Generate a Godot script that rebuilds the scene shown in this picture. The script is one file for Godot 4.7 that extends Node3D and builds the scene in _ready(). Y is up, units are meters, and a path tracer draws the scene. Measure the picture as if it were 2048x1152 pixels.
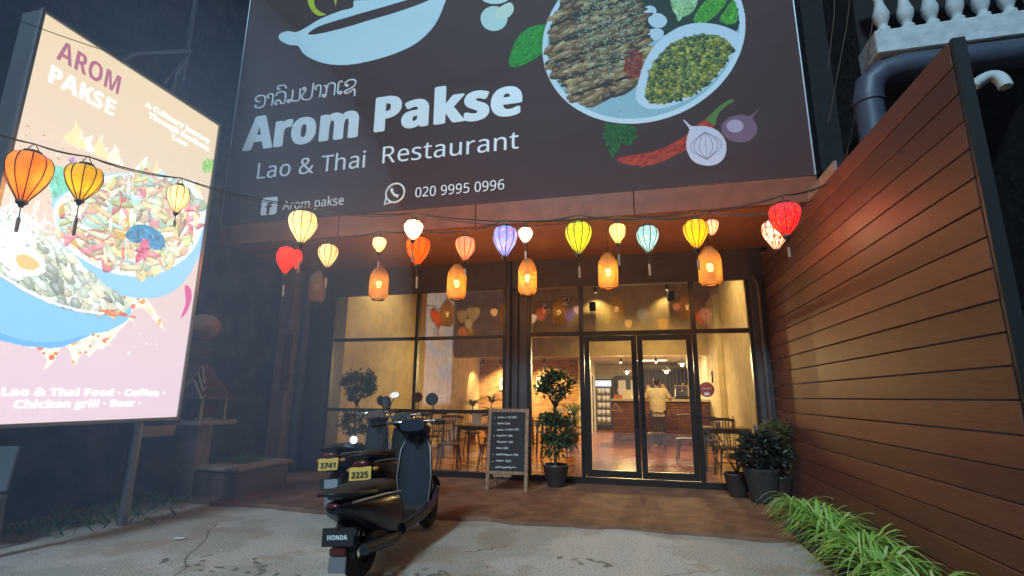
extends Node3D
# Night view of a restaurant front: a storefront under a deep soffit, a printed signboard, a light box,
# silk and rattan lanterns, parked scooters, a plank fence and a lit dining room behind glass.

var rng := RandomNumberGenerator.new()
var used_names := {}
var M := {}
var NT := {}

class MB:
	var v := PackedVector3Array()
	var n := PackedVector3Array()
	var uv := PackedVector2Array()
	var ix := PackedInt32Array()

	func vert(p: Vector3, nn: Vector3, t := Vector2.ZERO) -> int:
		v.append(p); n.append(nn); uv.append(t)
		return v.size() - 1

	func tri(a: int, b: int, c: int) -> void:
		var g := (v[c] - v[a]).cross(v[b] - v[a])
		if g.dot(n[a] + n[b] + n[c]) < 0.0:
			ix.append(a); ix.append(c); ix.append(b)
		else:
			ix.append(a); ix.append(b); ix.append(c)

	func quad(a: Vector3, b: Vector3, c: Vector3, d: Vector3, nn: Vector3) -> void:
		var i := vert(a, nn, Vector2(0, 1))
		vert(b, nn, Vector2(1, 1)); vert(c, nn, Vector2(1, 0)); vert(d, nn, Vector2(0, 0))
		tri(i, i + 1, i + 2); tri(i, i + 2, i + 3)

	func flat(pts: Array) -> void:   # convex polygon, normal from its points
		var nn: Vector3 = (pts[2] - pts[0]).cross(pts[1] - pts[0]).normalized()
		var i := v.size()
		for p in pts:
			vert(p, nn)
		for k in range(1, pts.size() - 1):
			tri(i, i + k, i + k + 1)

	func box(c: Vector3, s: Vector3, bv := 0.0, B := Basis.IDENTITY) -> void:
		var h := s * 0.5
		bv = minf(bv, minf(h.x, minf(h.y, h.z)) * 0.9)
		var ax := [Vector3(1, 0, 0), Vector3(0, 1, 0), Vector3(0, 0, 1)]
		for k in 3:
			for sg in [-1.0, 1.0]:
				var w: Vector3 = ax[k]; var a: Vector3 = ax[(k + 1) % 3]; var b: Vector3 = ax[(k + 2) % 3]
				var ha: float = h[(k + 1) % 3] - bv; var hb: float = h[(k + 2) % 3] - bv
				var o: Vector3 = w * h[k] * sg
				quad(c + B * (o - a * ha - b * hb), c + B * (o + a * ha - b * hb), c + B * (o + a * ha + b * hb), c + B * (o - a * ha + b * hb), (B * (w * sg)).normalized())
		if bv > 0.0:
			for k in 3:
				var w2: Vector3 = ax[k]; var a2: Vector3 = ax[(k + 1) % 3]; var b2: Vector3 = ax[(k + 2) % 3]
				var hw: float = h[k] - bv
				for sa in [-1.0, 1.0]:
					for sb in [-1.0, 1.0]:
						var p: Vector3 = a2 * sa * h[(k + 1) % 3] + b2 * sb * (h[(k + 2) % 3] - bv)
						var q: Vector3 = a2 * sa * (h[(k + 1) % 3] - bv) + b2 * sb * h[(k + 2) % 3]
						quad(c + B * (p - w2 * hw), c + B * (p + w2 * hw), c + B * (q + w2 * hw), c + B * (q - w2 * hw), (B * (a2 * sa + b2 * sb)).normalized())
			for sx in [-1.0, 1.0]:
				for sy in [-1.0, 1.0]:
					for sz in [-1.0, 1.0]:
						var e := Vector3(sx, sy, sz)
						var nn := (B * e).normalized()
						var i := vert(c + B * (e * h - Vector3(0, sy, sz) * bv), nn)
						vert(c + B * (e * h - Vector3(sx, 0, sz) * bv), nn)
						vert(c + B * (e * h - Vector3(sx, sy, 0) * bv), nn)
						tri(i, i + 1, i + 2)

	func ring_join(i: int, j: int, m: int) -> void:
		for k in m:
			tri(i + k, i + k + 1, j + k + 1)
			tri(i + k, j + k + 1, j + k)

	func tube(pts: Array, rad, sides := 8, caps := true) -> void:
		var m: int = pts.size()
		var t0: Vector3 = (pts[1] - pts[0]).normalized()
		var side := t0.cross(Vector3.UP)
		if side.length() < 0.05:
			side = t0.cross(Vector3(1, 0, 0))
		side = side.normalized()
		var prev := -1
		for i in m:
			var t: Vector3 = (pts[mini(i + 1, m - 1)] - pts[maxi(i - 1, 0)]).normalized()
			side = (side - t * side.dot(t)).normalized()
			var up := t.cross(side)
			var r: float = rad[i] if rad is Array else rad
			var base := v.size()
			for k in sides + 1:
				var a := TAU * k / sides
				var dd := side * cos(a) + up * sin(a)
				vert(pts[i] + dd * r, dd, Vector2(float(k) / sides, float(i) / maxf(1.0, m - 1)))
			if prev >= 0:
				ring_join(prev, base, sides)
			if caps and (i == 0 or i == m - 1) and r > 0.0005:
				var cn: Vector3 = -t if i == 0 else t
				var ci := vert(pts[i], cn)
				for k in sides + 1:
					vert(v[base + k], cn)
				for k in sides:
					tri(ci, ci + 1 + k, ci + 2 + k)
			prev = base

	func lathe(prof: Array, sides := 20, xf := Transform3D.IDENTITY) -> void:   # prof: Vector2(radius, height)
		var m: int = prof.size()
		var prev := -1
		for i in m:
			var p: Vector2 = prof[i]
			var d: Vector2 = (prof[mini(i + 1, m - 1)] - prof[maxi(i - 1, 0)]).normalized()
			var base := v.size()
			for k in sides + 1:
				var a := TAU * k / sides
				var o := Vector3(cos(a), 0, sin(a))
				var nn := (xf.basis * (o * d.y + Vector3.UP * -d.x)).normalized()
				vert(xf * (o * p.x + Vector3.UP * p.y), nn, Vector2(float(k) / sides, float(i) / (m - 1)))
			if prev >= 0:
				ring_join(prev, base, sides)
			prev = base

	func loft(secs: Array, sides := 16, caps := true) -> void:   # each section: [centre, right vector, up vector, exponent]
		var m: int = secs.size()
		var rings := []
		for s in secs:
			var ring := PackedVector3Array()
			for k in sides + 1:
				var a := TAU * k / sides
				var ex: float = s[3]
				var ca := cos(a); var sa := sin(a)
				ring.append(s[0] + s[1] * (signf(ca) * pow(absf(ca), ex)) + s[2] * (signf(sa) * pow(absf(sa), ex)))
			rings.append(ring)
		var start := v.size()
		for i in m:
			for k in sides + 1:
				var du: Vector3 = rings[i][(k + 1) % sides] - rings[i][(k - 1 + sides) % sides]
				var dv: Vector3 = rings[mini(i + 1, m - 1)][k] - rings[maxi(i - 1, 0)][k]
				var nn := du.cross(dv)
				if nn.dot(rings[i][k] - secs[i][0]) < 0.0:
					nn = -nn
				if nn.length() < 1e-9:
					nn = rings[i][k] - secs[i][0]
				vert(rings[i][k], nn.normalized(), Vector2(float(k) / sides, float(i) / (m - 1)))
		for i in m - 1:
			ring_join(start + i * (sides + 1), start + (i + 1) * (sides + 1), sides)
		if caps:
			for i in [0, m - 1]:
				var cn: Vector3 = (secs[0][0] - secs[1][0]).normalized() if i == 0 else (secs[m - 1][0] - secs[m - 2][0]).normalized()
				var ci := vert(secs[i][0], cn)
				for k in sides + 1:
					vert(rings[i][k], cn)
				for k in sides:
					tri(ci, ci + 1 + k, ci + 2 + k)

	func ball(c: Vector3, r: Vector3, rows := 8, sides := 14) -> void:
		var start := v.size()
		for i in rows + 1:
			var t := PI * i / rows
			for k in sides + 1:
				var a := TAU * k / sides
				var d := Vector3(sin(t) * cos(a), cos(t), sin(t) * sin(a))
				vert(c + d * r, (d / r).normalized(), Vector2(float(k) / sides, float(i) / rows))
		for i in rows:
			ring_join(start + i * (sides + 1), start + (i + 1) * (sides + 1), sides)

	func blade(pts: Array, w: Array, side: Vector3) -> void:   # a thin leaf strip with a shallow keel
		var m: int = pts.size()
		var base := v.size()
		for i in m:
			var t: Vector3 = (pts[mini(i + 1, m - 1)] - pts[maxi(i - 1, 0)]).normalized()
			var nn := side.cross(t).normalized()
			vert(pts[i] - side * w[i] + nn * w[i] * 0.35, (nn + side * 0.3).normalized(), Vector2(0, float(i) / (m - 1)))
			vert(pts[i], nn, Vector2(0.5, float(i) / (m - 1)))
			vert(pts[i] + side * w[i] + nn * w[i] * 0.35, (nn - side * 0.3).normalized(), Vector2(1, float(i) / (m - 1)))
		for i in m - 1:
			var a := base + i * 3
			for k in 2:
				tri(a + k, a + k + 1, a + k + 4); tri(a + k, a + k + 4, a + k + 3)

	func leaf(c: Vector3, d: Vector3, nn: Vector3, l: float, w: float) -> void:   # four-cornered leaf, folded a little
		var s := d.cross(nn).normalized()
		var i := vert(c, nn)
		vert(c + d * l * 0.45 + s * w + nn * w * 0.3, (nn - s * 0.3).normalized()); vert(c + d * l, nn); vert(c + d * l * 0.45 - s * w + nn * w * 0.3, (nn + s * 0.3).normalized())
		tri(i, i + 1, i + 2); tri(i, i + 2, i + 3)

	func mesh() -> ArrayMesh:
		var arr := []
		arr.resize(Mesh.ARRAY_MAX)
		arr[Mesh.ARRAY_VERTEX] = v; arr[Mesh.ARRAY_NORMAL] = n; arr[Mesh.ARRAY_TEX_UV] = uv; arr[Mesh.ARRAY_INDEX] = ix
		var m := ArrayMesh.new()
		m.add_surface_from_arrays(Mesh.PRIMITIVE_TRIANGLES, arr)
		return m

# ---------------------------------------------------------------- naming and tagging

func numbered(called: String) -> String:
	var k: int = used_names.get(called, 0)
	used_names[called] = k + 1
	return called if k == 0 else "%s_%03d" % [called, k]

func tag(o: Node, label: String, category: String, group := "") -> void:
	o.set_meta("label", label); o.set_meta("category", category)
	if group != "":
		o.set_meta("group", group)

func thing(called: String, label: String, category: String, at := Vector3.ZERO, turn := 0.0, group := "") -> Node3D:
	var o := Node3D.new()
	o.name = numbered(called)
	add_child(o)
	o.position = at
	o.rotation.y = turn
	tag(o, label, category, group)
	return o

func part(parent: Node3D, called: String, mesh, m: Material, at := Vector3.ZERO, B := Basis.IDENTITY) -> MeshInstance3D:
	var o := MeshInstance3D.new()
	o.mesh = mesh.mesh() if mesh is MB else mesh
	o.material_override = m
	if parent == self:
		o.name = numbered(called)
		add_child(o)
	else:
		o.name = called
		parent.add_child(o, true)
	o.transform = Transform3D(B, at)
	return o

func struct(called: String, mesh, m: Material) -> MeshInstance3D:
	var o := part(self, called, mesh, m)
	o.set_meta("kind", "structure")
	return o

func stuff(o: Node) -> Node:
	o.set_meta("kind", "stuff")
	return o

func bx(c: Vector3, s: Vector3, bv := 0.0, B := Basis.IDENTITY) -> MB:
	var b := MB.new()
	b.box(c, s, bv, B)
	return b

func span(a: Vector3, b: Vector3, bv := 0.0) -> MB:   # box from two corners
	return bx((a + b) * 0.5, (b - a).abs(), bv)

func tb(pts: Array, rad, sides := 8) -> MB:
	var b := MB.new()
	b.tube(pts, rad, sides)
	return b

func lt(prof: Array, sides := 20) -> MB:
	var b := MB.new()
	b.lathe(prof, sides)
	return b

func lamp(parent: Node3D, called: String, at: Vector3, color: Color, energy: float, size := 0.03) -> OmniLight3D:
	var l := OmniLight3D.new()
	l.name = called
	l.light_color = color
	l.light_energy = energy
	l.light_size = size
	l.omni_range = 14.0
	l.omni_attenuation = 2.0
	l.shadow_enabled = true
	parent.add_child(l, true)
	l.position = at
	return l

func spot(parent: Node3D, called: String, at: Vector3, to: Vector3, color: Color, energy: float, angle: float, soft := 0.6, size := 0.04) -> SpotLight3D:
	var l := SpotLight3D.new()
	l.name = called
	l.light_color = color
	l.light_energy = energy
	l.spot_angle = angle
	l.spot_angle_attenuation = soft
	l.light_size = size
	l.spot_range = 16.0
	l.spot_attenuation = 2.0
	l.shadow_enabled = true
	parent.add_child(l, true)
	l.position = at
	var d := (to - at).normalized()
	l.basis = Basis.looking_at(d, Vector3.UP if absf(d.y) < 0.98 else Vector3.FORWARD)
	return l

# ---------------------------------------------------------------- materials

func lin(r: float, g: float, b: float, a := 1.0) -> Color:   # linear reflectance to the sRGB that albedo_color wants
	return Color(r, g, b, a).linear_to_srgb()

func noise_tex(key: String, seed_n: int, freq: float, ramp: Array, octaves := 4, size := 512, kind := FastNoiseLite.TYPE_SIMPLEX_SMOOTH, warp := 0.0) -> NoiseTexture2D:
	if NT.has(key):
		return NT[key]
	var f := FastNoiseLite.new()
	f.noise_type = kind
	f.seed = seed_n
	f.frequency = freq
	f.fractal_octaves = octaves
	if warp > 0.0:
		f.domain_warp_enabled = true
		f.domain_warp_amplitude = warp
	var t := NoiseTexture2D.new()
	t.width = size
	t.height = size
	t.seamless = true
	t.noise = f
	if ramp.size():
		var g := Gradient.new()
		var off := PackedFloat32Array(); var col := PackedColorArray()
		for r in ramp:
			off.append(r[0]); col.append(r[1])
		g.offsets = off
		g.colors = col
		t.color_ramp = g
	NT[key] = t
	return t

func mat(key: String, c: Color, rough := 0.7, metal := 0.0) -> StandardMaterial3D:
	if M.has(key):
		return M[key]
	var m := StandardMaterial3D.new()
	m.resource_name = key
	m.albedo_color = c
	m.roughness = rough
	m.metallic = metal
	M[key] = m
	return m

func textured(m: StandardMaterial3D, t: Texture2D, scale: Vector3, bump: Texture2D = null, depth := 0.0) -> StandardMaterial3D:
	m.albedo_texture = t
	m.uv1_triplanar = true
	m.uv1_world_triplanar = true
	m.uv1_scale = scale
	if bump:
		m.heightmap_enabled = true
		m.heightmap_texture = bump
		m.heightmap_scale = depth
	return m

func glow(key: String, c: Color, energy: float) -> StandardMaterial3D:
	var m := mat(key, c, 0.6)
	m.emission_enabled = true
	m.emission = c
	m.emission_energy_multiplier = energy
	return m

func grey(v: float) -> Color:
	return Color(v, v, v)

func make_materials() -> void:
	var W := Color.WHITE
	var bump := noise_tex("bump", 7, 0.03, [[0.0, grey(0.0)], [1.0, W]], 5)
	var mott := noise_tex("mottle", 3, 0.012, [[0.2, grey(0.9)], [0.5, grey(0.96)], [0.8, W]], 5)
	# concrete drive: pale worn patches, brown soil stains, dark damp spots
	mat("concrete", Color.WHITE, 0.7)
	var detail := noise_tex("concrete_grit", 19, 0.09, [[0.2, grey(0.76)], [0.5, grey(0.96)], [1.0, W]], 4, 512)
	var cm: StandardMaterial3D = M["concrete"]
	cm.detail_enabled = true
	cm.detail_albedo = detail
	cm.detail_blend_mode = BaseMaterial3D.BLEND_MODE_MUL
	cm.detail_uv_layer = BaseMaterial3D.DETAIL_UV_2
	cm.uv2_triplanar = true
	cm.uv2_world_triplanar = true
	cm.uv2_scale = Vector3.ONE * 0.9
	var terr := noise_tex("terrace", 12, 0.012, [[0.2, Color(0.4, 0.255, 0.165)], [0.5, Color(0.46, 0.3, 0.2)], [0.8, Color(0.52, 0.36, 0.25)]], 6, 512, FastNoiseLite.TYPE_SIMPLEX_SMOOTH, 20.0)
	var tm := textured(mat("terrace", W, 0.75), terr, Vector3.ONE * 0.45, bump, 0.8)
	tm.detail_enabled = true
	tm.detail_albedo = noise_tex("terrace_grit", 29, 0.12, [[0.2, grey(0.7)], [0.5, grey(0.95)], [1.0, W]], 4, 512)
	tm.detail_blend_mode = BaseMaterial3D.BLEND_MODE_MUL
	tm.detail_uv_layer = BaseMaterial3D.DETAIL_UV_2
	tm.uv2_triplanar = true
	tm.uv2_world_triplanar = true
	tm.uv2_scale = Vector3.ONE * 0.8
	textured(mat("soil", lin(0.05, 0.035, 0.025), 0.95), mott, Vector3.ONE * 1.5, bump, 3.0)
	# planks: long grain running along z
	var grain := noise_tex("grain", 21, 0.02, [[0.15, Color(0.37, 0.225, 0.18)], [0.45, Color(0.41, 0.255, 0.205)], [0.6, Color(0.425, 0.268, 0.216)], [0.85, Color(0.39, 0.24, 0.193)]], 5, 512)
	for k in 4:
		var t := 0.86 + 0.07 * k
		var pm := mat("plank%d" % k, Color(t, t * (0.97 + 0.02 * (k % 2)), t * 0.97), 0.55)
		textured(pm, grain, Vector3(0.9, 2.6, 0.28), noise_tex("grain_bump", 22, 0.03, [[0.0, grey(0.0)], [1.0, W]], 4), 0.07)
		pm.uv1_offset = Vector3(0.13 * k, 0.31 * k, 0.47 * k)
	textured(mat("fence_back", lin(0.035, 0.03, 0.03), 0.8), mott, Vector3.ONE)
	# painted steel and frames
	mat("frame", lin(0.022, 0.015, 0.013), 0.35)
	textured(mat("lintel", lin(0.09, 0.07, 0.07), 0.6), mott, Vector3.ONE * 0.6, bump, 0.4)
	textured(mat("column", lin(0.07, 0.055, 0.055), 0.45), mott, Vector3.ONE * 0.9)
	textured(mat("fascia", lin(0.26, 0.09, 0.05), 0.3), mott, Vector3.ONE * 0.5)
	textured(mat("soffit", lin(0.32, 0.12, 0.05), 0.28), mott, Vector3.ONE * 0.7)
	mat("black", lin(0.012, 0.012, 0.013), 0.5)
	mat("rubber", lin(0.018, 0.018, 0.019), 0.85)
	mat("gloss_black", lin(0.008, 0.008, 0.011), 0.25)
	mat("navy", lin(0.007, 0.009, 0.02), 0.26)
	mat("seat_black", lin(0.008, 0.008, 0.009), 0.75)
	mat("scooter_inner", lin(0.022, 0.026, 0.034), 0.4)
	mat("rim_black", lin(0.025, 0.025, 0.028), 0.4, 0.5)
	mat("chrome", lin(0.75, 0.75, 0.76), 0.15, 1.0)
	mat("mirror", lin(0.85, 0.86, 0.88), 0.03, 1.0)
	mat("dull_metal", lin(0.3, 0.3, 0.31), 0.45, 0.9)
	mat("silver", lin(0.4, 0.42, 0.45), 0.4, 0.5)
	mat("red_lens", lin(0.09, 0.01, 0.012), 0.2)
	mat("amber_lens", lin(0.5, 0.18, 0.05), 0.15)
	mat("clear_lens", lin(0.5, 0.52, 0.55), 0.1)
	mat("plate", lin(0.75, 0.45, 0.06), 0.5)
	mat("ink", lin(0.03, 0.03, 0.03), 0.7)
	mat("white_paint", lin(0.75, 0.75, 0.74), 0.55)
	mat("cable", lin(0.03, 0.028, 0.026), 0.6)
	# walls
	textured(mat("wall_inside", lin(0.64, 0.57, 0.38), 0.85), mott, Vector3.ONE * 0.35, bump, 0.25)
	textured(mat("ceiling", lin(0.5, 0.46, 0.38), 0.9), mott, Vector3.ONE * 0.3)
	textured(mat("bulkhead", lin(0.5, 0.42, 0.24), 0.85), mott, Vector3.ONE * 0.3)
	textured(mat("wall_old", lin(0.075, 0.07, 0.075), 0.9), noise_tex("old_plaster", 31, 0.01, [[0.2, grey(0.35)], [0.5, grey(0.75)], [0.8, W]], 6, 512, FastNoiseLite.TYPE_SIMPLEX_SMOOTH, 25.0), Vector3.ONE * 0.4, bump, 2.0)
	textured(mat("pillar_plaster", lin(0.3, 0.24, 0.2), 0.85), mott, Vector3.ONE * 0.8, bump, 1.0)
	textured(mat("wall_dark", lin(0.014, 0.012, 0.012), 0.9), mott, Vector3.ONE * 0.3, bump, 1.0)
	textured(mat("balcony_white", lin(0.6, 0.62, 0.62), 0.75), mott, Vector3.ONE * 0.7, bump, 0.5)
	textured(mat("duct", lin(0.065, 0.075, 0.11), 0.5), mott, Vector3.ONE * 0.8)
	var flo := noise_tex("floor_tone", 41, 0.01, [[0.2, Color(0.55, 0.3, 0.16)], [0.5, Color(0.66, 0.4, 0.23)], [0.8, Color(0.72, 0.47, 0.3)]], 4)
	textured(mat("floor_tile", W, 0.22), flo, Vector3(0.5, 0.5, 0.5))
	mat("grout", lin(0.14, 0.1, 0.07), 0.8)
	for k in 5:
		var br: Array = [[0.42, 0.23, 0.115], [0.48, 0.29, 0.15], [0.36, 0.18, 0.09], [0.52, 0.32, 0.17], [0.45, 0.26, 0.12]][k]
		textured(mat("brick%d" % k, lin(br[0], br[1], br[2]), 0.85), mott, Vector3.ONE * 2.0, bump, 0.6)
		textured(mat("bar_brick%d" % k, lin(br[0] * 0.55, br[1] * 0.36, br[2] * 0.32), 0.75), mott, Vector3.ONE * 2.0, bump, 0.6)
	textured(mat("mortar", lin(0.58, 0.48, 0.34), 0.9), mott, Vector3.ONE * 2.0)
	textured(mat("mortar_dark", lin(0.1, 0.065, 0.045), 0.9), mott, Vector3.ONE * 2.0)
	var wg := noise_tex("chair_grain", 51, 0.03, [[0.2, grey(0.6)], [0.6, W]], 4)
	textured(mat("chair_wood", lin(0.13, 0.055, 0.028), 0.4), wg, Vector3(3, 0.8, 3))
	textured(mat("table_wood", lin(0.22, 0.11, 0.055), 0.3), wg, Vector3(2, 2, 0.6))
	textured(mat("board_wood", lin(0.34, 0.19, 0.105), 0.6), wg, Vector3(3, 0.8, 3))
	mat("slate", lin(0.018, 0.018, 0.019), 0.8)
	mat("chalk", lin(0.8, 0.8, 0.8), 0.95)
	mat("curtain", lin(0.035, 0.025, 0.022), 0.8)
	mat("stone_top", lin(0.55, 0.5, 0.42), 0.3)
	mat("paper", lin(0.72, 0.7, 0.65), 0.7)
	mat("porcelain", lin(0.7, 0.7, 0.68), 0.2)
	mat("orange_box", lin(0.6, 0.2, 0.04), 0.6)
	mat("fridge_case", lin(0.03, 0.03, 0.035), 0.4)
	mat("fridge_inner", lin(0.3, 0.32, 0.36), 0.5)
	mat("tarp", lin(0.05, 0.09, 0.22), 0.45)
	mat("terracotta", lin(0.12, 0.07, 0.05), 0.7)
	textured(mat("pot_dark", lin(0.045, 0.03, 0.025), 0.4), mott, Vector3.ONE * 3.0)
	textured(mat("pot_stone", lin(0.035, 0.03, 0.026), 0.8), mott, Vector3.ONE * 4.0, bump, 1.0)
	mat("bark", lin(0.09, 0.06, 0.04), 0.9)
	# foliage
	for f in [["leaf_dark", 0.035, 0.055, 0.02], ["leaf_mid", 0.05, 0.095, 0.028], ["leaf_olive", 0.09, 0.1, 0.03], ["leaf_black", 0.016, 0.02, 0.011], ["leaf_room", 0.08, 0.12, 0.04]]:
		var lm := mat(f[0], lin(f[1], f[2], f[3]), 0.5)
		lm.cull_mode = BaseMaterial3D.CULL_DISABLED
		lm.backlight_enabled = true
		lm.backlight = lin(f[1] * 1.2, f[2] * 1.5, f[3])
	for k in 3:
		var bm := mat("blade%d" % k, [lin(0.17, 0.33, 0.05), lin(0.27, 0.42, 0.09), lin(0.42, 0.5, 0.2)][k], 0.45)
		bm.cull_mode = BaseMaterial3D.CULL_DISABLED
		bm.backlight_enabled = true
		bm.backlight = lin(0.22, 0.34, 0.06)
	# glass
	var gl := mat("glass", Color(1, 1, 1, 0.002), 0.0)
	gl.transparency = BaseMaterial3D.TRANSPARENCY_ALPHA
	gl.metallic_specular = 0.6
	# rattan
	var rt := mat("rattan", lin(0.36, 0.18, 0.045), 0.7)
	rt.backlight_enabled = true
	rt.backlight = lin(0.075, 0.04, 0.007)
	var ru := mat("rattan_dull", lin(0.3, 0.17, 0.08), 0.75)
	ru.backlight_enabled = true
	ru.backlight = lin(0.2, 0.1, 0.03)
	mat("lantern_wood", lin(0.05, 0.03, 0.022), 0.5)
	mat("tassel", lin(0.35, 0.24, 0.17), 0.8)
	mat("skin", lin(0.42, 0.24, 0.15), 0.55)
	textured(mat("shirt_white", lin(0.72, 0.68, 0.55), 0.85), mott, Vector3.ONE * 1.5)
	mat("trousers_dark", lin(0.03, 0.025, 0.025), 0.8)
	mat("hair", lin(0.012, 0.01, 0.009), 0.5)

func sys_font(names: Array, weight := 400, embolden := 0.0) -> Font:
	var f := SystemFont.new()
	f.font_names = PackedStringArray(names)
	f.font_weight = weight
	if embolden == 0.0:
		return f
	var fv := FontVariation.new()
	fv.base_font = f
	fv.variation_embolden = embolden
	return fv

# lettering: a TextMesh scaled so that it is `width` wide and its capitals `cap` high, left end of its baseline at `at`
func lettering(parent: Node3D, called: String, text: String, font: Font, cap: float, width: float, m: Material, at: Vector3, B := Basis.IDENTITY, depth := 0.004, heavy := 0.0) -> MeshInstance3D:
	var t := TextMesh.new()
	t.text = text
	t.font = font
	t.font_size = 64
	t.pixel_size = 0.01
	t.depth = 0.02
	t.curve_step = 1.0
	t.horizontal_alignment = HORIZONTAL_ALIGNMENT_LEFT
	t.vertical_alignment = VERTICAL_ALIGNMENT_TOP
	var probe := TextMesh.new()
	probe.text = "H"
	probe.font = font
	probe.font_size = 64
	probe.pixel_size = 0.01
	probe.depth = 0.02
	probe.horizontal_alignment = HORIZONTAL_ALIGNMENT_LEFT
	probe.vertical_alignment = VERTICAL_ALIGNMENT_TOP
	var a := t.get_aabb(); var h := probe.get_aabb()
	var sx := width / a.size.x; var sy := cap / h.size.y
	var BB := B * Basis.from_scale(Vector3(sx, sy, depth / 0.02))
	if heavy > 0.0:   # a heavier face: the same outlines set side by side, each a hair deeper than the last
		var st := SurfaceTool.new()
		var k := 0
		for q in [Vector2(0, 0), Vector2(1, 0), Vector2(-1, 0), Vector2(0, 0.6), Vector2(0, -0.6), Vector2(0.7, 0.4), Vector2(-0.7, -0.4), Vector2(0.7, -0.4), Vector2(-0.7, 0.4)]:
			st.append_from(t, 0, Transform3D(Basis.from_scale(Vector3(1, 1, 1.0 + 0.07 * k)), Vector3(q.x * heavy, q.y * heavy, 0.0007 * k)))
			k += 1
		return part(parent, called, st.commit(), m, at - BB * Vector3(a.position.x, h.position.y, -0.01), BB)
	return part(parent, called, t, m, at - BB * Vector3(a.position.x, h.position.y, -0.01), BB)

# outlines of the flat prints, in picture units of the signboard and of the light box
const SIGN_W := 1400
const SIGN_H := 726
const POST_W := 640
const POST_H := 1164
const S_WOK := [111.5, 183.7, 118.0, 170.5, 138.6, 167.9, 166.6, 176.3, 194.2, 168.7, 239.0, 148.7, 299.2, 135.2, 336.8, 131.6, 338.3, 113.0, 351.1, 104.6, 380.5, 116.9, 460.6, 108.6, 545.5, 95.7, 621.7, 90.9, 648.6, 78.5, 669.2, 89.2, 667.0, 106.9, 640.1, 110.1, 616.5, 135.3, 604.1, 170.3, 589.4, 211.9, 566.4, 247.2, 526.8, 278.1, 472.3, 296.3, 402.1, 306.4, 329.4, 306.2, 268.4, 291.7, 220.2, 266.9, 194.7, 245.6, 178.1, 222.5, 152.0, 214.7, 126.4, 200.7]
const S_WOK_IN := [205.9, 189.8, 241.3, 171.2, 331.6, 158.8, 448.5, 146.3, 547.3, 132.9, 606.2, 118.0, 564.9, 151.7, 478.8, 170.7, 392.7, 181.4, 319.3, 190.6, 243.7, 195.2]
const S_SWOOSH := [191.0, 65.0, 197.1, 92.3, 210.8, 117.7, 231.5, 136.1, 256.5, 137.8, 236.6, 124.4, 218.7, 103.2, 208.9, 68.7]
const S_SWOOSH2 := [274.1, 79.0, 284.1, 119.5, 288.0, 78.7]
const S_MUSH1 := [770.2, 249.8, 766.9, 264.5, 757.6, 275.0, 743.9, 279.3, 728.5, 276.4, 714.5, 266.9, 704.5, 252.6, 700.7, 236.3, 703.8, 221.3, 713.3, 210.6, 727.3, 206.4, 742.9, 209.5, 756.9, 219.3, 766.6, 233.6]
const S_MUSH2 := [739.2, 225.2, 750.6, 213.0, 773.5, 204.7, 783.8, 214.0, 785.1, 231.4, 773.9, 246.2, 757.5, 248.7, 743.4, 243.2]
const S_MUSH3 := [775.9, 186.4, 772.2, 195.7, 761.6, 201.6, 746.2, 202.9, 728.9, 199.4, 713.1, 191.7, 702.0, 181.3, 697.9, 170.2, 701.6, 160.8, 712.4, 154.8, 728.1, 153.6, 745.6, 157.3, 761.2, 165.1, 772.0, 175.5]
const S_LEAF := [776.4, 381.2, 778.6, 350.2, 794.4, 310.4, 820.3, 287.4, 851.0, 283.4, 866.7, 289.2, 867.7, 327.7, 859.1, 358.6, 828.9, 377.7, 797.4, 387.3]
const S_PLATE := [1301.8, 349.5, 1296.2, 399.0, 1279.7, 446.1, 1253.2, 488.4, 1217.9, 523.6, 1175.6, 550.2, 1128.6, 566.6, 1079.0, 572.2, 1029.4, 566.6, 982.3, 550.2, 940.1, 523.6, 904.8, 488.4, 878.3, 446.1, 861.8, 399.0, 856.2, 349.5, 861.8, 299.9, 878.3, 252.8, 904.8, 210.6, 940.1, 175.3, 982.3, 148.7, 1029.4, 132.3, 1079.0, 126.7, 1128.6, 132.3, 1175.6, 148.7, 1217.9, 175.3, 1253.2, 210.6, 1279.7, 252.8, 1296.2, 299.9]
const S_PLATE_IN := [1289.8, 349.5, 1284.5, 396.4, 1268.9, 440.9, 1243.8, 480.9, 1210.4, 514.2, 1170.4, 539.4, 1125.9, 554.9, 1079.0, 560.2, 1032.1, 554.9, 987.5, 539.4, 947.6, 514.2, 914.2, 480.9, 889.1, 440.9, 873.5, 396.4, 868.2, 349.5, 873.5, 302.6, 889.1, 258.0, 914.2, 218.0, 947.6, 184.7, 987.5, 159.6, 1032.1, 144.0, 1079.0, 138.7, 1125.9, 144.0, 1170.4, 159.6, 1210.4, 184.7, 1243.8, 218.0, 1268.9, 258.0, 1284.5, 302.6]
const S_SALAD := [1099.6, 182.9, 1087.1, 261.8, 1092.3, 342.2, 1134.6, 362.9, 1208.9, 357.5, 1273.6, 382.1, 1288.7, 354.9, 1278.7, 285.1, 1243.1, 218.8, 1184.3, 168.0, 1132.7, 146.7]
const S_CUC1 := [1197.6, 338.8, 1206.5, 314.8, 1226.0, 290.3, 1248.2, 271.5, 1267.0, 270.3, 1273.9, 287.2, 1261.7, 313.0, 1241.6, 334.5, 1220.1, 345.7]
const S_CUC2 := [1251.0, 346.5, 1262.9, 323.5, 1280.0, 301.4, 1281.5, 294.8, 1287.8, 329.9, 1282.6, 357.6, 1265.3, 359.3]
const S_CAULI := [1151.7, 248.5, 1152.0, 281.7, 1154.1, 301.8, 1160.8, 316.2, 1166.1, 334.1, 1175.3, 322.9, 1190.4, 319.4, 1202.9, 305.1, 1207.7, 280.0, 1194.7, 251.0]
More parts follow.
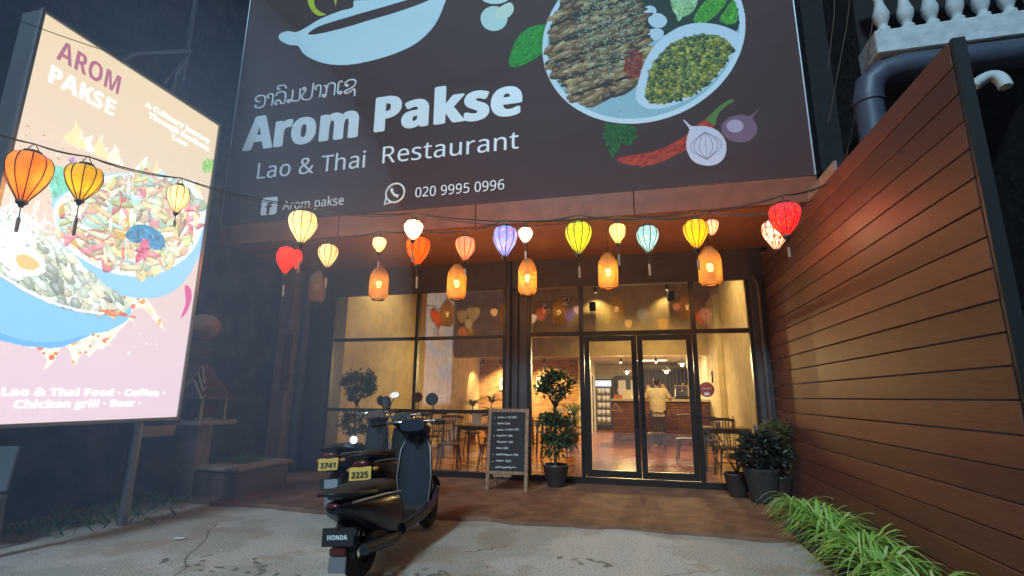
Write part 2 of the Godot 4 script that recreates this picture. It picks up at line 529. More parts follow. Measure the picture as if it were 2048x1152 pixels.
const S_EGG1 := [1119.6, 297.6, 1117.9, 303.6, 1113.7, 307.8, 1107.9, 309.4, 1101.7, 308.2, 1096.1, 304.3, 1092.4, 298.5, 1091.3, 292.0, 1093.0, 286.0, 1097.2, 281.7, 1103.0, 280.1, 1109.3, 281.4, 1114.8, 285.3, 1118.5, 291.1]
const S_EGG2 := [1140.2, 331.4, 1136.4, 338.5, 1129.5, 342.4, 1120.8, 342.5, 1112.0, 338.7, 1104.9, 331.7, 1100.8, 322.8, 1100.6, 313.9, 1104.4, 306.8, 1111.4, 302.8, 1120.2, 302.8, 1129.0, 306.7, 1136.1, 313.8, 1140.1, 322.6]
const S_EGG3 := [1132.2, 354.8, 1131.2, 361.7, 1126.2, 367.8, 1118.2, 371.8, 1108.8, 372.9, 1099.9, 371.0, 1093.1, 366.3, 1089.9, 359.8, 1090.9, 352.8, 1096.0, 346.7, 1104.0, 342.7, 1113.5, 341.6, 1122.4, 343.7, 1129.1, 348.4]
const S_MEAT := [974.9, 167.3, 922.0, 210.4, 887.9, 263.0, 873.7, 328.8, 874.5, 382.7, 888.2, 424.5, 920.0, 474.6, 958.8, 516.9, 986.7, 513.3, 1031.4, 491.2, 1070.1, 472.1, 1089.9, 393.3, 1089.0, 341.5, 1084.9, 261.3, 1079.0, 139.7]
const S_MEAT_BOX := [873.7, 139.7, 1089.9, 516.9]
const S_MEAT_RED := [1045.9, 398.6, 1073.7, 390.5, 1083.4, 417.7, 1074.2, 454.0, 1049.1, 456.3]
const S_SESAME := [974.0, 126.1, 959.5, 235.6, 934.4, 312.8, 956.2, 383.3, 966.0, 449.7, 1022.0, 445.7, 1057.8, 374.9, 1086.2, 354.0, 1080.5, 233.4, 1067.6, 133.7]
const S_BOWL := [1065.2, 511.0, 1069.9, 478.3, 1088.6, 421.1, 1117.6, 379.0, 1156.6, 351.6, 1199.3, 344.2, 1240.1, 354.5, 1271.3, 373.0, 1286.0, 390.6, 1279.9, 419.6, 1246.9, 469.4, 1203.7, 510.7, 1158.4, 534.0, 1114.5, 542.3, 1083.3, 535.5]
const S_SAUCE := [1086.1, 499.3, 1090.4, 475.2, 1101.7, 439.6, 1121.3, 411.5, 1149.3, 386.0, 1186.8, 376.2, 1223.0, 377.8, 1252.7, 392.0, 1269.8, 418.5, 1259.0, 441.1, 1236.5, 473.7, 1204.2, 503.6, 1167.3, 522.1, 1125.6, 529.4, 1094.4, 523.7]
const S_PARSLEY := [998.4, 563.0, 990.5, 572.9, 997.9, 581.1, 986.5, 596.6, 999.3, 603.0, 996.8, 614.7, 1007.5, 618.3, 1001.8, 627.2, 1008.6, 649.3, 1017.6, 636.1, 1024.2, 629.8, 1029.1, 611.4, 1039.5, 619.7, 1049.9, 623.3, 1054.7, 609.7, 1065.4, 606.3, 1059.7, 591.3, 1066.3, 585.0, 1051.9, 573.5]
const S_CHILI := [1020.3, 650.5, 1046.9, 645.3, 1088.7, 643.0, 1130.4, 630.5, 1161.7, 613.4, 1191.4, 588.1, 1208.9, 580.0, 1220.9, 593.1, 1216.1, 605.2, 1190.8, 627.3, 1149.4, 651.1, 1097.6, 670.6, 1056.4, 669.6, 1035.7, 662.8]
const S_STEM := [1206.0, 579.6, 1218.8, 567.3, 1235.7, 552.1, 1254.2, 541.8, 1264.0, 542.1, 1261.6, 547.6, 1245.2, 556.9, 1230.2, 573.5, 1222.7, 595.7, 1213.2, 589.8]
const S_ONION := [1170.7, 598.3, 1160.0, 575.8, 1165.9, 578.9, 1177.2, 592.1, 1202.9, 595.4, 1227.5, 610.1, 1241.0, 637.9, 1236.8, 667.8, 1220.2, 683.8, 1196.8, 684.6, 1174.0, 672.0, 1162.9, 643.5, 1165.5, 617.3]
const S_ONION2 := [1236.4, 595.1, 1253.1, 581.2, 1277.5, 578.7, 1291.5, 584.1, 1311.9, 568.6, 1296.8, 589.3, 1302.8, 608.3, 1299.3, 625.9, 1283.0, 639.6, 1260.2, 639.1, 1241.8, 627.8, 1234.3, 610.9]
const S_ONION2B := [1277.3, 605.0, 1275.2, 611.1, 1270.3, 615.7, 1263.6, 617.7, 1256.4, 616.8, 1250.1, 613.1, 1245.9, 607.4, 1244.8, 600.8, 1246.9, 594.6, 1251.8, 590.1, 1258.6, 588.1, 1265.9, 589.0, 1272.2, 592.7, 1276.2, 598.4]
const P_LEAF1 := [96.9, 464.1, 106.3, 428.3, 131.5, 432.5, 155.2, 486.3, 163.3, 546.9, 163.5, 594.2, 142.8, 570.2, 117.4, 533.3]
const P_LEAF2 := [590.1, 188.3, 633.4, 152.2, 655.6, 178.9, 630.8, 212.2, 602.5, 218.8]
const P_PETAL := [138.4, 393.5, 150.9, 384.2, 165.4, 400.3, 155.8, 411.4]
const P_SPLASH := [135.9, 953.7, 162.6, 965.1, 186.3, 991.5, 182.1, 1017.1, 203.4, 993.2, 217.4, 945.7, 240.2, 958.3, 261.9, 1001.1, 276.4, 962.6, 300.0, 971.4, 311.5, 951.9, 347.0, 932.9, 378.5, 880.9, 409.4, 843.4, 436.2, 865.1, 405.1, 818.8, 442.1, 795.5, 495.1, 830.8, 539.5, 860.4, 477.5, 784.1, 426.0, 755.0, 345.4, 787.4, 280.5, 862.4, 205.6, 917.6]
const P_BODY_B := [126.4, 568.5, 150.8, 629.4, 190.0, 679.5, 248.9, 727.0, 316.4, 760.3, 396.2, 767.7, 485.4, 752.3, 558.4, 706.5, 611.0, 631.2, 640.8, 533.5, 648.6, 407.2, 635.7, 359.5, 320.2, 354.2, 132.2, 511.7]
const P_RIM_B := [124.6, 558.4, 139.3, 610.1, 174.6, 656.0, 237.0, 685.5, 317.1, 700.9, 418.6, 692.0, 507.2, 649.0, 594.9, 562.6, 633.6, 462.1, 637.4, 369.4, 604.9, 319.2, 531.3, 292.5, 428.8, 310.4, 336.9, 348.4, 255.9, 392.3, 179.0, 460.0, 136.0, 518.0]
const P_IN_B := [137.6, 556.6, 155.3, 609.4, 189.4, 645.3, 245.6, 667.2, 322.5, 676.2, 414.2, 666.6, 491.7, 628.8, 570.5, 549.9, 609.3, 457.9, 614.7, 377.9, 584.5, 337.8, 521.5, 313.0, 424.5, 331.6, 340.2, 367.1, 262.4, 410.3, 189.9, 471.8, 150.7, 523.3]
const P_RIM_BOX := [124.6, 292.5, 637.4, 700.9]
const P_HERB := [343.7, 567.5, 367.7, 524.3, 420.4, 509.9, 472.0, 526.3, 487.7, 559.0, 462.4, 585.1, 413.4, 577.7, 368.7, 580.6]
const P_CHILI2 := [392.4, 614.2, 402.9, 570.1, 419.3, 557.8, 431.3, 594.1, 408.9, 636.2, 393.1, 649.2]
const P_LIME := [145.0, 522.3, 161.0, 503.2, 185.0, 509.7, 199.4, 541.5, 187.2, 570.1, 163.9, 565.7]
const P_BODY_A := [-33.2, 754.9, 34.8, 780.6, 110.4, 814.4, 204.7, 837.8, 295.1, 842.9, 369.4, 829.5, 401.4, 797.4, 397.6, 845.2, 339.2, 889.1, 288.1, 904.8, 235.0, 929.1, 135.9, 953.7, 62.7, 931.8, -5.3, 904.5]
const P_FOOT_A := [-5.3, 904.5, 61.8, 926.6, 133.9, 942.8, 208.8, 934.9, 291.0, 904.5, 262.6, 926.1, 211.9, 952.0, 148.9, 958.0, 65.6, 947.4, -0.6, 929.3]
const P_IN_A := [-54.2, 641.9, 4.0, 613.7, 76.9, 631.1, 128.3, 636.6, 190.0, 679.5, 288.0, 734.0, 358.6, 768.3, 400.8, 794.1, 360.8, 827.6, 293.8, 835.2, 203.2, 829.1, 108.4, 803.4, 33.1, 771.5, -35.0, 744.8]
const P_LIP_A := [-34.6, 747.4, 33.6, 774.1, 109.1, 807.5, 203.7, 832.0, 291.1, 837.3, 368.9, 826.3]
const P_NOOD := [0.0, 600.5, 99.9, 712.4]
const P_EGG := [32.6, 720.6, 38.9, 693.6, 68.1, 681.9, 106.3, 691.1, 132.7, 717.8, 132.9, 747.2, 103.7, 764.4, 67.8, 763.0, 42.2, 748.5]
const P_YOLK := [60.3, 722.7, 76.5, 708.2, 104.5, 715.0, 119.9, 731.4, 104.2, 747.0, 76.2, 745.4]
const P_STICK := [298.5, 822.1, 408.0, 835.2]
const P_CHILI3 := [593.9, 687.5, 616.2, 688.6, 630.3, 718.7, 621.8, 774.1, 597.0, 808.3, 608.8, 749.7]
const S_ONION_C := Vector2(1201.7, 641.2)
const S_ONION_R := 35.8
const LAO := [[-5.815, 6.008, -5.863, 6.003, -5.906, 6.033, -5.916, 6.081, -5.877, 6.111, -5.816, 6.113, -5.752, 6.092, -5.729, 6.054, -5.728, 5.996, -5.731, 5.927, -5.787, 5.894, -5.848, 5.891, -5.906, 5.917, -5.91, 5.94, -5.887, 5.955],
	[-5.642, 6.041, -5.668, 6.051, -5.688, 6.083, -5.675, 6.11, -5.634, 6.119, -5.596, 6.102, -5.579, 6.067, -5.58, 5.975, -5.588, 5.895],
	[-5.524, 6.065, -5.512, 6.109, -5.454, 6.124, -5.38, 6.113, -5.345, 6.068, -5.34, 5.975, -5.356, 5.908, -5.404, 5.909, -5.446, 5.967, -5.495, 5.974, -5.528, 5.944, -5.517, 5.908, -5.487, 5.904, -5.471, 5.925],
	[-5.462, 6.195, -5.484, 6.175, -5.511, 6.196, -5.509, 6.231, -5.456, 6.244, -5.382, 6.229, -5.339, 6.171],
	[-5.215, 6.129, -5.211, 6.036, -5.218, 5.946, -5.261, 5.906, -5.293, 5.928, -5.284, 5.955, -5.241, 5.943, -5.168, 5.916, -5.097, 5.917, -5.073, 5.959, -5.08, 6.132],
	[-4.989, 6.101, -5.012, 6.099, -5.032, 6.125, -5.01, 6.138, -4.979, 6.116, -4.98, 6.071, -5.025, 6.009, -5.032, 5.965, -4.992, 5.919, -4.922, 5.909, -4.866, 5.929, -4.848, 5.983, -4.842, 6.199],
	[-4.759, 6.066, -4.782, 6.07, -4.802, 6.096, -4.788, 6.128, -4.743, 6.138, -4.7, 6.114, -4.696, 6.017, -4.704, 5.923],
	[-4.615, 5.949, -4.639, 5.958, -4.651, 5.937, -4.629, 5.915, -4.601, 5.919, -4.59, 5.979, -4.589, 6.058, -4.62, 6.114, -4.642, 6.111],
	[-4.589, 6.058, -4.564, 6.128, -4.509, 6.145, -4.455, 6.122, -4.439, 6.069, -4.442, 5.918],
	[-4.309, 6.128, -4.339, 6.15, -4.377, 6.133, -4.382, 6.06, -4.385, 5.971, -4.365, 5.935, -4.325, 5.923, -4.316, 5.95, -4.34, 5.97, -4.358, 5.956],
	[-4.232, 6.077, -4.213, 6.057, -4.229, 6.046, -4.256, 6.069, -4.257, 6.115, -4.204, 6.146, -4.126, 6.145, -4.078, 6.104, -4.095, 6.039, -4.169, 5.995, -4.255, 5.963, -4.259, 5.936, -4.218, 5.919, -4.153, 5.942, -4.101, 5.973, -4.082, 5.948, -4.079, 5.848]]
const LANTERNS := [
	[-4.8, 3.24, 2.82, 5.45, 0.153, 2.56, "orange"],
	[-4.48, 3.19, 2.88, 5.25, 0.131, 2.57, "chartreuse"],
	[-4.32, 3.31, 3.03, 4.5, 0.097, 2.89, "cream_hot"],
	[-3.79, 3.44, 3.05, 3.3, 0.168, 2.69, "cream"],
	[-2.33, 3.2, 2.97, 3.35, 0.104, 2.72, "white_hot"],
	[-1.41, 3.23, 2.87, 2.85, 0.145, 2.8200000000000003, "blue"],
	[-0.56, 3.22, 2.85, 2.85, 0.147, 2.58, "lime"],
	[0.63, 3.01, 2.72, 3.25, 0.117, 2.51, "yellow"],
	[1.45, 3.13, 2.81, 3.2, 0.145, 2.6, "crimson"],
	[1.47, 3.12, 2.8, 2.75, 0.128, 2.75, "white_red"],
	[-4.45, 3.22, 2.85, 2.7, 0.124, 2.55, "red"],
	[-4.48, 3.26, 2.97, 2.45, 0.071, 2.9200000000000004, "red"],
	[-3.86, 3.23, 2.92, 2.65, 0.125, 2.65, "ivory"],
	[-3.1, 3.26, 3.06, 2.7, 0.087, 2.83, "amber_hot"],
	[-2.61, 3.26, 2.9, 2.6, 0.156, 2.6, "tangerine"],
	[-1.98, 3.22, 2.92, 2.6, 0.126, 2.73, "peach"],
	[-1.2, 3.25, 3.06, 2.7, 0.086, 2.87, "rose_hot"],
	[-0.12, 3.01, 2.8, 3.3, 0.084, 2.58, "gold_hot"],
	[0.19, 3.15, 2.85, 2.75, 0.121, 2.59, "teal"],
	[0.88, 3.22, 3.04, 2.6, 0.076, 2.99, "pink_hot"]]
const RATTANS := [
	[-4.83, 3.24, 2.71, 1.45, 0.13],
	[-3.76, 3.26, 2.71, 1.45, 0.141],
	[-2.49, 3.21, 2.66, 1.48, 0.139],
	[-1.43, 3.24, 2.68, 1.5, 0.131],
	[-0.31, 3.25, 2.72, 1.5, 0.133],
	[0.99, 3.26, 2.71, 1.5, 0.143]]

# ---------------------------------------------------------------- printed pictures

func fill_poly(im: Image, pts: Array, c: Color) -> void:
	var y0 := 1e9; var y1 := -1e9
	for p in pts:
		y0 = minf(y0, p.y); y1 = maxf(y1, p.y)
	var m := pts.size()
	for y in range(maxi(0, int(y0)), mini(im.get_height() - 1, int(y1)) + 1):
		var xs := []
		for i in m:
			var a: Vector2 = pts[i]; var b: Vector2 = pts[(i + 1) % m]
			if (a.y <= y + 0.5) != (b.y <= y + 0.5):
				xs.append(a.x + (y + 0.5 - a.y) / (b.y - a.y) * (b.x - a.x))
		xs.sort()
		for i in range(0, xs.size() - 1, 2):
			var xa := maxi(0, roundi(xs[i])); var xb := mini(im.get_width(), roundi(xs[i + 1]))
			if xb > xa:
				im.fill_rect(Rect2i(xa, y, xb - xa, 1), c)

func oval(c: Vector2, r: Vector2, turn := 0.0, wob := 0.0, steps := 28) -> Array:
	var out := []
	for k in steps:
		var a := TAU * k / steps
		var q := 1.0 + (rng.randf_range(-wob, wob) if wob > 0.0 else 0.0)
		out.append(c + (Vector2(cos(a), sin(a)) * r * q).rotated(turn))
	return out

func stroke(im: Image, pts: Array, w: float, c: Color) -> void:
	for i in pts.size() - 1:
		var a: Vector2 = pts[i]; var b: Vector2 = pts[i + 1]
		var s := (b - a).normalized().orthogonal() * w * 0.5
		var e := (b - a).normalized() * w * 0.25
		fill_poly(im, [a + s - e, b + s + e, b - s + e, a - s - e], c)

func smooth(pts: Array, closed := true) -> Array:   # Catmull-Rom
	var out := []
	var m := pts.size()
	for i in (m if closed else m - 1):
		var p0: Vector2 = pts[(i - 1 + m) % m] if closed or i > 0 else pts[i]
		var p1: Vector2 = pts[i]
		var p2: Vector2 = pts[(i + 1) % m]
		var p3: Vector2 = pts[(i + 2) % m] if closed or i < m - 2 else p2
		for k in 5:
			var t := k / 5.0
			out.append(0.5 * (2.0 * p1 + (p2 - p0) * t + (2.0 * p0 - 5.0 * p1 + 4.0 * p2 - p3) * t * t + (3.0 * p1 - p0 - 3.0 * p2 + p3) * t * t * t))
	if not closed:
		out.append(pts[m - 1])
	return out

func v2(flat: Array) -> Array:
	var out := []
	for i in range(0, flat.size(), 2):
		out.append(Vector2(flat[i], flat[i + 1]))
	return out

func inside(p: Vector2, poly: PackedVector2Array) -> bool:
	return Geometry2D.is_point_in_polygon(p, poly)

# fills a polygon with small dabs of many colours: chopped food, herbs, noodles
func dabs(im: Image, poly: Array, count: int, cols: Array, r0: float, r1: float, long := 1.0, turn := -100.0, pieces := false) -> void:
	var pk := PackedVector2Array(poly)
	var lo := Vector2(1e9, 1e9); var hi := -lo
	for p in poly:
		lo = lo.min(p); hi = hi.max(p)
	for k in count:
		var p := Vector2(rng.randf_range(lo.x, hi.x), rng.randf_range(lo.y, hi.y))
		if not inside(p, pk):
			continue
		var r := rng.randf_range(r0, r1)
		var c: Color = cols[rng.randi() % cols.size()]
		c = c * rng.randf_range(0.82, 1.12)
		c.a = 1.0
		var rr := Vector2(r * long * rng.randf_range(0.7, 1.3), r)
		var tw := rng.randf() * TAU if turn < -99.0 else turn + rng.randf_range(-0.3, 0.3)
		if pieces:   # the print shows rounded pieces: dark rim, body, pale middle
			fill_poly(im, oval(p + Vector2(1.5, 2.5), rr * 1.06, tw, 0.12, 12), (c * 0.8).clamp())
			fill_poly(im, oval(p, rr, tw, 0.12, 12), c.clamp())
			fill_poly(im, oval(p - Vector2(rr.y, rr.y) * 0.2, rr * 0.5, tw, 0.15, 10), c.lerp(Color.WHITE, 0.35).clamp())
			continue
		fill_poly(im, oval(p, rr, tw, 0.18, 10), c.clamp())

func sign_picture() -> ImageTexture:
	var im := Image.create(SIGN_W, SIGN_H, false, Image.FORMAT_RGB8)
	rng.seed = 501
	var ground := Color(0.265, 0.14, 0.13)
	im.fill(ground)
	for k in 5200:   # weave of the banner cloth, faint
		var g := rng.randf_range(0.9, 1.1)
		im.fill_rect(Rect2i(rng.randi() % SIGN_W, rng.randi() % SIGN_H, 2 + rng.randi() % 9, 1 + rng.randi() % 2), Color(ground.r * g, ground.g * g, ground.b * g))
	var pale := Color(0.84, 0.93, 0.95)
	fill_poly(im, smooth(v2(S_WOK)), pale)
	fill_poly(im, smooth(v2(S_WOK_IN)), ground)
	fill_poly(im, smooth(v2(S_SWOOSH)), Color(0.78, 0.82, 0.12))
	fill_poly(im, v2(S_SWOOSH2), Color(0.78, 0.82, 0.12))
	fill_poly(im, smooth(v2(S_MUSH1)), Color(0.8, 0.92, 0.88))
	fill_poly(im, smooth(v2(S_MUSH2)), Color(0.88, 0.95, 0.86))
	fill_poly(im, smooth(v2(S_MUSH3)), Color(0.85, 0.95, 0.9))
	var lf := smooth(v2(S_LEAF))
	fill_poly(im, lf, Color(0.08, 0.6, 0.14))
	dabs(im, lf, 260, [Color(0.12, 0.66, 0.16), Color(0.06, 0.5, 0.12)], 1.0, 2.4, 2.5, -0.9)
	for yy in [112.0, 430.0]:   # welded seams of the banner cloth
		stroke(im, [Vector2(0, yy), Vector2(SIGN_W, yy + 1.0)], 1.3, Color(0.2, 0.105, 0.1))
	# plate
	var plate := smooth(v2(S_PLATE)); var dish := smooth(v2(S_PLATE_IN))
	fill_poly(im, plate, Color(0.86, 0.93, 0.96))
	fill_poly(im, dish, Color(0.62, 0.78, 0.82))
	dabs(im, dish, 900, [Color(0.58, 0.75, 0.78), Color(0.68, 0.82, 0.86)], 1.0, 2.2)
	fill_poly(im, smooth(v2(S_SALAD)), Color(0.08, 0.2, 0.16))
	dabs(im, smooth(v2(S_SALAD)), 300, [Color(0.06, 0.24, 0.16), Color(0.04, 0.14, 0.14)], 2.0, 5.0)
	for q in [S_CUC1, S_CUC2]:
		var cu := smooth(v2(q))
		fill_poly(im, cu, Color(0.3, 0.66, 0.16))
		dabs(im, cu, 420, [Color(0.4, 0.76, 0.2), Color(0.24, 0.58, 0.14)], 1.0, 2.6)
	var ca := smooth(v2(S_CAULI))
	fill_poly(im, ca, Color(0.66, 0.84, 0.58))
	dabs(im, ca, 260, [Color(0.78, 0.92, 0.7), Color(0.56, 0.76, 0.46)], 1.5, 3.2)
	for q in [S_EGG1, S_EGG2, S_EGG3]:
		fill_poly(im, smooth(v2(q)), Color(0.82, 0.9, 0.94))
	var meat := smooth(v2(S_MEAT))
	fill_poly(im, meat, Color(0.42, 0.34, 0.22))
	dabs(im, meat, 900, [Color(0.62, 0.5, 0.3), Color(0.7, 0.58, 0.36), Color(0.5, 0.36, 0.2), Color(0.3, 0.22, 0.15)], 2.5, 7.0, 3.2, -0.28, true)
	for k in 7:   # char marks between the slices
		var yy := 0.06 + 0.135 * k
		var a := Vector2(lerpf(S_MEAT_BOX[0], S_MEAT_BOX[2], 0.03), lerpf(S_MEAT_BOX[1], S_MEAT_BOX[3], yy + 0.07))
		var b := Vector2(lerpf(S_MEAT_BOX[0], S_MEAT_BOX[2], 0.97), lerpf(S_MEAT_BOX[1], S_MEAT_BOX[3], yy - 0.05))
		for t in 26:
			var p := a.lerp(b, t / 25.0) + Vector2(0, rng.randf_range(-3, 3))
			if inside(p, PackedVector2Array(meat)):
				fill_poly(im, oval(p, Vector2(rng.randf_range(4, 9), rng.randf_range(1.5, 4.5)), -0.25, 0.2, 9), Color(0.14, 0.1, 0.08))
	dabs(im, smooth(v2(S_MEAT_RED)), 160, [Color(0.5, 0.14, 0.1), Color(0.6, 0.24, 0.14)], 2.0, 4.5)
	dabs(im, smooth(v2(S_SESAME)), 1500, [Color(0.62, 0.74, 0.58), Color(0.75, 0.82, 0.64), Color(0.32, 0.42, 0.34), Color(0.5, 0.62, 0.5)], 0.9, 2.0, 1.4)
	fill_poly(im, smooth(v2(S_BOWL)), Color(0.84, 0.91, 0.95))
	var sauce := smooth(v2(S_SAUCE))
	fill_poly(im, sauce, Color(0.42, 0.46, 0.16))
	dabs(im, sauce, 1500, [Color(0.62, 0.62, 0.2), Color(0.5, 0.56, 0.2), Color(0.34, 0.44, 0.18), Color(0.2, 0.28, 0.12), Color(0.7, 0.66, 0.2)], 1.8, 4.2, 1.3, -100.0, true)
	# garnish below the plate
	var pa := v2(S_PARSLEY)
	fill_poly(im, pa, Color(0.1, 0.36, 0.1))
	dabs(im, pa, 160, [Color(0.14, 0.44, 0.12), Color(0.06, 0.26, 0.08)], 1.0, 2.4, 2.0, 1.2)
	var ch := smooth(v2(S_CHILI))
	fill_poly(im, ch, Color(0.72, 0.2, 0.08))
	dabs(im, ch, 300, [Color(0.78, 0.26, 0.1), Color(0.62, 0.13, 0.06)], 1.2, 2.4, 4.0, -0.5)
	fill_poly(im, smooth(v2(S_STEM)), Color(0.36, 0.5, 0.2))
	var o2 := smooth(v2(S_ONION2))
	fill_poly(im, o2, Color(0.5, 0.36, 0.44))
	fill_poly(im, smooth(v2(S_ONION2B)), Color(0.72, 0.66, 0.74))
	var on := smooth(v2(S_ONION))
	fill_poly(im, on, Color(0.84, 0.83, 0.88))
	for k in 7:
		var l := []
		for t in 9:
			var u := t / 8.0
			var q := Vector2(sin((k - 3) * 0.42), cos((k - 3) * 0.42))
			l.append(S_ONION_C + Vector2(q.x * sin(u * PI) * S_ONION_R * 0.9, lerpf(-0.9, 0.85, u) * S_ONION_R) )
		stroke(im, l, 1.2, Color(0.5, 0.46, 0.54))
	return ImageTexture.create_from_image(im)

func poster_picture() -> ImageTexture:
	var im := Image.create(POST_W, POST_H, false, Image.FORMAT_RGB8)
	rng.seed = 777
	# printed ground: warm cream above, rose below
	for y in POST_H:
		var t := float(y) / POST_H
		var c := Color(0.88, 0.8, 0.65).lerp(Color(0.87, 0.79, 0.73), clampf(t * 2.6, 0, 1)).lerp(Color(0.87, 0.78, 0.82), clampf((t - 0.45) * 2.4, 0, 1))
		im.fill_rect(Rect2i(0, y, POST_W, 1), c)
	for k in 420:   # flying specks of broth, spice and herb
		var p := Vector2(rng.randf() * POST_W, POST_H * rng.randf_range(0.3, 0.48))
		fill_poly(im, oval(p, Vector2(rng.randf_range(1, 4), rng.randf_range(1, 3)), rng.randf() * TAU, 0.2, 9), [Color(0.98, 0.95, 0.86), Color(0.92, 0.78, 0.5), Color(0.7, 0.5, 0.45), Color(0.75, 0.82, 0.55)][rng.randi() % 4])
	# splash crown above the upper bowl
	for k in 26:
		var bx0 := lerpf(P_RIM_BOX[0], P_RIM_BOX[2], rng.randf_range(0.02, 0.98))
		var top := P_RIM_BOX[1] + rng.randf_range(-34, 12)
		var w := rng.randf_range(10, 34)
		fill_poly(im, smooth([Vector2(bx0 - w, P_RIM_BOX[1] + 50), Vector2(bx0 - w * 0.4, lerpf(top, P_RIM_BOX[1] + 50, 0.4)), Vector2(bx0 + rng.randf_range(-14, 14), top), Vector2(bx0 + w * 0.4, lerpf(top, P_RIM_BOX[1] + 50, 0.5)), Vector2(bx0 + w, P_RIM_BOX[1] + 50)]), [Color(0.96, 0.93, 0.82), Color(0.93, 0.88, 0.68), Color(0.82, 0.86, 0.66), Color(0.97, 0.96, 0.92)][rng.randi() % 4])
	for q in [[P_LEAF1, Color(0.45, 0.82, 0.72)], [P_LEAF2, Color(0.6, 0.78, 0.45)], [P_PETAL, Color(0.78, 0.66, 0.8)]]:
		fill_poly(im, smooth(v2(q[0])), q[1])
		dabs(im, smooth(v2(q[0])), 60, [q[1] * 1.08, q[1] * 0.88], 2.0, 4.0, 3.0, 0.9)
	# bright splash under the bowls
	var sp := smooth(v2(P_SPLASH))
	fill_poly(im, sp, Color(0.98, 0.95, 0.86))
	dabs(im, sp, 340, [Color(0.95, 0.88, 0.55), Color(0.98, 0.98, 0.94), Color(0.9, 0.62, 0.35), Color(0.93, 0.5, 0.42)], 3.0, 9.0)
	for k in 46:
		var p := Vector2(rng.randf_range(0.02, 0.9) * POST_W, POST_H * rng.randf_range(0.69, 0.82))
		fill_poly(im, oval(p, Vector2(rng.randf_range(2, 6), rng.randf_range(2, 4)), rng.randf() * TAU, 0.25, 10), Color(0.97, 0.93, 0.9))
	# upper bowl
	var food := [Color(0.97, 0.97, 0.9), Color(0.8, 0.88, 0.74), Color(0.92, 0.72, 0.62), Color(0.84, 0.87, 0.6), Color(0.95, 0.88, 0.72), Color(0.68, 0.82, 0.8), Color(0.9, 0.58, 0.62), Color(0.99, 0.98, 0.95), Color(0.92, 0.8, 0.58), Color(0.78, 0.7, 0.62)]
	fill_poly(im, smooth(v2(P_BODY_B)), Color(0.58, 0.8, 0.97))
	fill_poly(im, smooth(v2(P_RIM_B)), Color(0.9, 0.97, 0.98))
	var bi := smooth(v2(P_IN_B))
	fill_poly(im, bi, Color(0.86, 0.68, 0.36))
	dabs(im, bi, 240, food, 11.0, 28.0, 1.5, -100.0, true)
	dabs(im, bi, 260, food, 4.0, 9.0, 4.5, -100.0, true)
	for k in 40:   # noodle and herb strands
		var p := Vector2(rng.randf_range(P_RIM_BOX[0], P_RIM_BOX[2]), rng.randf_range(P_RIM_BOX[1], P_RIM_BOX[3]))
		var l := []
		var d := Vector2.from_angle(rng.randf() * TAU) * 9.0
		for t in 7:
			if inside(p, PackedVector2Array(bi)):
				l.append(p)
			p += d
			d = d.rotated(rng.randf_range(-0.5, 0.5))
		if l.size() > 2:
			stroke(im, smooth(l, false), rng.randf_range(2.0, 5.0), [Color(0.98, 0.96, 0.88), Color(0.55, 0.75, 0.5), Color(0.85, 0.3, 0.4), Color(0.4, 0.6, 0.7)][rng.randi() % 4])
	for q in [[P_HERB, Color(0.25, 0.55, 0.72)], [P_CHILI2, Color(0.85, 0.42, 0.55)], [P_LIME, Color(0.93, 0.96, 0.86)]]:
		fill_poly(im, smooth(v2(q[0])), q[1])
		dabs(im, smooth(v2(q[0])), 90, [q[1] * 1.15, q[1] * 0.85], 2.0, 5.0, 2.0)
	# lower bowl with noodles and egg
	fill_poly(im, smooth(v2(P_BODY_A)), Color(0.53, 0.78, 0.97))
	fill_poly(im, smooth(v2(P_FOOT_A)), Color(0.45, 0.71, 0.96))
	var ai := smooth(v2(P_IN_A))
	fill_poly(im, ai, Color(0.8, 0.84, 0.74))
	dabs(im, ai, 420, [Color(0.97, 0.98, 0.96), Color(0.88, 0.95, 0.9), Color(0.72, 0.8, 0.72), Color(0.95, 0.93, 0.82), Color(0.62, 0.68, 0.64)], 5.0, 13.0, 2.0, 0.7, true)
	for k in 120:   # rice noodles
		var p := Vector2(rng.randf_range(0, P_NOOD[2]), rng.randf_range(P_NOOD[1], P_NOOD[3]))
		var l := []
		var d := Vector2.from_angle(rng.randf() * TAU) * 8.0
		for t in 8:
			l.append(p)
			p += d
			d = d.rotated(rng.randf_range(-0.7, 0.7))
		stroke(im, smooth(l, false), 3.0, [Color(0.97, 0.98, 0.98), Color(0.86, 0.92, 0.94), Color(0.93, 0.96, 0.97)][rng.randi() % 3])
	fill_poly(im, smooth(v2(P_EGG)), Color(0.97, 0.98, 0.95))
	fill_poly(im, smooth(v2(P_YOLK)), Color(0.93, 0.78, 0.52))
	stroke(im, smooth(v2(P_LIP_A), false), 7.0, Color(0.93, 0.97, 0.98))
	for k in 26:
		var p := Vector2(rng.randf_range(P_STICK[0], P_STICK[2]), rng.randf_range(P_STICK[1], P_STICK[3]))
		stroke(im, [p, p + Vector2(rng.randf_range(16, 44), rng.randf_range(-9, 7))], rng.randf_range(3, 6), [Color(0.86, 0.5, 0.35), Color(0.92, 0.7, 0.5), Color(0.8, 0.42, 0.3)][rng.randi() % 3])
	fill_poly(im, smooth(v2(P_CHILI3)), Color(0.82, 0.35, 0.6))
	# soft halftone of a large print
	im.resize(POST_W / 3, POST_H / 3, Image.INTERPOLATE_BILINEAR)
	im.resize(POST_W, POST_H, Image.INTERPOLATE_CUBIC)
	return ImageTexture.create_from_image(im)

# ---------------------------------------------------------------- the setting

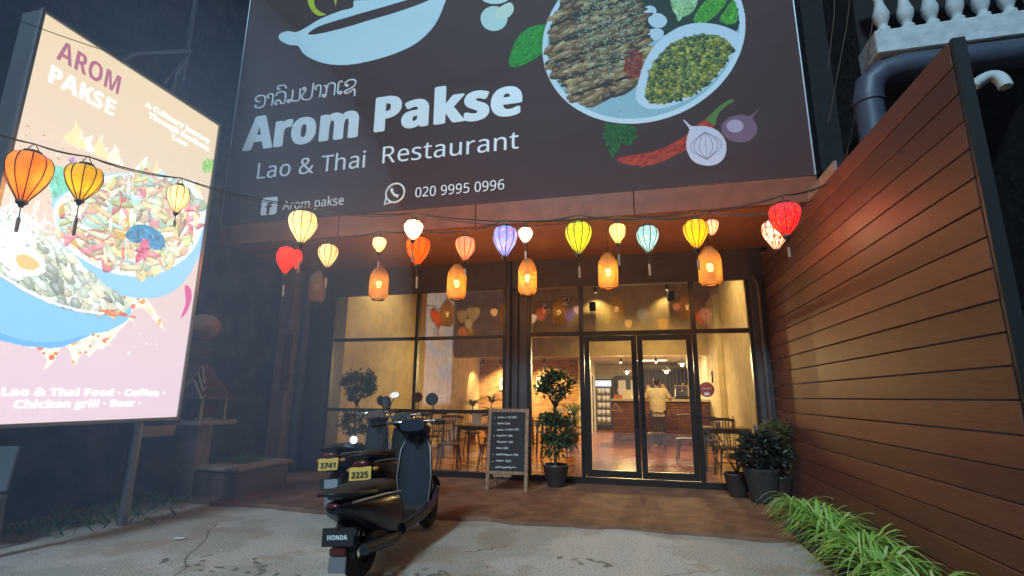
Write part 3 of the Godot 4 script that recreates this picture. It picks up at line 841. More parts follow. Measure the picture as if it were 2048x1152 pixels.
func grid_sheet(x0: float, x1: float, z0: float, z1: float, step: float, y: float, amp: float, seed_n: int) -> MB:
	var f := FastNoiseLite.new()
	f.seed = seed_n
	f.frequency = 0.35
	f.fractal_octaves = 4
	var b := MB.new()
	var nx := int((x1 - x0) / step); var nz := int((z1 - z0) / step)
	for j in nz + 1:
		for i in nx + 1:
			var x := x0 + (x1 - x0) * i / nx; var z := z0 + (z1 - z0) * j / nz
			var h := f.get_noise_2d(x, z)
			var nn := Vector3(f.get_noise_2d(x - 0.05, z) - f.get_noise_2d(x + 0.05, z), 0.1 / maxf(amp, 1e-4), f.get_noise_2d(x, z - 0.05) - f.get_noise_2d(x, z + 0.05)).normalized()
			b.vert(Vector3(x, y + h * amp, z), nn, Vector2((x - x0) / (x1 - x0), (z - z0) / (z1 - z0)))
	for j in nz:
		for i in nx:
			var a := j * (nx + 1) + i
			b.tri(a, a + 1, a + nx + 2)
			b.tri(a, a + nx + 2, a + nx + 1)
	return b

# worn concrete: pale trowelled patches, soil stains, a hairline crack and dark oily spots
func drive_picture() -> ImageTexture:
	rng.seed = 4242
	var w := 1100; var h := 1060   # spans 9.8 m by 9.45 m
	var im := Image.create(w, h, false, Image.FORMAT_RGB8)
	var f := FastNoiseLite.new()
	f.seed = 8
	f.frequency = 0.004
	f.fractal_octaves = 6
	f.domain_warp_enabled = true
	f.domain_warp_amplitude = 40.0
	var g := FastNoiseLite.new()
	g.seed = 15
	g.frequency = 0.011
	g.fractal_octaves = 5
	var pale := Color(0.735, 0.71, 0.665); var mid := Color(0.665, 0.64, 0.585); var brown := Color(0.6, 0.535, 0.45)
	for y in h:
		for x in w:
			var a := f.get_noise_2d(x, y); var b := g.get_noise_2d(x, y)
			var c := mid.lerp(pale, smoothstep(-0.05, 0.18, a + b * 0.25))
			c = c.lerp(brown, 0.6 * smoothstep(0.05, 0.45, b - a * 0.6))
			im.set_pixel(x, y, c)
	var px := func(wx: float, wz: float) -> Vector2: return Vector2((wx + 7.2) / 9.8 * w, (wz - 2.55) / 9.45 * h)
	for k in 420:   # grit and drips
		fill_poly(im, oval(Vector2(rng.randf() * w, rng.randf() * h * 0.6), Vector2(rng.randf_range(0.6, 2.0), rng.randf_range(0.5, 1.3)), rng.randf() * TAU, 0.2, 8), [Color(0.4, 0.36, 0.3), Color(0.5, 0.46, 0.4), Color(0.82, 0.8, 0.77)][rng.randi() % 3])
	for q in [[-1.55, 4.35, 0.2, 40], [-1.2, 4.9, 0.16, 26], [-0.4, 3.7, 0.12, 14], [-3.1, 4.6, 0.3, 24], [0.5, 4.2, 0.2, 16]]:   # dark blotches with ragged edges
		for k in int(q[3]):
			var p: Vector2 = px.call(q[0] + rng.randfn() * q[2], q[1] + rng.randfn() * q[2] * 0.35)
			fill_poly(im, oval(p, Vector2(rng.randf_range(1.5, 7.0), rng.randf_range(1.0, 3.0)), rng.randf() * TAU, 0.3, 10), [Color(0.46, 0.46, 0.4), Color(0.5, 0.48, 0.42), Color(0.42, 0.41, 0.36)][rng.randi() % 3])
	for q in [[Vector2(-1.75, 4.95), Vector2(-0.7, 4.3)], [Vector2(-1.5, 3.75), Vector2(-1.2, 3.45)], [Vector2(-0.7, 4.3), Vector2(0.6, 3.6)], [Vector2(-4.4, 3.4), Vector2(-3.0, 5.4)]]:   # cracks
		var l := []
		for k in 15:
			var p: Vector2 = q[0].lerp(q[1], k / 14.0)
			l.append(px.call(p.x + rng.randf_range(-0.03, 0.03), p.y + rng.randf_range(-0.03, 0.03)))
		stroke(im, l, rng.randf_range(0.8, 1.5), Color(0.36, 0.33, 0.28))
	return ImageTexture.create_from_image(im)

func build_setting() -> void:
	var far := MB.new()
	far.quad(Vector3(-60, -0.12, 60), Vector3(60, -0.12, 60), Vector3(60, -0.12, -60), Vector3(-60, -0.12, -60), Vector3.UP)
	struct("ground", far, mat("soil", grey(0.2)))
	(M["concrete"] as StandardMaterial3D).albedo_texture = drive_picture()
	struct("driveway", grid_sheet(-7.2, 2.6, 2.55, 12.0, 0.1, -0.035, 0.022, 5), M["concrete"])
	var te := MB.new()
	var ef := FastNoiseLite.new()
	ef.seed = 4
	ef.frequency = 1.1
	var ez := func(x: float) -> float: return 2.6 + 0.16 * ef.get_noise_1d(x) - 0.02 * x
	for k in 80:
		var xa := -6.0 + k * 0.0995; var xb := xa + 0.0995
		var za: float = ez.call(xa); var zb: float = ez.call(xb)
		te.quad(Vector3(xa, 0, za), Vector3(xb, 0, zb), Vector3(xb, 0, 0.02), Vector3(xa, 0, 0.02), Vector3.UP)
		te.quad(Vector3(xa, -0.1, za + 0.06), Vector3(xb, -0.1, zb + 0.06), Vector3(xb, 0, zb), Vector3(xa, 0, za), Vector3(0, 0.6, 0.8))
	struct("terrace", te, M["terrace"])
	struct("planting_bed", grid_sheet(1.42, 1.96, 0.9, 8.2, 0.09, 0.0, 0.05, 9), M["soil"])
	# dining room shell
	struct("floor", span(Vector3(-5.5, -0.12, -14.0), Vector3(2.3, 0.0, 0.015)), M["floor_tile"])
	struct("wall_left", span(Vector3(-5.75, -0.1, -14.0), Vector3(-5.45, 4.6, -0.05)), M["wall_inside"])
	struct("wall_right", span(Vector3(2.1, -0.1, -14.0), Vector3(2.35, 4.6, -0.05)), M["wall_inside"])
	struct("pilaster", span(Vector3(1.97, 0.0, -7.2), Vector3(2.1, 3.9, -5.1), 0.01), M["wall_inside"])
	struct("ceiling", span(Vector3(-5.75, 4.5, -6.8), Vector3(2.35, 4.7, -0.05)), M["ceiling"])
	struct("bulkhead", span(Vector3(-5.45, 2.46, -6.9), Vector3(2.1, 4.5, -6.6)), M["bulkhead"])
	struct("ceiling_low", span(Vector3(-5.75, 2.62, -14.0), Vector3(2.35, 2.82, -6.9)), M["ceiling"])
	struct("wall_kitchen", span(Vector3(-1.9, 0.0, -14.2), Vector3(2.35, 2.7, -13.6)), M["wall_inside"])
	struct("wall_passage", span(Vector3(-1.9, 0.0, -13.6), Vector3(-1.62, 2.62, -9.0)), M["wall_inside"])
	struct("facade_front_wall", span(Vector3(-5.75, 3.6, -0.25), Vector3(2.35, 8.2, -0.06)), M["wall_dark"])
	# brick back wall: the courses that show stand out as single bricks over a recessed mortar bed
	var wall := struct("wall_brick", span(Vector3(-5.45, 0.0, -9.5), Vector3(-1.75, 2.62, -9.215)), M["mortar"])
	lay_bricks(wall, Vector3(-5.44, 0.0, -9.215), 3.68, 2.6, 0.93, "brick", 3)
	# neighbouring house on the left: old plastered side wall, upper storey, drain and brick plinth
	var nb := thing("neighbour_house", "dark plastered side wall of the neighbouring house behind the light box", "house", Vector3.ZERO)
	part(nb, "wall", span(Vector3(-7.1, -0.1, -0.6), Vector3(-6.35, 5.2, 9.0)), M["wall_old"])
	part(nb, "upper_wall", span(Vector3(-7.6, 5.2, -0.6), Vector3(-6.75, 9.5, 10.0)), M["wall_old"])
	part(nb, "ledge", span(Vector3(-6.85, 5.06, -0.6), Vector3(-6.2, 5.2, 9.0), 0.02), M["wall_old"])
	part(nb, "drain_pipe", tb([Vector3(-6.58, 5.2, 2.78), Vector3(-6.58, 9.4, 2.78)], 0.035, 10), M["silver"])
	part(nb, "brace", tb([Vector3(-6.5, 6.5, 2.78), Vector3(-6.5, 5.85, 3.6), Vector3(-6.55, 5.35, 3.9)], 0.03, 8), M["silver"])
	part(nb, "brace", tb([Vector3(-6.5, 6.45, 2.8), Vector3(-6.45, 5.95, 2.98), Vector3(-6.5, 5.5, 3.0)], 0.022, 8), M["silver"])
	part(nb, "brace", tb([Vector3(-6.5, 6.35, 2.85), Vector3(-6.48, 5.7, 3.12)], 0.016, 8), M["silver"])
	var tp := MB.new()
	for i in 12:
		var a := i / 12.0; var b := (i + 1) / 12.0
		var za := 2.7 + a * 0.36; var zb := 2.7 + b * 0.36
		var xa := -6.5 + 0.035 * sin(a * 17.0); var xb := -6.5 + 0.035 * sin(b * 17.0)
		tp.quad(Vector3(xa, 4.95, za), Vector3(xb, 4.98, zb), Vector3(xb, 6.1 - 0.5 * b, zb), Vector3(xa, 6.1 - 0.5 * a, za), Vector3(1, 0, 0))
	part(nb, "tarpaulin", tp, M["tarp"])
	part(nb, "window_frame", span(Vector3(-6.75, 6.6, 3.4), Vector3(-6.7, 8.4, 4.9), 0.01), M["black"])
	part(nb, "window_pane", span(Vector3(-6.7, 6.7, 3.5), Vector3(-6.695, 8.3, 4.8)), M["gloss_black"])
	# neighbouring house on the right: balcony with turned balusters, duct, dark wall
	var rb := thing("balcony_house", "dark neighbouring house with a white balustraded balcony beyond the fence", "house", Vector3.ZERO)
	part(rb, "wall", span(Vector3(2.75, -0.1, -0.6), Vector3(9.0, 9.0, 0.6)), M["wall_dark"])
	part(rb, "upper_wall", span(Vector3(3.06, 4.8, 0.6), Vector3(9.0, 9.0, 1.5)), M["wall_dark"])
	part(rb, "side_wall", span(Vector3(4.6, -0.1, 0.6), Vector3(9.0, 4.75, 9.0)), M["wall_dark"])
	var bal := part(rb, "balcony_slab", span(Vector3(3.02, 5.4, 1.505), Vector3(7.5, 5.72, 2.0), 0.015), M["balcony_white"])
	part(rb, "balcony_soffit", span(Vector3(3.1, 5.1, 1.505), Vector3(7.5, 5.395, 1.9)), M["wall_dark"])
	var bp := [Vector2(0.05, 0), Vector2(0.075, 0.0), Vector2(0.075, 0.06), Vector2(0.045, 0.09), Vector2(0.06, 0.13), Vector2(0.085, 0.2), Vector2(0.09, 0.27), Vector2(0.06, 0.38), Vector2(0.042, 0.48), Vector2(0.06, 0.52), Vector2(0.04, 0.56), Vector2(0.06, 0.62), Vector2(0.075, 0.64), Vector2(0.075, 0.7)]
	var bm := lt(bp, 14).mesh()
	for k in 15:
		part(bal, "baluster", bm, M["balcony_white"], Vector3(3.16 + k * 0.26, 5.72, 1.9))
	part(bal, "handrail", span(Vector3(3.05, 6.42, 1.8), Vector3(7.5, 6.56, 2.0), 0.02), M["balcony_white"])
	var du := thing("ventilation_duct", "thick blue-grey ventilation duct bending down behind the fence top", "duct")
	part(du, "elbow", tb([Vector3(4.3, 4.98, 2.3), Vector3(3.1, 4.98, 2.3), Vector3(2.88, 4.94, 2.3), Vector3(2.74, 4.82, 2.3), Vector3(2.7, 4.62, 2.3)], 0.15, 18), M["duct"])
	part(du, "pipe", tb([Vector3(2.7, 4.61, 2.3), Vector3(2.7, 2.2, 2.3)], 0.143, 18), M["duct"])
	part(du, "collar", tb([Vector3(2.7, 4.58, 2.3), Vector3(2.7, 4.64, 2.3)], 0.158, 18), M["duct"])
	var fx := thing("flexible_hose", "white ribbed flexible hose end at the upper right edge", "hose")
	var fm := MB.new()
	var hp := []
	var hr := []
	for k in 41:
		var a := k / 40.0
		hp.append(HOSE + Vector3(0.16 * sin(a * 1.7), 0.07 * sin(a * PI) - 0.1 * a * a, 0.1 * a))
		hr.append(0.042 + 0.01 * (k % 2))
	fm.tube(hp, hr, 12)
	part(fx, "ribbed_tube", fm, M["balcony_white"])
	part(fx, "bracket", tb([HOSE + Vector3(0, 0.0, 0), HOSE + Vector3(-0.3, 0.02, -0.3)], 0.02, 8), M["silver"])
	for k in 3:
		var w := [[Vector3(2.5, 5.35, 1.9), Vector3(2.75, 6.9, 1.9)], [Vector3(2.42, 4.6, 1.9), Vector3(3.05, 7.2, 1.9)], [Vector3(2.55, 4.1, 1.9), Vector3(3.3, 6.9, 1.9)]]
		var cb := part(self, "guy_wire", tb([w[k][0], (w[k][0] + w[k][1]) * 0.5 + Vector3(0.03, -0.03, 0), w[k][1]], 0.006, 6), M["bark"])
		tag(cb, ["short thin wire nearest the signboard's right edge", "middle thin wire slanting up beside the signboard", "long thin wire slanting up from the fence top"][k], "wire", "wires right of the signboard")

func lay_bricks(parent: Node3D, at: Vector3, w: float, h: float, parts_from: float, mkey: String, seed_n: int) -> void:
	rng.seed = seed_n
	var bw := 0.232; var bh := 0.082; var gap := 0.014
	var full := bx(Vector3.ZERO, Vector3(bw - gap, bh - gap, 0.03), 0.004).mesh()
	var half := bx(Vector3.ZERO, Vector3(bw * 0.5 - gap, bh - gap, 0.03), 0.004).mesh()
	var low := MB.new()
	var rows := int(h / bh)
	for r in rows:
		var x := 0.0
		if r % 2 == 1:
			x = -bw * 0.5
		while x < w - 0.02:
			var x0 := maxf(x, 0.0); var x1 := minf(x + bw, w)
			var c := Vector3((x0 + x1) * 0.5, (r + 0.5) * bh, 0.008 + rng.randf_range(-0.004, 0.004))
			if x1 - x0 > 0.09:
				if r * bh >= parts_from:
					part(parent, "brick", full if x1 - x0 > 0.18 else half, M["%s%d" % [mkey, rng.randi() % 5]], at + c)
				else:
					low.box(at + c, Vector3(x1 - x0 - gap, bh - gap, 0.03))
			x += bw
	if low.v.size():
		stuff(part(parent, "lower_brickwork", low, M[mkey + "1"]))

# ---------------------------------------------------------------- storefront, signs, fence

func pane(parent: Node3D, x0: float, x1: float, y0: float, y1: float, z := 0.0) -> void:
	for q in [z + 0.009, z - 0.009]:   # double glazing
		part(parent, "pane", span(Vector3(x0 + 0.003, y0 + 0.003, q - 0.003), Vector3(x1 - 0.003, y1 - 0.003, q + 0.003)), M["glass"])

func bar(parent: Node3D, called: String, a: Vector3, b: Vector3) -> void:
	part(parent, called, span(a, b, 0.006), M["frame"])

func build_front() -> void:
	var s := thing("restaurant_front", "glazed restaurant front with dark steel frames under a deep ribbed soffit", "shop front")
	part(s, "lintel", span(Vector3(-5.75, 3.1, -0.06), Vector3(1.97, 3.6, 0.05), 0.01), M["lintel"])
	part(s, "sill", span(Vector3(-5.42, 0.0, -0.07), Vector3(1.76, 0.09, 0.06), 0.008), M["frame"])
	# soffit: deck with many narrow ribs running along the front
	var deck := part(s, "soffit", span(Vector3(-6.2, 3.61, 0.051), Vector3(2.19, 3.72, 1.93)), M["soffit"])
	var ribs := MB.new()
	var z := 0.07
	while z < 1.9:
		ribs.tube([Vector3(-6.18, 3.602, z), Vector3(2.18, 3.602, z)], 0.016, 8, false)
		z += 0.046
	stuff(part(deck, "soffit_rib", ribs, M["soffit"]))
	for k in 4:
		var xa := -6.3 + k * 2.1225
		part(s, "fascia_panel", span(Vector3(xa + 0.004, 3.57, 1.93), Vector3(xa + 2.1185, 3.895, 2.0), 0.006), M["fascia"])
	part(s, "fascia_end", span(Vector3(2.125, 3.57, 0.06), Vector3(2.19, 3.895, 1.925), 0.006), M["fascia"])
	# columns
	part(s, "column", span(Vector3(-6.02, 0.0, -0.4), Vector3(-5.42, 3.6, 0.055), 0.015), M["column"])
	part(s, "column", span(Vector3(-2.13, 0.0, -0.2), Vector3(-1.72, 3.1, 0.02), 0.012), M["column"])
	part(s, "column_pipe", tb([Vector3(-2.06, 0.0, 0.07), Vector3(-2.06, 3.58, 0.07)], 0.045, 14), M["column"])
	part(s, "column_pipe", tb([Vector3(-1.92, 0.0, 0.05), Vector3(-1.92, 3.1, 0.05)], 0.03, 12), M["column"])
	part(s, "column", span(Vector3(1.75, 0.0, -0.3), Vector3(1.95, 3.6, 0.06), 0.012), M["column"])
	part(s, "rain_pipe", tb([Vector3(1.86, 0.0, 0.13), Vector3(1.86, 3.0, 0.13), Vector3(1.8, 3.12, 0.1)], 0.04, 14), M["column"])
	# left bay: two lights wide, three high
	var wl := Node3D.new()
	wl.name = "window"
	s.add_child(wl, true)
	for x in [-5.42, -3.74, -2.13]:
		bar(wl, "mullion", Vector3(x - 0.03, 0.09, -0.05), Vector3(x + 0.03, 3.1, 0.05))
	for y in [1.04, 2.28]:
		for q in [[-5.39, -3.77], [-3.71, -2.16]]:
			bar(wl, "transom", Vector3(q[0], y - 0.028, -0.045), Vector3(q[1], y + 0.028, 0.045))
	for q in [[-5.39, -3.77], [-3.71, -2.16]]:
		pane(wl, q[0], q[1], 0.09, 1.012)
		pane(wl, q[0], q[1], 1.068, 2.252)
		pane(wl, q[0], q[1], 2.308, 3.1)
	# right bay: side light, double door with a wide top light, side light
	var wr := Node3D.new()
	wr.name = "window"
	s.add_child(wr, true)
	for x in [-1.71, -0.84, 0.9, 1.73]:
		bar(wr, "mullion", Vector3(x - 0.035, 0.09, -0.05), Vector3(x + 0.035, 3.1, 0.05))
	for q in [[-1.675, -0.875], [-0.805, 0.865], [0.935, 1.695]]:
		bar(wr, "transom", Vector3(q[0], 2.27, -0.045), Vector3(q[1], 2.34, 0.045))
		pane(wr, q[0], q[1], 2.34, 3.1)
	pane(wr, -1.675, -0.875, 0.09, 2.27)
	pane(wr, 0.935, 1.695, 0.09, 2.27)
	for sd in [-1.0, 1.0]:
		var dr := Node3D.new()
		dr.name = "door"
		s.add_child(dr, true)
		var x0 := -0.8 if sd < 0 else 0.033; var x1 := 0.027 if sd < 0 else 0.86
		bar(dr, "stile", Vector3(x0, 0.1, -0.03), Vector3(x0 + 0.085, 2.262, 0.035))
		bar(dr, "stile", Vector3(x1 - 0.085, 0.1, -0.03), Vector3(x1, 2.262, 0.035))
		bar(dr, "top_rail", Vector3(x0 + 0.085, 2.18, -0.03), Vector3(x1 - 0.085, 2.262, 0.035))
		bar(dr, "bottom_rail", Vector3(x0 + 0.085, 0.1, -0.03), Vector3(x1 - 0.085, 0.2, 0.035))
		pane(dr, x0 + 0.085, x1 - 0.085, 0.2, 2.18)
		var hx := x1 - 0.045 if sd < 0 else x0 + 0.045
		part(dr, "handle", tb([Vector3(hx, 0.85, 0.036), Vector3(hx, 0.87, 0.075), Vector3(hx, 1.35, 0.075), Vector3(hx, 1.37, 0.036)], 0.011, 8), M["gloss_black"])
	# conduit on the lintel
	part(s, "conduit", tb([Vector3(-2.05, 3.12, 0.075), Vector3(-2.05, 3.6, 0.075)], 0.02, 8), M["silver"])
	# round red sticker on the right-hand side light
	var st := thing("round_sticker", "round red paper sticker on the glass beside the door", "sticker", Vector3(1.03, 1.42, 0.006))
	var dm := MB.new()
	dm.lathe([Vector2(0.0, 0.002), Vector2(0.112, 0.002), Vector2(0.112, 0.0)], 28, Transform3D(Basis(Vector3(1, 0, 0), PI / 2), Vector3.ZERO))
	part(st, "disc", dm, mat("sticker_red", lin(0.45, 0.08, 0.05), 0.6))
	part(st, "mark", span(Vector3(-0.035, -0.085, 0.003), Vector3(0.035, -0.045, 0.006)), M["paper"])
	part(st, "mark", span(Vector3(-0.07, 0.01, 0.003), Vector3(0.07, 0.018, 0.006)), M["paper"])
	# pillar at the left corner with a narrow red board
	var pl := thing("corner_pillar", "plastered pillar with a narrow dark red board left of the windows", "pillar")
	part(pl, "shaft", span(Vector3(-6.25, -0.05, 0.16), Vector3(-5.95, 3.56, 0.5), 0.02), M["pillar_plaster"])
	part(pl, "drain_pipe", tb([Vector3(-5.84, -0.03, 0.28), Vector3(-5.84, 3.55, 0.28)], 0.075, 14), M["duct"])
	part(pl, "red_board", span(Vector3(-6.05, 1.35, 0.502), Vector3(-5.9, 2.35, 0.525), 0.004), mat("red_board", lin(0.09, 0.018, 0.018), 0.6))

func build_sign() -> void:
	var w := float(SIGN_W) / 165.0; var h := float(SIGN_H) / 165.0
	var s := thing("signboard", "big dark brown printed signboard with white lettering and a plate of food", "signboard", Vector3(-6.3, 3.9, 2.0))
	part(s, "frame", span(Vector3(0, 0, -0.14), Vector3(w, h, -0.003), 0.004), M["dull_metal"])
	for x in [0.012, w - 0.012]:
		part(s, "edge_tube", tb([Vector3(x, 0.0, 0.006), Vector3(x, h, 0.006)], 0.013, 8), M["silver"])
	var pm := mat("sign_print", Color.WHITE, 0.68)
	pm.albedo_texture = sign_picture()
	pm.heightmap_enabled = true   # slack vinyl
	pm.heightmap_texture = noise_tex("slack", 77, 0.012, [[0.0, grey(0.0)], [1.0, Color.WHITE]], 3, 256)
	pm.heightmap_scale = 1.6
	var b := MB.new()
	b.quad(Vector3(0, 0, 0), Vector3(w, 0, 0), Vector3(w, h, 0), Vector3(0, h, 0), Vector3(0, 0, 1))
	part(s, "printed_banner", b, pm)
	var bold := sys_font(["Droid Sans"], 700, 0.0)
	var reg := sys_font(["Droid Sans"], 400)
	var letter_white := mat("sign_white", lin(0.8, 0.83, 0.83), 0.45)
	var o := Vector3(6.3, -3.9, 0.002)
	lettering(s, "lettering", "Arom", bold, 0.555, 2.03, letter_white, o + Vector3(-6.03, 5.16, 0), Basis.IDENTITY, 0.004, 0.022)
	lettering(s, "lettering", "Pakse", bold, 0.555, 2.25, letter_white, o + Vector3(-3.68, 5.2, 0), Basis.IDENTITY, 0.004, 0.022)
	lettering(s, "lettering", "Lao & Thai", reg, 0.27, 1.9, letter_white, o + Vector3(-5.71, 4.63, 0))
	lettering(s, "lettering", "Restaurant", reg, 0.27, 2.08, letter_white, o + Vector3(-3.53, 4.66, 0))
	lettering(s, "lettering", "Arom pakse", reg, 0.145, 1.05, letter_white, o + Vector3(-5.17, 4.065, 0))
	lettering(s, "lettering", "020 9995 0996", reg, 0.15, 1.32, letter_white, o + Vector3(-2.97, 4.075, 0))
	var lao := MB.new()
	for g in LAO:
		var pts := []
		for p in smooth(v2(g), false):
			pts.append(o + Vector3(p.x, p.y, 0.002))
		lao.tube(pts, 0.0175, 6)
	part(s, "script_lettering", lao, letter_white)
	# square mark with a lower-case f
	var sq := MB.new()
	var r := []
	for c in [Vector2(0.105, 0.105), Vector2(-0.105, 0.105), Vector2(-0.105, -0.105), Vector2(0.105, -0.105)]:
		var a0: float = c.angle() - PI / 4
		for k in 5:
			r.append(Vector3(-5.415, 4.15, 0.004) + Vector3(c.x, c.y, 0) + Vector3(cos(a0 + k * PI / 8), sin(a0 + k * PI / 8), 0) * 0.04 + o)
	sq.flat(r)
	var mark := part(s, "square_mark", sq, letter_white)
	lettering(mark, "letter", "f", sys_font(["Droid Sans"], 700, 0.3), 0.19, 0.115, mat("sign_ground", Color(0.265, 0.14, 0.13), 0.6), o + Vector3(-5.47, 4.012, 0.006))
	# speech-bubble mark with a handset
	var wm := MB.new()
	var rp := []
	for k in 37:
		var a := deg_to_rad(250.0) + TAU * k / 36.0
		rp.append(o + Vector3(-3.285 + cos(a) * 0.145, 4.17 + sin(a) * 0.145, 0.003))
	wm.tube(rp, 0.016, 6)
	wm.tube([o + Vector3(-3.42, 4.13, 0.003), o + Vector3(-3.445, 4.005, 0.003), o + Vector3(-3.335, 4.035, 0.003)], 0.016, 6)
	wm.tube([o + Vector3(-3.345, 4.235, 0.003), o + Vector3(-3.33, 4.18, 0.003), o + Vector3(-3.285, 4.13, 0.003), o + Vector3(-3.225, 4.115, 0.003)], [0.03, 0.02, 0.02, 0.03], 8)
	part(s, "bubble_mark", wm, letter_white)

func build_lightbox() -> void:
	var w := float(POST_W) / 320.0; var h := float(POST_H) / 320.0
	# local frame: x runs along the face towards the building, z points out of the face
	var s := thing("light_box_sign", "tall backlit poster box of noodle bowls on the left", "light box", Vector3(-5.1, 1.04, 5.42), PI / 2)
	part(s, "case", span(Vector3(-0.03, -0.03, -0.24), Vector3(w + 0.03, h + 0.03, -0.004), 0.01), M["dull_metal"])
	for q in [[Vector3(-0.035, -0.035, -0.004), Vector3(w + 0.035, 0.0, 0.02)], [Vector3(-0.035, h, -0.004), Vector3(w + 0.035, h + 0.035, 0.02)], [Vector3(-0.035, 0.0, -0.004), Vector3(0.0, h, 0.02)], [Vector3(w, 0.0, -0.004), Vector3(w + 0.035, h, 0.02)]]:
		part(s, "rim", span(q[0], q[1], 0.004), M["dull_metal"])
	for x in [0.35, w - 0.35]:
		part(s, "post", tb([Vector3(x, -1.09, -0.12), Vector3(x, -0.03, -0.12)], 0.05, 12), M["dull_metal"])
	var pic := poster_picture()
	var pm := mat("poster_print", grey(0.3), 0.45)
	pm.emission_enabled = true
	pm.emission_operator = BaseMaterial3D.EMISSION_OP_MULTIPLY
	pm.emission = Color.WHITE
	pm.emission_texture = pic
	pm.emission_energy_multiplier = 1.22
	var b := MB.new()
	b.quad(Vector3(0, 0, 0), Vector3(w, 0, 0), Vector3(w, h, 0), Vector3(0, h, 0), Vector3(0, 0, 1))
	part(s, "lit_poster", b, pm)
	var bold := sys_font(["Droid Sans"], 700)
	var serif := sys_font(["Droid Serif"], 700)
	var wide := sys_font(["Droid Sans"], 700, 0.2)
	var white := glow("poster_white", Color(1.0, 0.98, 0.97), 1.3)
	var plum := glow("poster_plum", Color(0.66, 0.42, 0.52), 1.0)
	var zx := func(zz: float) -> float: return 5.42 - zz
	lettering(s, "lettering", "AROM", bold, 0.2, 0.585, plum, Vector3(zx.call(5.265), 4.325 - 1.04, 0.004))
	lettering(s, "lettering", "PAKSE", bold, 0.165, 0.6, white, Vector3(zx.call(5.285), 4.075 - 1.04, 0.004))
	lettering(s, "lettering", "A Culinary Journey", serif, 0.058, 0.87, white, Vector3(zx.call(4.385), 4.375 - 1.04, 0.004))
	lettering(s, "lettering", "Through Southern", serif, 0.058, 0.82, white, Vector3(zx.call(4.33), 4.275 - 1.04, 0.004))
	lettering(s, "lettering", "Laos", serif, 0.058, 0.2, white, Vector3(zx.call(4.02), 4.18 - 1.04, 0.004))
	lettering(s, "lettering", "Lao & Thai Food · Coffee ·", wide, 0.066, 1.5, white, Vector3(zx.call(5.125), 1.27 - 1.04, 0.004))
	lettering(s, "lettering", "Chicken grill · Beer ·", wide, 0.066, 1.13, white, Vector3(zx.call(5.02), 1.165 - 1.04, 0.004))
	var al := AreaLight3D.new()
	al.name = "box_light"
	al.area_size = Vector2(w * 0.96, h * 0.96)
	al.area_normalize_energy = true
	al.light_color = Color(0.93, 0.96, 1.0)
	al.light_energy = BOX_ENERGY
	al.area_range = 16.0
	al.area_attenuation = 2.0
	al.shadow_enabled = true
	s.add_child(al, true)
	al.position = Vector3(w * 0.5, h * 0.5, 0.03)
	al.rotation.y = PI
	al.rotation = Vector3(0, PI, 0)

func build_fence() -> void:
	rng.seed = 61
	var s := thing("plank_fence", "tall fence of reddish brown horizontal boards along the right side", "fence")
	var top := 3.455
	for k in 19:
		var y1 := top - k * 0.18; var y0 := maxf(y1 - 0.173, 0.02)
		var b := span(Vector3(0, y0 - y1, 0.02), Vector3(0.028, 0.0, 4.98), 0.005)
		part(s, "board", b, M["plank%d" % (rng.randi() % 4)], Vector3(1.95 + rng.randf_range(0.0, 0.005), y1, 0.0))
	for z in [0.25, 1.4, 2.55, 3.7, 4.9]:
		part(s, "post", span(Vector3(1.985, -0.1, z - 0.04), Vector3(2.03, 3.44, z + 0.04), 0.004), M["fence_back"])
	part(s, "end_cap", span(Vector3(1.957, 0.0, 4.985), Vector3(2.03, 3.46, 5.015), 0.004), M["black"])
	# pale offcut behind the fence top, under the end of the fascia
	var pb := part(self, "pale_board", span(Vector3(2.0, 3.3, 2.2), Vector3(2.03, 3.62, 3.0), 0.004), M["pillar_plaster"])
	tag(pb, "pale board edge showing between fence top and signboard end", "board")

# ---------------------------------------------------------------- lanterns

func silk(key: String, base: Color, patt: Array, e: float) -> StandardMaterial3D:
	var m := mat("silk_" + key, Color.WHITE, 0.75)
	if m.emission_enabled:
		return m
	var ramp := [[0.0, base], [0.56, base], [0.585, patt[0]], [0.66, patt[0]], [0.685, base], [0.78, base], [0.8, patt[1]], [1.0, patt[1]]]
	var t := noise_tex("silk_" + key, hash(key) % 1000, 0.045, ramp, 2, 128)
	m.albedo_texture = t
	m.uv1_scale = Vector3(2, 1, 1)
	m.backlight_enabled = true
	m.backlight = lin(0.33, 0.33, 0.33)
	m.emission_enabled = true
	m.emission = Color.WHITE
	m.emission_operator = BaseMaterial3D.EMISSION_OP_MULTIPLY
	m.emission_texture = t
	m.emission_energy_multiplier = e * (0.6 if key.ends_with("hot") else 0.4)
	return m

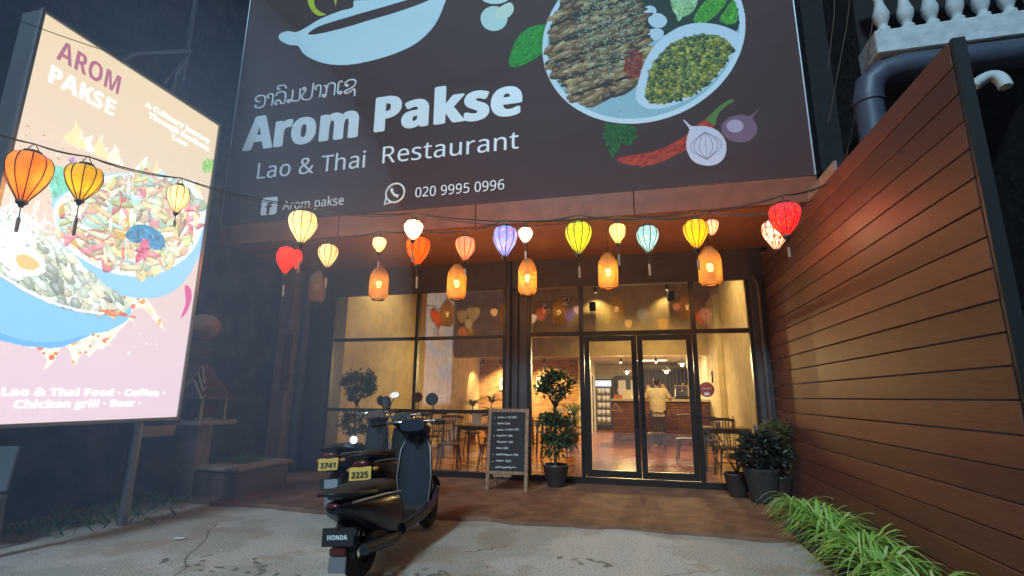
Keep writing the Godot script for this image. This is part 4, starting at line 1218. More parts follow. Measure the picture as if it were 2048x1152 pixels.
func build_lanterns() -> void:
	# key: cloth, two pattern colours, lamp colour, lamp energy (at one metre), own glow
	var kinds := {
		"orange": [Color(1.0, 0.62, 0.2), Color(1.0, 0.7, 0.28), Color(0.98, 0.55, 0.15), Color(1, 0.72, 0.4), 0.035, 0.3, "large orange silk lantern hanging leftmost before the light box", "orange"],
		"chartreuse": [Color(0.85, 0.72, 0.16), Color(0.92, 0.8, 0.3), Color(0.8, 0.62, 0.12), Color(1, 0.85, 0.45), 0.03, 0.22, "yellow-green silk lantern hanging before the light box", "yellow"],
		"cream_hot": [Color(1.0, 0.9, 0.7), Color(1.0, 0.85, 0.6), Color(1, 0.8, 0.5), Color(1, 0.8, 0.5), 0.064, 0.9750000000000001, "small bright cream lantern near the light box's right edge", "cream"],
		"cream": [Color(1.0, 0.92, 0.74), Color(0.95, 0.8, 0.5), Color(0.9, 0.75, 0.55), Color(1, 0.86, 0.6), 0.05, 0.55, "large cream silk lantern below the square mark of the signboard", "cream"],
		"white_hot": [Color(1.0, 0.9, 0.78), Color(1, 0.86, 0.7), Color(1, 0.85, 0.66), Color(1, 0.82, 0.58), 0.096, 3.12, "glaring white lantern hanging before a larger orange one", "white"],
		"blue": [Color(0.56, 0.6, 0.86), Color(0.85, 0.4, 0.5), Color(0.8, 0.86, 0.95), Color(0.9, 0.9, 1.0), 0.045, 0.38, "pale blue lantern with red flower print", "blue"],
		"lime": [Color(0.72, 0.8, 0.2), Color(0.85, 0.5, 0.15), Color(0.9, 0.85, 0.3), Color(1, 0.9, 0.5), 0.04, 0.4, "lime green silk lantern with orange specks", "green"],
		"yellow": [Color(1.0, 0.76, 0.12), Color(1.0, 0.62, 0.1), Color(1, 0.85, 0.3), Color(1, 0.8, 0.4), 0.05, 0.5, "golden yellow silk lantern before a small pink one", "yellow"],
		"crimson": [Color(0.93, 0.2, 0.26), Color(1.0, 0.5, 0.2), Color(0.9, 0.15, 0.4), Color(1, 0.4, 0.28), 0.05, 0.42, "large crimson silk lantern nearest the plank fence", "red"],
		"white_red": [Color(1.0, 0.9, 0.82), Color(0.9, 0.25, 0.15), Color(0.85, 0.2, 0.12), Color(1, 0.75, 0.55), 0.06, 0.8, "white lantern with red bands behind the crimson one", "white"],
		"red": [Color(0.95, 0.2, 0.1), Color(1.0, 0.42, 0.12), Color(0.85, 0.12, 0.08), Color(1, 0.4, 0.2), 0.035, 0.4, "red silk lantern hanging at the left end of the row", "red"],
		"ivory": [Color(0.98, 0.88, 0.7), Color(0.9, 0.75, 0.5), Color(0.95, 0.8, 0.6), Color(1, 0.85, 0.6), 0.035, 0.45, "ivory silk lantern hanging before the unlit rattan lantern", "cream"],
		"amber_hot": [Color(1.0, 0.86, 0.62), Color(1, 0.75, 0.4), Color(1, 0.8, 0.5), Color(1, 0.75, 0.42), 0.08000000000000002, 2.88, "small glaring amber lantern over the first lit rattan lantern", "amber"],
		"tangerine": [Color(1.0, 0.4, 0.06), Color(1.0, 0.55, 0.1), Color(0.95, 0.3, 0.05), Color(1, 0.55, 0.2), 0.045, 0.36, "tangerine silk lantern behind the glaring white one", "orange"],
		"peach": [Color(1.0, 0.6, 0.42), Color(0.95, 0.45, 0.5), Color(1.0, 0.7, 0.35), Color(1, 0.7, 0.45), 0.04, 0.42, "peach silk lantern with pink flower print", "orange"],
		"rose_hot": [Color(1.0, 0.86, 0.8), Color(1, 0.75, 0.68), Color(1, 0.8, 0.7), Color(1, 0.8, 0.65), 0.08000000000000002, 2.88, "small glaring rose white lantern beside the blue one", "white"],
		"gold_hot": [Color(1.0, 0.88, 0.55), Color(1, 0.5, 0.3), Color(1, 0.8, 0.4), Color(1, 0.8, 0.45), 0.08000000000000002, 1.8, "small glaring gold lantern between the lime and teal ones", "yellow"],
		"teal": [Color(0.52, 0.78, 0.78), Color(0.9, 0.9, 0.85), Color(0.85, 0.4, 0.25), Color(0.95, 0.95, 0.9), 0.03, 0.4, "teal silk lantern with white and red print", "teal"],
		"pink_hot": [Color(1.0, 0.66, 0.52), Color(1, 0.9, 0.8), Color(0.95, 0.35, 0.3), Color(1, 0.65, 0.45), 0.08000000000000002, 0.84, "small pink lantern half hidden by the yellow one", "pink"]}
	var seen_red := 0
	for L in LANTERNS:
		var kd: Array = kinds[L[6]]
		var r: float = L[4]; var h: float = L[1] - L[2]
		var label: String = kd[6]
		if L[6] == "red":
			seen_red += 1
			if seen_red == 2:
				label = "small red lantern half hidden behind the red one"
		var t := thing("silk_lantern", label, "lantern", Vector3(L[0], L[2], L[3]), r * 7.0, "silk lanterns strung over the entrance")
		# cloth: a balloon shape, wide above and narrow below, drawn in at each bamboo rib
		var prof := []
		var steps := 14
		for k in steps + 1:
			var u := float(k) / steps
			var rr := 0.2 + 0.8 * pow(sin(minf(u / 0.7, 1.0) * PI / 2), 1.15) if u < 0.7 else 0.36 + 0.64 * sqrt(maxf(0.0, 1.0 - pow((u - 0.7) / 0.3, 2.0)))
			prof.append(Vector2(rr * r, u * h))
		var nr := 10
		var b := MB.new()
		var sides := nr * 4
		for k in steps + 1:
			for a in sides + 1:
				var ang := TAU * a / sides
				var q := 1.0 - 0.035 * absf(sin(ang * nr * 0.5 + PI / 2))
				var d := Vector3(cos(ang), 0, sin(ang))
				var sl: Vector2 = prof[mini(k + 1, steps)] - prof[maxi(k - 1, 0)]
				b.vert(d * prof[k].x * q + Vector3.UP * prof[k].y, (d * sl.y - Vector3.UP * sl.x).normalized(), Vector2(float(a) / sides, 1.0 - float(k) / steps))
		for k in steps:
			b.ring_join(k * (sides + 1), (k + 1) * (sides + 1), sides)
		part(t, "shade", b, silk(L[6], kd[0], [kd[1], kd[2]], kd[5]))
		var rm := MB.new()
		for a in nr:
			var ang := TAU * (a + 0.5) / nr
			var pts := []
			for k in range(0, steps + 1, 1):
				pts.append(Vector3(cos(ang), 0, sin(ang)) * (prof[k].x * 1.0 + 0.002) + Vector3.UP * prof[k].y)
			rm.tube(pts, 0.003 + r * 0.012, 5, false)
		part(t, "rib_cage", rm, M["lantern_wood"])
		part(t, "top_ring", lt([Vector2(r * 0.34, h - 0.004), Vector2(r * 0.4, h - 0.004), Vector2(r * 0.4, h + 0.018), Vector2(r * 0.3, h + 0.022), Vector2(r * 0.3, h - 0.004)], 18), M["lantern_wood"])
		part(t, "bottom_cap", lt([Vector2(0.0, -r * 0.34), Vector2(r * 0.1, -r * 0.34), Vector2(r * 0.13, -r * 0.22), Vector2(r * 0.25, -r * 0.14), Vector2(r * 0.27, 0.006), Vector2(0.0, 0.012)], 16), M["lantern_wood"])
		part(t, "hanger", tb([Vector3(-r * 0.28, h + 0.015, 0), Vector3(-r * 0.1, h + 0.07, 0), Vector3(0, h + 0.085, 0), Vector3(r * 0.1, h + 0.07, 0), Vector3(r * 0.28, h + 0.015, 0)], 0.004, 5), M["cable"])
		var drop: float = L[2] - L[5] - r * 0.3
		if drop > 0.1:
			part(t, "tassel_cord", tb([Vector3(0, -r * 0.3, 0), Vector3(0.004, -r * 0.3 - drop * 0.45, 0)], 0.004, 5), M["cable"])
			part(t, "tassel", tb([Vector3(0.004, -r * 0.3 - drop * 0.42, 0), Vector3(0.004, -r * 0.3 - drop * 0.5, 0), Vector3(0.005, -r * 0.3 - drop, 0.002)], [0.008, 0.013, 0.012], 8), M["tassel"])
		lamp(t, "lamp_light", Vector3(0, h * 0.46, 0), kd[3], kd[4] * LANTERN_GAIN * pow(r / 0.14, 1.6), 0.02)

func build_rattan() -> void:
	# one woven shade, shared by all: crossing helical cane strips on a rounded cylinder, closed neck above
	var prof := func(u: float) -> Vector2:
		var rr := 1.0
		if u < 0.16:
			rr = lerpf(0.62, 1.0, sin(u / 0.16 * PI / 2))
		elif u > 0.6:
			rr = lerpf(0.24, 1.0, pow(cos((u - 0.6) / 0.4 * PI / 2), 0.8))
		return Vector2(rr * 0.137, u * 0.545)
	var weave := MB.new()
	var steps := 26
	for dir in [-1.0, 1.0]:
		for k in 34:
			var base := weave.v.size()
			for s in steps + 1:
				var u := float(s) / steps
				var p: Vector2 = prof.call(u)
				var a: float = TAU * k / 34.0 + dir * u * 2.4
				var off: float = 0.0016 * sin(s * PI + k * PI) * dir
				for e in [-1.0, 1.0]:
					var aa: float = a + e * 0.042
					var d := Vector3(cos(aa), 0, sin(aa))
					weave.vert(d * (p.x + off) + Vector3.UP * p.y, d)
			for s in steps:
				var q := base + s * 2
				weave.tri(q, q + 1, q + 3)
				weave.tri(q, q + 3, q + 2)
	for k in 9:   # hoops
		var p: Vector2 = prof.call(0.02 + k * 0.12)
		weave.lathe([Vector2(p.x + 0.002, p.y - 0.004), Vector2(p.x + 0.004, p.y), Vector2(p.x + 0.002, p.y + 0.004)], 30)
	var wm := weave.mesh()
	var ring := lt([Vector2(0.072, 0.0), Vector2(0.09, -0.004), Vector2(0.092, 0.014), Vector2(0.074, 0.016)], 24).mesh()
	var cap := lt([Vector2(0.0, 0.575), Vector2(0.018, 0.572), Vector2(0.035, 0.555), Vector2(0.037, 0.54), Vector2(0.0, 0.538)], 16).mesh()
	var bulb := MB.new()
	bulb.ball(Vector3(0, 0.25, 0), Vector3(0.04, 0.062, 0.04), 10, 14)
	var bm := bulb.mesh()
	var sock := tb([Vector3(0, 0.29, 0), Vector3(0, 0.345, 0)], 0.017, 10).mesh()
	var lit := glow("filament_glow", Color(1.0, 0.84, 0.5), 9.0)
	var labels := ["unlit woven rattan lantern at the left end of its row", "lit woven rattan lantern under the small amber lantern", "lit woven rattan lantern under the peach lantern", "lit woven rattan lantern beside the shop front's middle column", "lit woven rattan lantern above the glass double door", "lit woven rattan lantern under the yellow silk lantern"]
	for i in RATTANS.size():
		var R: Array = RATTANS[i]
		var sc := Vector3(R[4] / 0.137, (R[1] - R[2]) / 0.56, R[4] / 0.137)
		var t := thing("rattan_lantern", labels[i], "lantern", Vector3(R[0], R[2], R[3]), i * 0.7, "rattan lanterns hung from the soffit")
		var B := Basis.from_scale(sc)
		part(t, "woven_shade", wm, M["rattan"] if i > 0 else M["rattan_dull"], Vector3.ZERO, B)
		part(t, "bottom_ring", ring, M["lantern_wood"], Vector3.ZERO, B)
		part(t, "cap", cap, M["lantern_wood"], Vector3.ZERO, B)
		part(t, "socket", sock, M["black"], Vector3.ZERO, B)
		part(t, "cord", tb([Vector3(0, 0.34 * sc.y, 0), Vector3(0, 3.59 - R[2], 0)], 0.004, 6), M["cable"])
		part(t, "bulb", bm, lit if i > 0 else M["porcelain"], Vector3.ZERO, B)
		if i > 0:
			lamp(t, "bulb_light", Vector3(0, 0.25 * sc.y, 0), Color(1.0, 0.72, 0.34), RATTAN_ENERGY, 0.025)

func sag(pts: Array, dip: float) -> Array:
	var out := []
	for i in pts.size() - 1:
		for k in 8:
			var u := k / 8.0
			out.append(pts[i].lerp(pts[i + 1], u) - Vector3.UP * dip * 4.0 * u * (1.0 - u) * (pts[i].distance_to(pts[i + 1])))
	out.append(pts[pts.size() - 1])
	return out

func build_cables() -> void:
	# the strings run from hook to hook along the lanterns they carry
	var front := [Vector3(-5.0, 3.36, 5.75)]
	var back := [Vector3(-6.2, 3.4, 2.2)]
	var fr := []; var bk := []
	for L in LANTERNS:
		if L[3] >= 2.8 and L[6] != "blue" and L[6] != "lime":
			fr.append(Vector3(L[0], L[1] + 0.087, L[3]))
		else:
			bk.append(Vector3(L[0], L[1] + 0.087, L[3]))
	fr.sort_custom(func(a, b): return a.x < b.x)
	bk.sort_custom(func(a, b): return a.x < b.x)
	front.append_array(fr)
	front.append(Vector3(1.96, 3.42, 2.9))
	back.append_array(bk)
	back.append(Vector3(1.96, 3.44, 2.4))
	for k in 2:
		var pts: Array = [front, back][k]
		var t := thing("lantern_cable", ["black lamp cable sagging from the light box to the fence", "black lamp cable along the fascia carrying the rear lanterns"][k], "cable", Vector3.ZERO, 0.0, "cables the lanterns hang on")
		part(t, "cord", tb(sag(pts, 0.035), 0.006, 6), M["cable"])
		part(t, "cord", tb(sag(pts, 0.055), 0.004, 6), M["cable"])
	var w := part(self, "overhead_wire", tb(sag([Vector3(-5.6, 4.5, 6.5), Vector3(-4.6, 4.55, 4.7), Vector3(-5.9, 5.6, 2.3)], 0.03), 0.004, 5), M["cable"])
	tag(w, "single thin wire crossing before the light box lettering", "wire")

# ---------------------------------------------------------------- scooters

func wheel(parent: Node3D, called: String, at: Vector3, r: float, w: float, spokes: int) -> void:
	var n := Node3D.new()
	n.name = called
	parent.add_child(n, true)
	n.position = at
	var X := Transform3D(Basis(Vector3(1, 0, 0), PI / 2), Vector3.ZERO)
	var ty := MB.new()
	var pr := []
	for k in 13:
		var a := TAU * k / 12.0
		pr.append(Vector2(r - w * 0.5 + cos(a) * w * 0.5, sin(a) * w * 0.52))
	ty.lathe(pr, 36, X)
	part(n, "tyre", ty, M["rubber"])
	var rm := MB.new()
	rm.lathe([Vector2(r - w * 0.98, -w * 0.4), Vector2(r - w * 0.8, -w * 0.42), Vector2(r - w * 0.8, w * 0.42), Vector2(r - w * 0.98, w * 0.4), Vector2(r - w * 0.98, -w * 0.4)], 30, X)
	rm.lathe([Vector2(0.0, -0.06), Vector2(0.035, -0.06), Vector2(0.04, 0.06), Vector2(0.0, 0.06)], 16, X)
	for k in spokes:
		var a := TAU * k / spokes
		var d := Vector3(cos(a), sin(a), 0)
		rm.tube([d * 0.03, d * (r - w * 0.9)], 0.014, 6)
	part(n, "rim", rm, M["rim_black"])

func scooter(label: String, at: Vector3, turn: float, lean: float, o: Dictionary) -> Node3D:
	var t := thing("scooter", label, "scooter", at, turn, "scooters parked at the terrace edge")
	t.rotation.x = 0.0
	var body: Material = M[o.body]
	var wb: float = o.wb
	var k := wb / 1.5
	wheel(t, "rear_wheel", Vector3(0, 0.25, 0), 0.25, 0.11, 5)
	wheel(t, "front_wheel", Vector3(wb, 0.25, 0), 0.25, 0.095, 5)
	var Z := Vector3(0, 0, 1); var Y := Vector3.UP
	var dp: float = o.get("drop", 0.0)
	# rear body: tail, side covers and the hump under the saddle
	var b := MB.new()
	b.loft([[Vector3(-0.4 * k, 0.64 - dp, 0), Z * 0.05, Y * 0.035, 0.8], [Vector3(-0.33 * k, 0.62 - dp, 0), Z * 0.1, Y * 0.06, 0.75], [Vector3(-0.1 * k, 0.56 - dp, 0), Z * 0.155, Y * 0.11, 0.65], [Vector3(0.15 * k, 0.48 - dp, 0), Z * 0.175, Y * 0.18, 0.6], [Vector3(0.38 * k, 0.42 - dp, 0), Z * 0.175, Y * 0.22, 0.55], [Vector3(0.5 * k, 0.4 - dp, 0), Z * 0.15, Y * 0.2, 0.6], [Vector3(0.55 * k, 0.39 - dp, 0), Z * 0.12, Y * 0.17, 0.7]], 22)
	part(t, "body", b, body)
	var sw := MB.new()   # engine and swing arm casing beside the rear wheel
	sw.loft([[Vector3(-0.06, 0.25, 0.1), Z * 0.03, Y * 0.06, 0.8], [Vector3(0.1, 0.27, 0.11), Z * 0.045, Y * 0.08, 0.8], [Vector3(0.35 * k, 0.29, 0.1), Z * 0.06, Y * 0.1, 0.8], [Vector3(0.5 * k, 0.29, 0.06), Z * 0.08, Y * 0.09, 0.8]], 14)
	part(t, "engine_case", sw, M["black"])
	part(t, "shock_absorber", tb([Vector3(-0.02, 0.3, -0.11), Vector3(0.02, 0.55, -0.11)], 0.028, 10), M["dull_metal"])
	var se := MB.new()
	se.loft([[Vector3(-0.38 * k, 0.71 - dp, 0), Z * 0.06, Y * 0.02, 0.8], [Vector3(-0.3 * k, 0.715 - dp, 0), Z * 0.11, Y * 0.04, 0.7], [Vector3(-0.05 * k, 0.715 - dp, 0), Z * 0.14, Y * 0.05, 0.65], [Vector3(0.1 * k, 0.695 - dp, 0), Z * 0.145, Y * 0.05, 0.65], [Vector3(0.3 * k, 0.685 - dp, 0), Z * 0.135, Y * 0.05, 0.65], [Vector3(0.5 * k, 0.655 - dp, 0), Z * 0.09, Y * 0.045, 0.7], [Vector3(0.57 * k, 0.64 - dp, 0), Z * 0.04, Y * 0.02, 0.8]], 20)
	part(t, "seat", se, M["seat_black"])
	part(t, "seat_trim", tb([Vector3(-0.34 * k, 0.665 - dp, 0.115), Vector3(0.1 * k, 0.645 - dp, 0.158), Vector3(0.5 * k, 0.6 - dp, 0.12)], 0.009, 6), M["silver"])
	part(t, "grab_rail", tb([Vector3(-0.05 * k, 0.69 - dp, 0.15), Vector3(-0.3 * k, 0.72 - dp, 0.15), Vector3(-0.46 * k, 0.74 - dp, 0.08), Vector3(-0.46 * k, 0.74 - dp, -0.08), Vector3(-0.3 * k, 0.72 - dp, -0.15), Vector3(-0.05 * k, 0.69 - dp, -0.15)], 0.014, 8), M["rim_black"])
	# step-through floor with raised sills
	part(t, "floorboard", bx(Vector3(0.83 * k, 0.27, 0), Vector3(0.66 * k, 0.045, 0.3), 0.015), M["rubber"])
	for s in [-1.0, 1.0]:
		part(t, "floor_sill", tb([Vector3(0.4 * k, 0.24, 0.16 * s), Vector3(0.8 * k, 0.255, 0.175 * s), Vector3(1.15 * k, 0.3, 0.185 * s), Vector3(1.24 * k, 0.42, 0.19 * s)], [0.05, 0.045, 0.045, 0.03], 10), body)
	# leg shield: a broad curved panel, pale inner face
	var ls := MB.new(); var li := MB.new()
	for i in 9:
		for j in 8:
			var q := func(a: float, c: float, off: float) -> Vector3:
				var y := lerpf(0.26, 0.93, a)
				var hw := 0.175 * (1.0 - 0.35 * pow(absf(a - 0.45) * 1.6, 2.0))
				return Vector3((1.16 + 0.12 * a) * k - 0.07 * c * c + off, y, c * hw)
			var a0 := i / 9.0; var a1 := (i + 1) / 9.0
			var c0 := -1.0 + j / 4.0; var c1 := -1.0 + (j + 1) / 4.0
			ls.quad(q.call(a0, c0, 0.035), q.call(a0, c1, 0.035), q.call(a1, c1, 0.035), q.call(a1, c0, 0.035), Vector3(0.9, -0.1, (c0 + c1) * 0.3).normalized())
			li.quad(q.call(a0, c0, 0.0), q.call(a0, c1, 0.0), q.call(a1, c1, 0.0), q.call(a1, c0, 0.0), Vector3(-0.95, 0.1, -(c0 + c1) * 0.2).normalized())
	part(t, "leg_shield", ls, body)
	part(t, "inner_panel", li, M[o.inner])
	for s in [-1.0, 1.0]:
		part(t, "shield_trim", tb([Vector3(1.1 * k, 0.28, 0.145 * s), Vector3(1.13 * k, 0.55, 0.177 * s), Vector3(1.19 * k, 0.8, 0.155 * s), Vector3(1.25 * k, 0.95, 0.1 * s)], 0.008, 8), M["dull_metal"])
	# front end
	part(t, "steering_column", tb([Vector3(1.36 * k, 0.5, 0), Vector3(1.25 * k, 1.0, 0)], [0.05, 0.04], 12), M["black"])
	for s in [-1.0, 1.0]:
		part(t, "fork_leg", tb([Vector3(1.36 * k, 0.6, 0.075 * s), Vector3(wb, 0.25, 0.075 * s)], 0.02, 8), M["dull_metal"])
	var ff := MB.new()
	for i in 12:
		var a0 := deg_to_rad(25.0 + i * 12.0); var a1 := deg_to_rad(25.0 + (i + 1) * 12.0)
		for j in 4:
			var w0 := -0.075 + j * 0.0375; var w1 := w0 + 0.0375
			var f := func(a: float, w: float) -> Vector3: return Vector3(wb + cos(a) * (0.285 - w * w * 6.0), 0.25 + sin(a) * (0.285 - w * w * 6.0), w)
			ff.quad(f.call(a0, w0), f.call(a0, w1), f.call(a1, w1), f.call(a1, w0), Vector3(cos(a0), sin(a0), (w0 + w1) * 4.0).normalized())
	part(t, "front_fender", ff, body)
	var rf := MB.new()
	for i in 11:
		var a0 := deg_to_rad(60.0 + i * 12.0); var a1 := deg_to_rad(60.0 + (i + 1) * 12.0)
		for j in 4:
			var w0 := -0.085 + j * 0.0425; var w1 := w0 + 0.0425
			var f := func(a: float, w: float) -> Vector3: return Vector3(cos(a) * (0.295 - w * w * 5.0), 0.25 + sin(a) * (0.295 - w * w * 5.0), w)
			rf.quad(f.call(a0, w0), f.call(a0, w1), f.call(a1, w1), f.call(a1, w0), Vector3(cos(a0), sin(a0), (w0 + w1) * 4.0).normalized())
	part(t, "rear_fender", rf, M["black"])
	var na := MB.new()
	na.loft([[Vector3(1.36 * k, 1.0, 0), Z * 0.09, Y * 0.07, 0.8], [Vector3(1.3 * k, 1.0, 0), Z * 0.13, Y * 0.1, 0.75], [Vector3(1.18 * k, 1.02, 0), Z * 0.15, Y * 0.09, 0.75], [Vector3(1.1 * k, 1.04, 0), Z * 0.13, Y * 0.06, 0.8]], 18)
	part(t, "handlebar_cover", na, body)
	var hl := MB.new()
	hl.ball(Vector3(1.37 * k, 1.0, 0), Vector3(0.03, 0.06, 0.085), 8, 14)
	part(t, "headlight", hl, M["clear_lens"])
	part(t, "handlebar", tb([Vector3(1.0 * k, 1.06, -0.36), Vector3(1.1 * k, 1.075, -0.24), Vector3(1.16 * k, 1.07, 0), Vector3(1.1 * k, 1.075, 0.24), Vector3(1.0 * k, 1.06, 0.36)], 0.013, 8), M["chrome"])
	for s in [-1.0, 1.0]:
		part(t, "grip", tb([Vector3(0.985 * k, 1.057, 0.375 * s), Vector3(1.075 * k, 1.07, 0.265 * s)], 0.019, 10), M["rubber"])
		part(t, "brake_lever", tb([Vector3(1.13 * k, 1.06, 0.21 * s), Vector3(1.1 * k, 1.055, 0.3 * s), Vector3(1.04 * k, 1.045, 0.39 * s)], 0.007, 6), M["chrome"])
		var mp := Vector3(1.03 * k, 1.28, (0.24 if o.round_mirrors else 0.3) * s)
		part(t, "mirror_stem", tb([Vector3(1.1 * k, 1.08, 0.2 * s), Vector3(1.09 * k, 1.18, 0.23 * s), mp + Vector3(0.03, -0.02, 0)], 0.006, 6), M["black"])
		var Bm := Basis(Vector3.UP, o.mirror_turn * s + o.mirror_bias) * Basis(Vector3(0, 0, 1), PI / 2 - o.get("tilt", -0.05))
		var mi := MB.new()
		var mr := Vector2(1.0, 1.0) if o.round_mirrors else Vector2(0.72, 1.25)
		mi.lathe([Vector2(0.0, -0.022), Vector2(0.045, -0.018), Vector2(0.062, -0.002), Vector2(0.06, 0.006), Vector2(0.056, 0.007)], 22, Transform3D(Bm * Basis.from_scale(Vector3(mr.x, 1, mr.y)), mp))
		var mo := part(t, "mirror", mi, M["black"])
		var mg := MB.new()
		mg.lathe([Vector2(0.0, 0.0075), Vector2(0.056, 0.0075)], 22, Transform3D(Bm * Basis.from_scale(Vector3(mr.x, 1, mr.y)), mp))
		part(mo, "mirror_glass", mg, M["mirror"])
		if not o.has("plate"):
			continue
		var ti := MB.new()
		ti.ball(Vector3(-0.36 * k, 0.6, 0.13 * s), Vector3(0.035, 0.022, 0.035), 6, 10)
		part(t, "turn_signal", ti, M["amber_lens"])
	for q in [[0.2, 0.05], [-0.2, -0.06], [0.16, -0.02]]:
		part(t, "control_cable", tb([Vector3(1.12 * k, 1.06, q[0]), Vector3(1.2 * k, 1.13, q[0] * 0.7), Vector3(1.3 * k, 1.08, q[1] * 1.5), Vector3(1.34 * k, 0.9, q[1])], 0.006, 5), M["cable"])
	# tail
	var tl := MB.new()
	tl.ball(Vector3(-0.4 * k, 0.655 - dp, 0), Vector3(0.035, 0.04, 0.09) if dp == 0.0 else Vector3(0.02, 0.018, 0.05), 8, 14)
	part(t, "tail_light", tl, M["red_lens"])
	part(t, "exhaust", tb([Vector3(0.35 * k, 0.22, 0.17), Vector3(0.15, 0.22, 0.18), Vector3(-0.3, 0.27, 0.18)], [0.02, 0.045, 0.04], 12), M["rim_black"])
	part(t, "side_stand", tb([Vector3(0.6 * k, 0.24, -0.1), Vector3(0.68 * k, 0.02, -0.24)], 0.012, 8), M["black"])
	part(t, "under_frame", tb([Vector3(0.3 * k, 0.3, 0), Vector3(0.7 * k, 0.2, 0), Vector3(1.1 * k, 0.22, 0)], 0.05, 10), M["black"])
	if o.has("plate"):
		var pb := part(t, "number_plate", bx(Vector3(-0.44 * k, 0.57, 0), Vector3(0.006, 0.125, 0.22), 0.002, Basis(Vector3(0, 0, 1), -0.25)), M["plate"])
		var TB := Basis(Vector3(0, 0, 1), -0.25) * Basis(Vector3.UP, -PI / 2)
		lettering(pb, "number", o.plate, sys_font(["Droid Sans"], 700), 0.055, 0.17, M["ink"], Vector3(-0.445 * k - 0.017, 0.535, -0.085), TB, 0.002)
		part(t, "plate_bracket", tb([Vector3(-0.36 * k, 0.6, 0), Vector3(-0.44 * k, 0.5, 0)], 0.02, 8), M["black"])
	if o.flap != "":
		var fl := part(t, "mud_flap", bx(Vector3(-0.33, 0.36, 0), Vector3(0.008, 0.12, 0.24), 0.003, Basis(Vector3(0, 0, 1), -0.1)), M["black"])
		var TB2 := Basis(Vector3(0, 0, 1), -0.1) * Basis(Vector3.UP, -PI / 2)
		if o.flap == "sticker":
			part(fl, "sticker", bx(Vector3(-0.337, 0.365, 0.01), Vector3(0.003, 0.09, 0.15), 0.0, Basis(Vector3(0, 0, 1), -0.1)), M["silver"])
		else:
			lettering(fl, "lettering", o.flap, sys_font(["Droid Sans"], 700, 0.2), 0.03, 0.15, M["white_paint"], Vector3(-0.34, 0.345, -0.075), TB2, 0.002)
		part(t, "flap_stay", tb([Vector3(-0.2, 0.46, 0), Vector3(-0.33, 0.4, 0)], 0.02, 8), M["black"])
		part(t, "lower_light", bx(Vector3(-0.33, 0.265, 0), Vector3(0.03, 0.05, 0.12), 0.008), M["red_lens"])
		part(t, "splash_guard", bx(Vector3(-0.335, 0.185, 0), Vector3(0.012, 0.1, 0.13), 0.004, Basis(Vector3(0, 0, 1), -0.15)), M["dull_metal"])
	t.rotate_object_local(Vector3(1, 0, 0), lean)
	return t

func build_scooters() -> void:
	scooter("dark blue step-through scooter parked nearest, its rear wheel to the viewer", Vector3(-2.06, -0.03, 4.52), deg_to_rad(93.5), -0.07, {"body": "navy", "wb": 1.5, "inner": "scooter_inner", "round_mirrors": true, "mirror_turn": 0.35, "mirror_bias": 0.0, "flap": "HONDA", "drop": 0.08})
	scooter("black scooter with a yellow plate parked between two others", Vector3(-2.66, -0.02, 3.18), deg_to_rad(98.0), -0.09, {"body": "gloss_black", "wb": 1.3, "inner": "black", "round_mirrors": true, "mirror_turn": 0.5, "mirror_bias": 0.1, "flap": "", "plate": "2225"})
	var c := scooter("black scooter with a yellow plate and silver mud flap, leftmost of three", Vector3(-3.25, 0.0, 2.82), deg_to_rad(97.0), -0.08, {"body": "gloss_black", "wb": 1.3, "inner": "black", "round_mirrors": false, "mirror_turn": 0.06, "mirror_bias": -0.2, "tilt": 0.27, "flap": "sticker", "plate": "3741"})
	# a small glowing pale blue lens on the leftmost scooter
	var lens_ball := MB.new()
	lens_ball.ball(Vector3(-0.1, 0.79, 0.16), Vector3(0.03, 0.042, 0.042), 8, 14)
	part(c, "glowing_lens", lens_ball, glow("lens_glow", Color(0.75, 0.95, 1.0), 2.2))
	lamp(c, "lamp_light", Vector3(-0.1, 0.79, 0.16), Color(0.7, 0.92, 1.0), 0.02, 0.02)

# ---------------------------------------------------------------- street-side things

func squiggle(b: MB, x: float, y: float, w: float, h: float, zf: Callable) -> void:   # a run of chalk letters
	var pts := []
	var u := 0.0
	while u < w:
		pts.append(zf.call(x + u + rng.randf_range(-0.004, 0.004), y + rng.randf_range(0.0, h)))
		u += rng.randf_range(0.006, 0.011)
	if pts.size() > 2:
		b.tube(pts, 0.0028, 4, false)

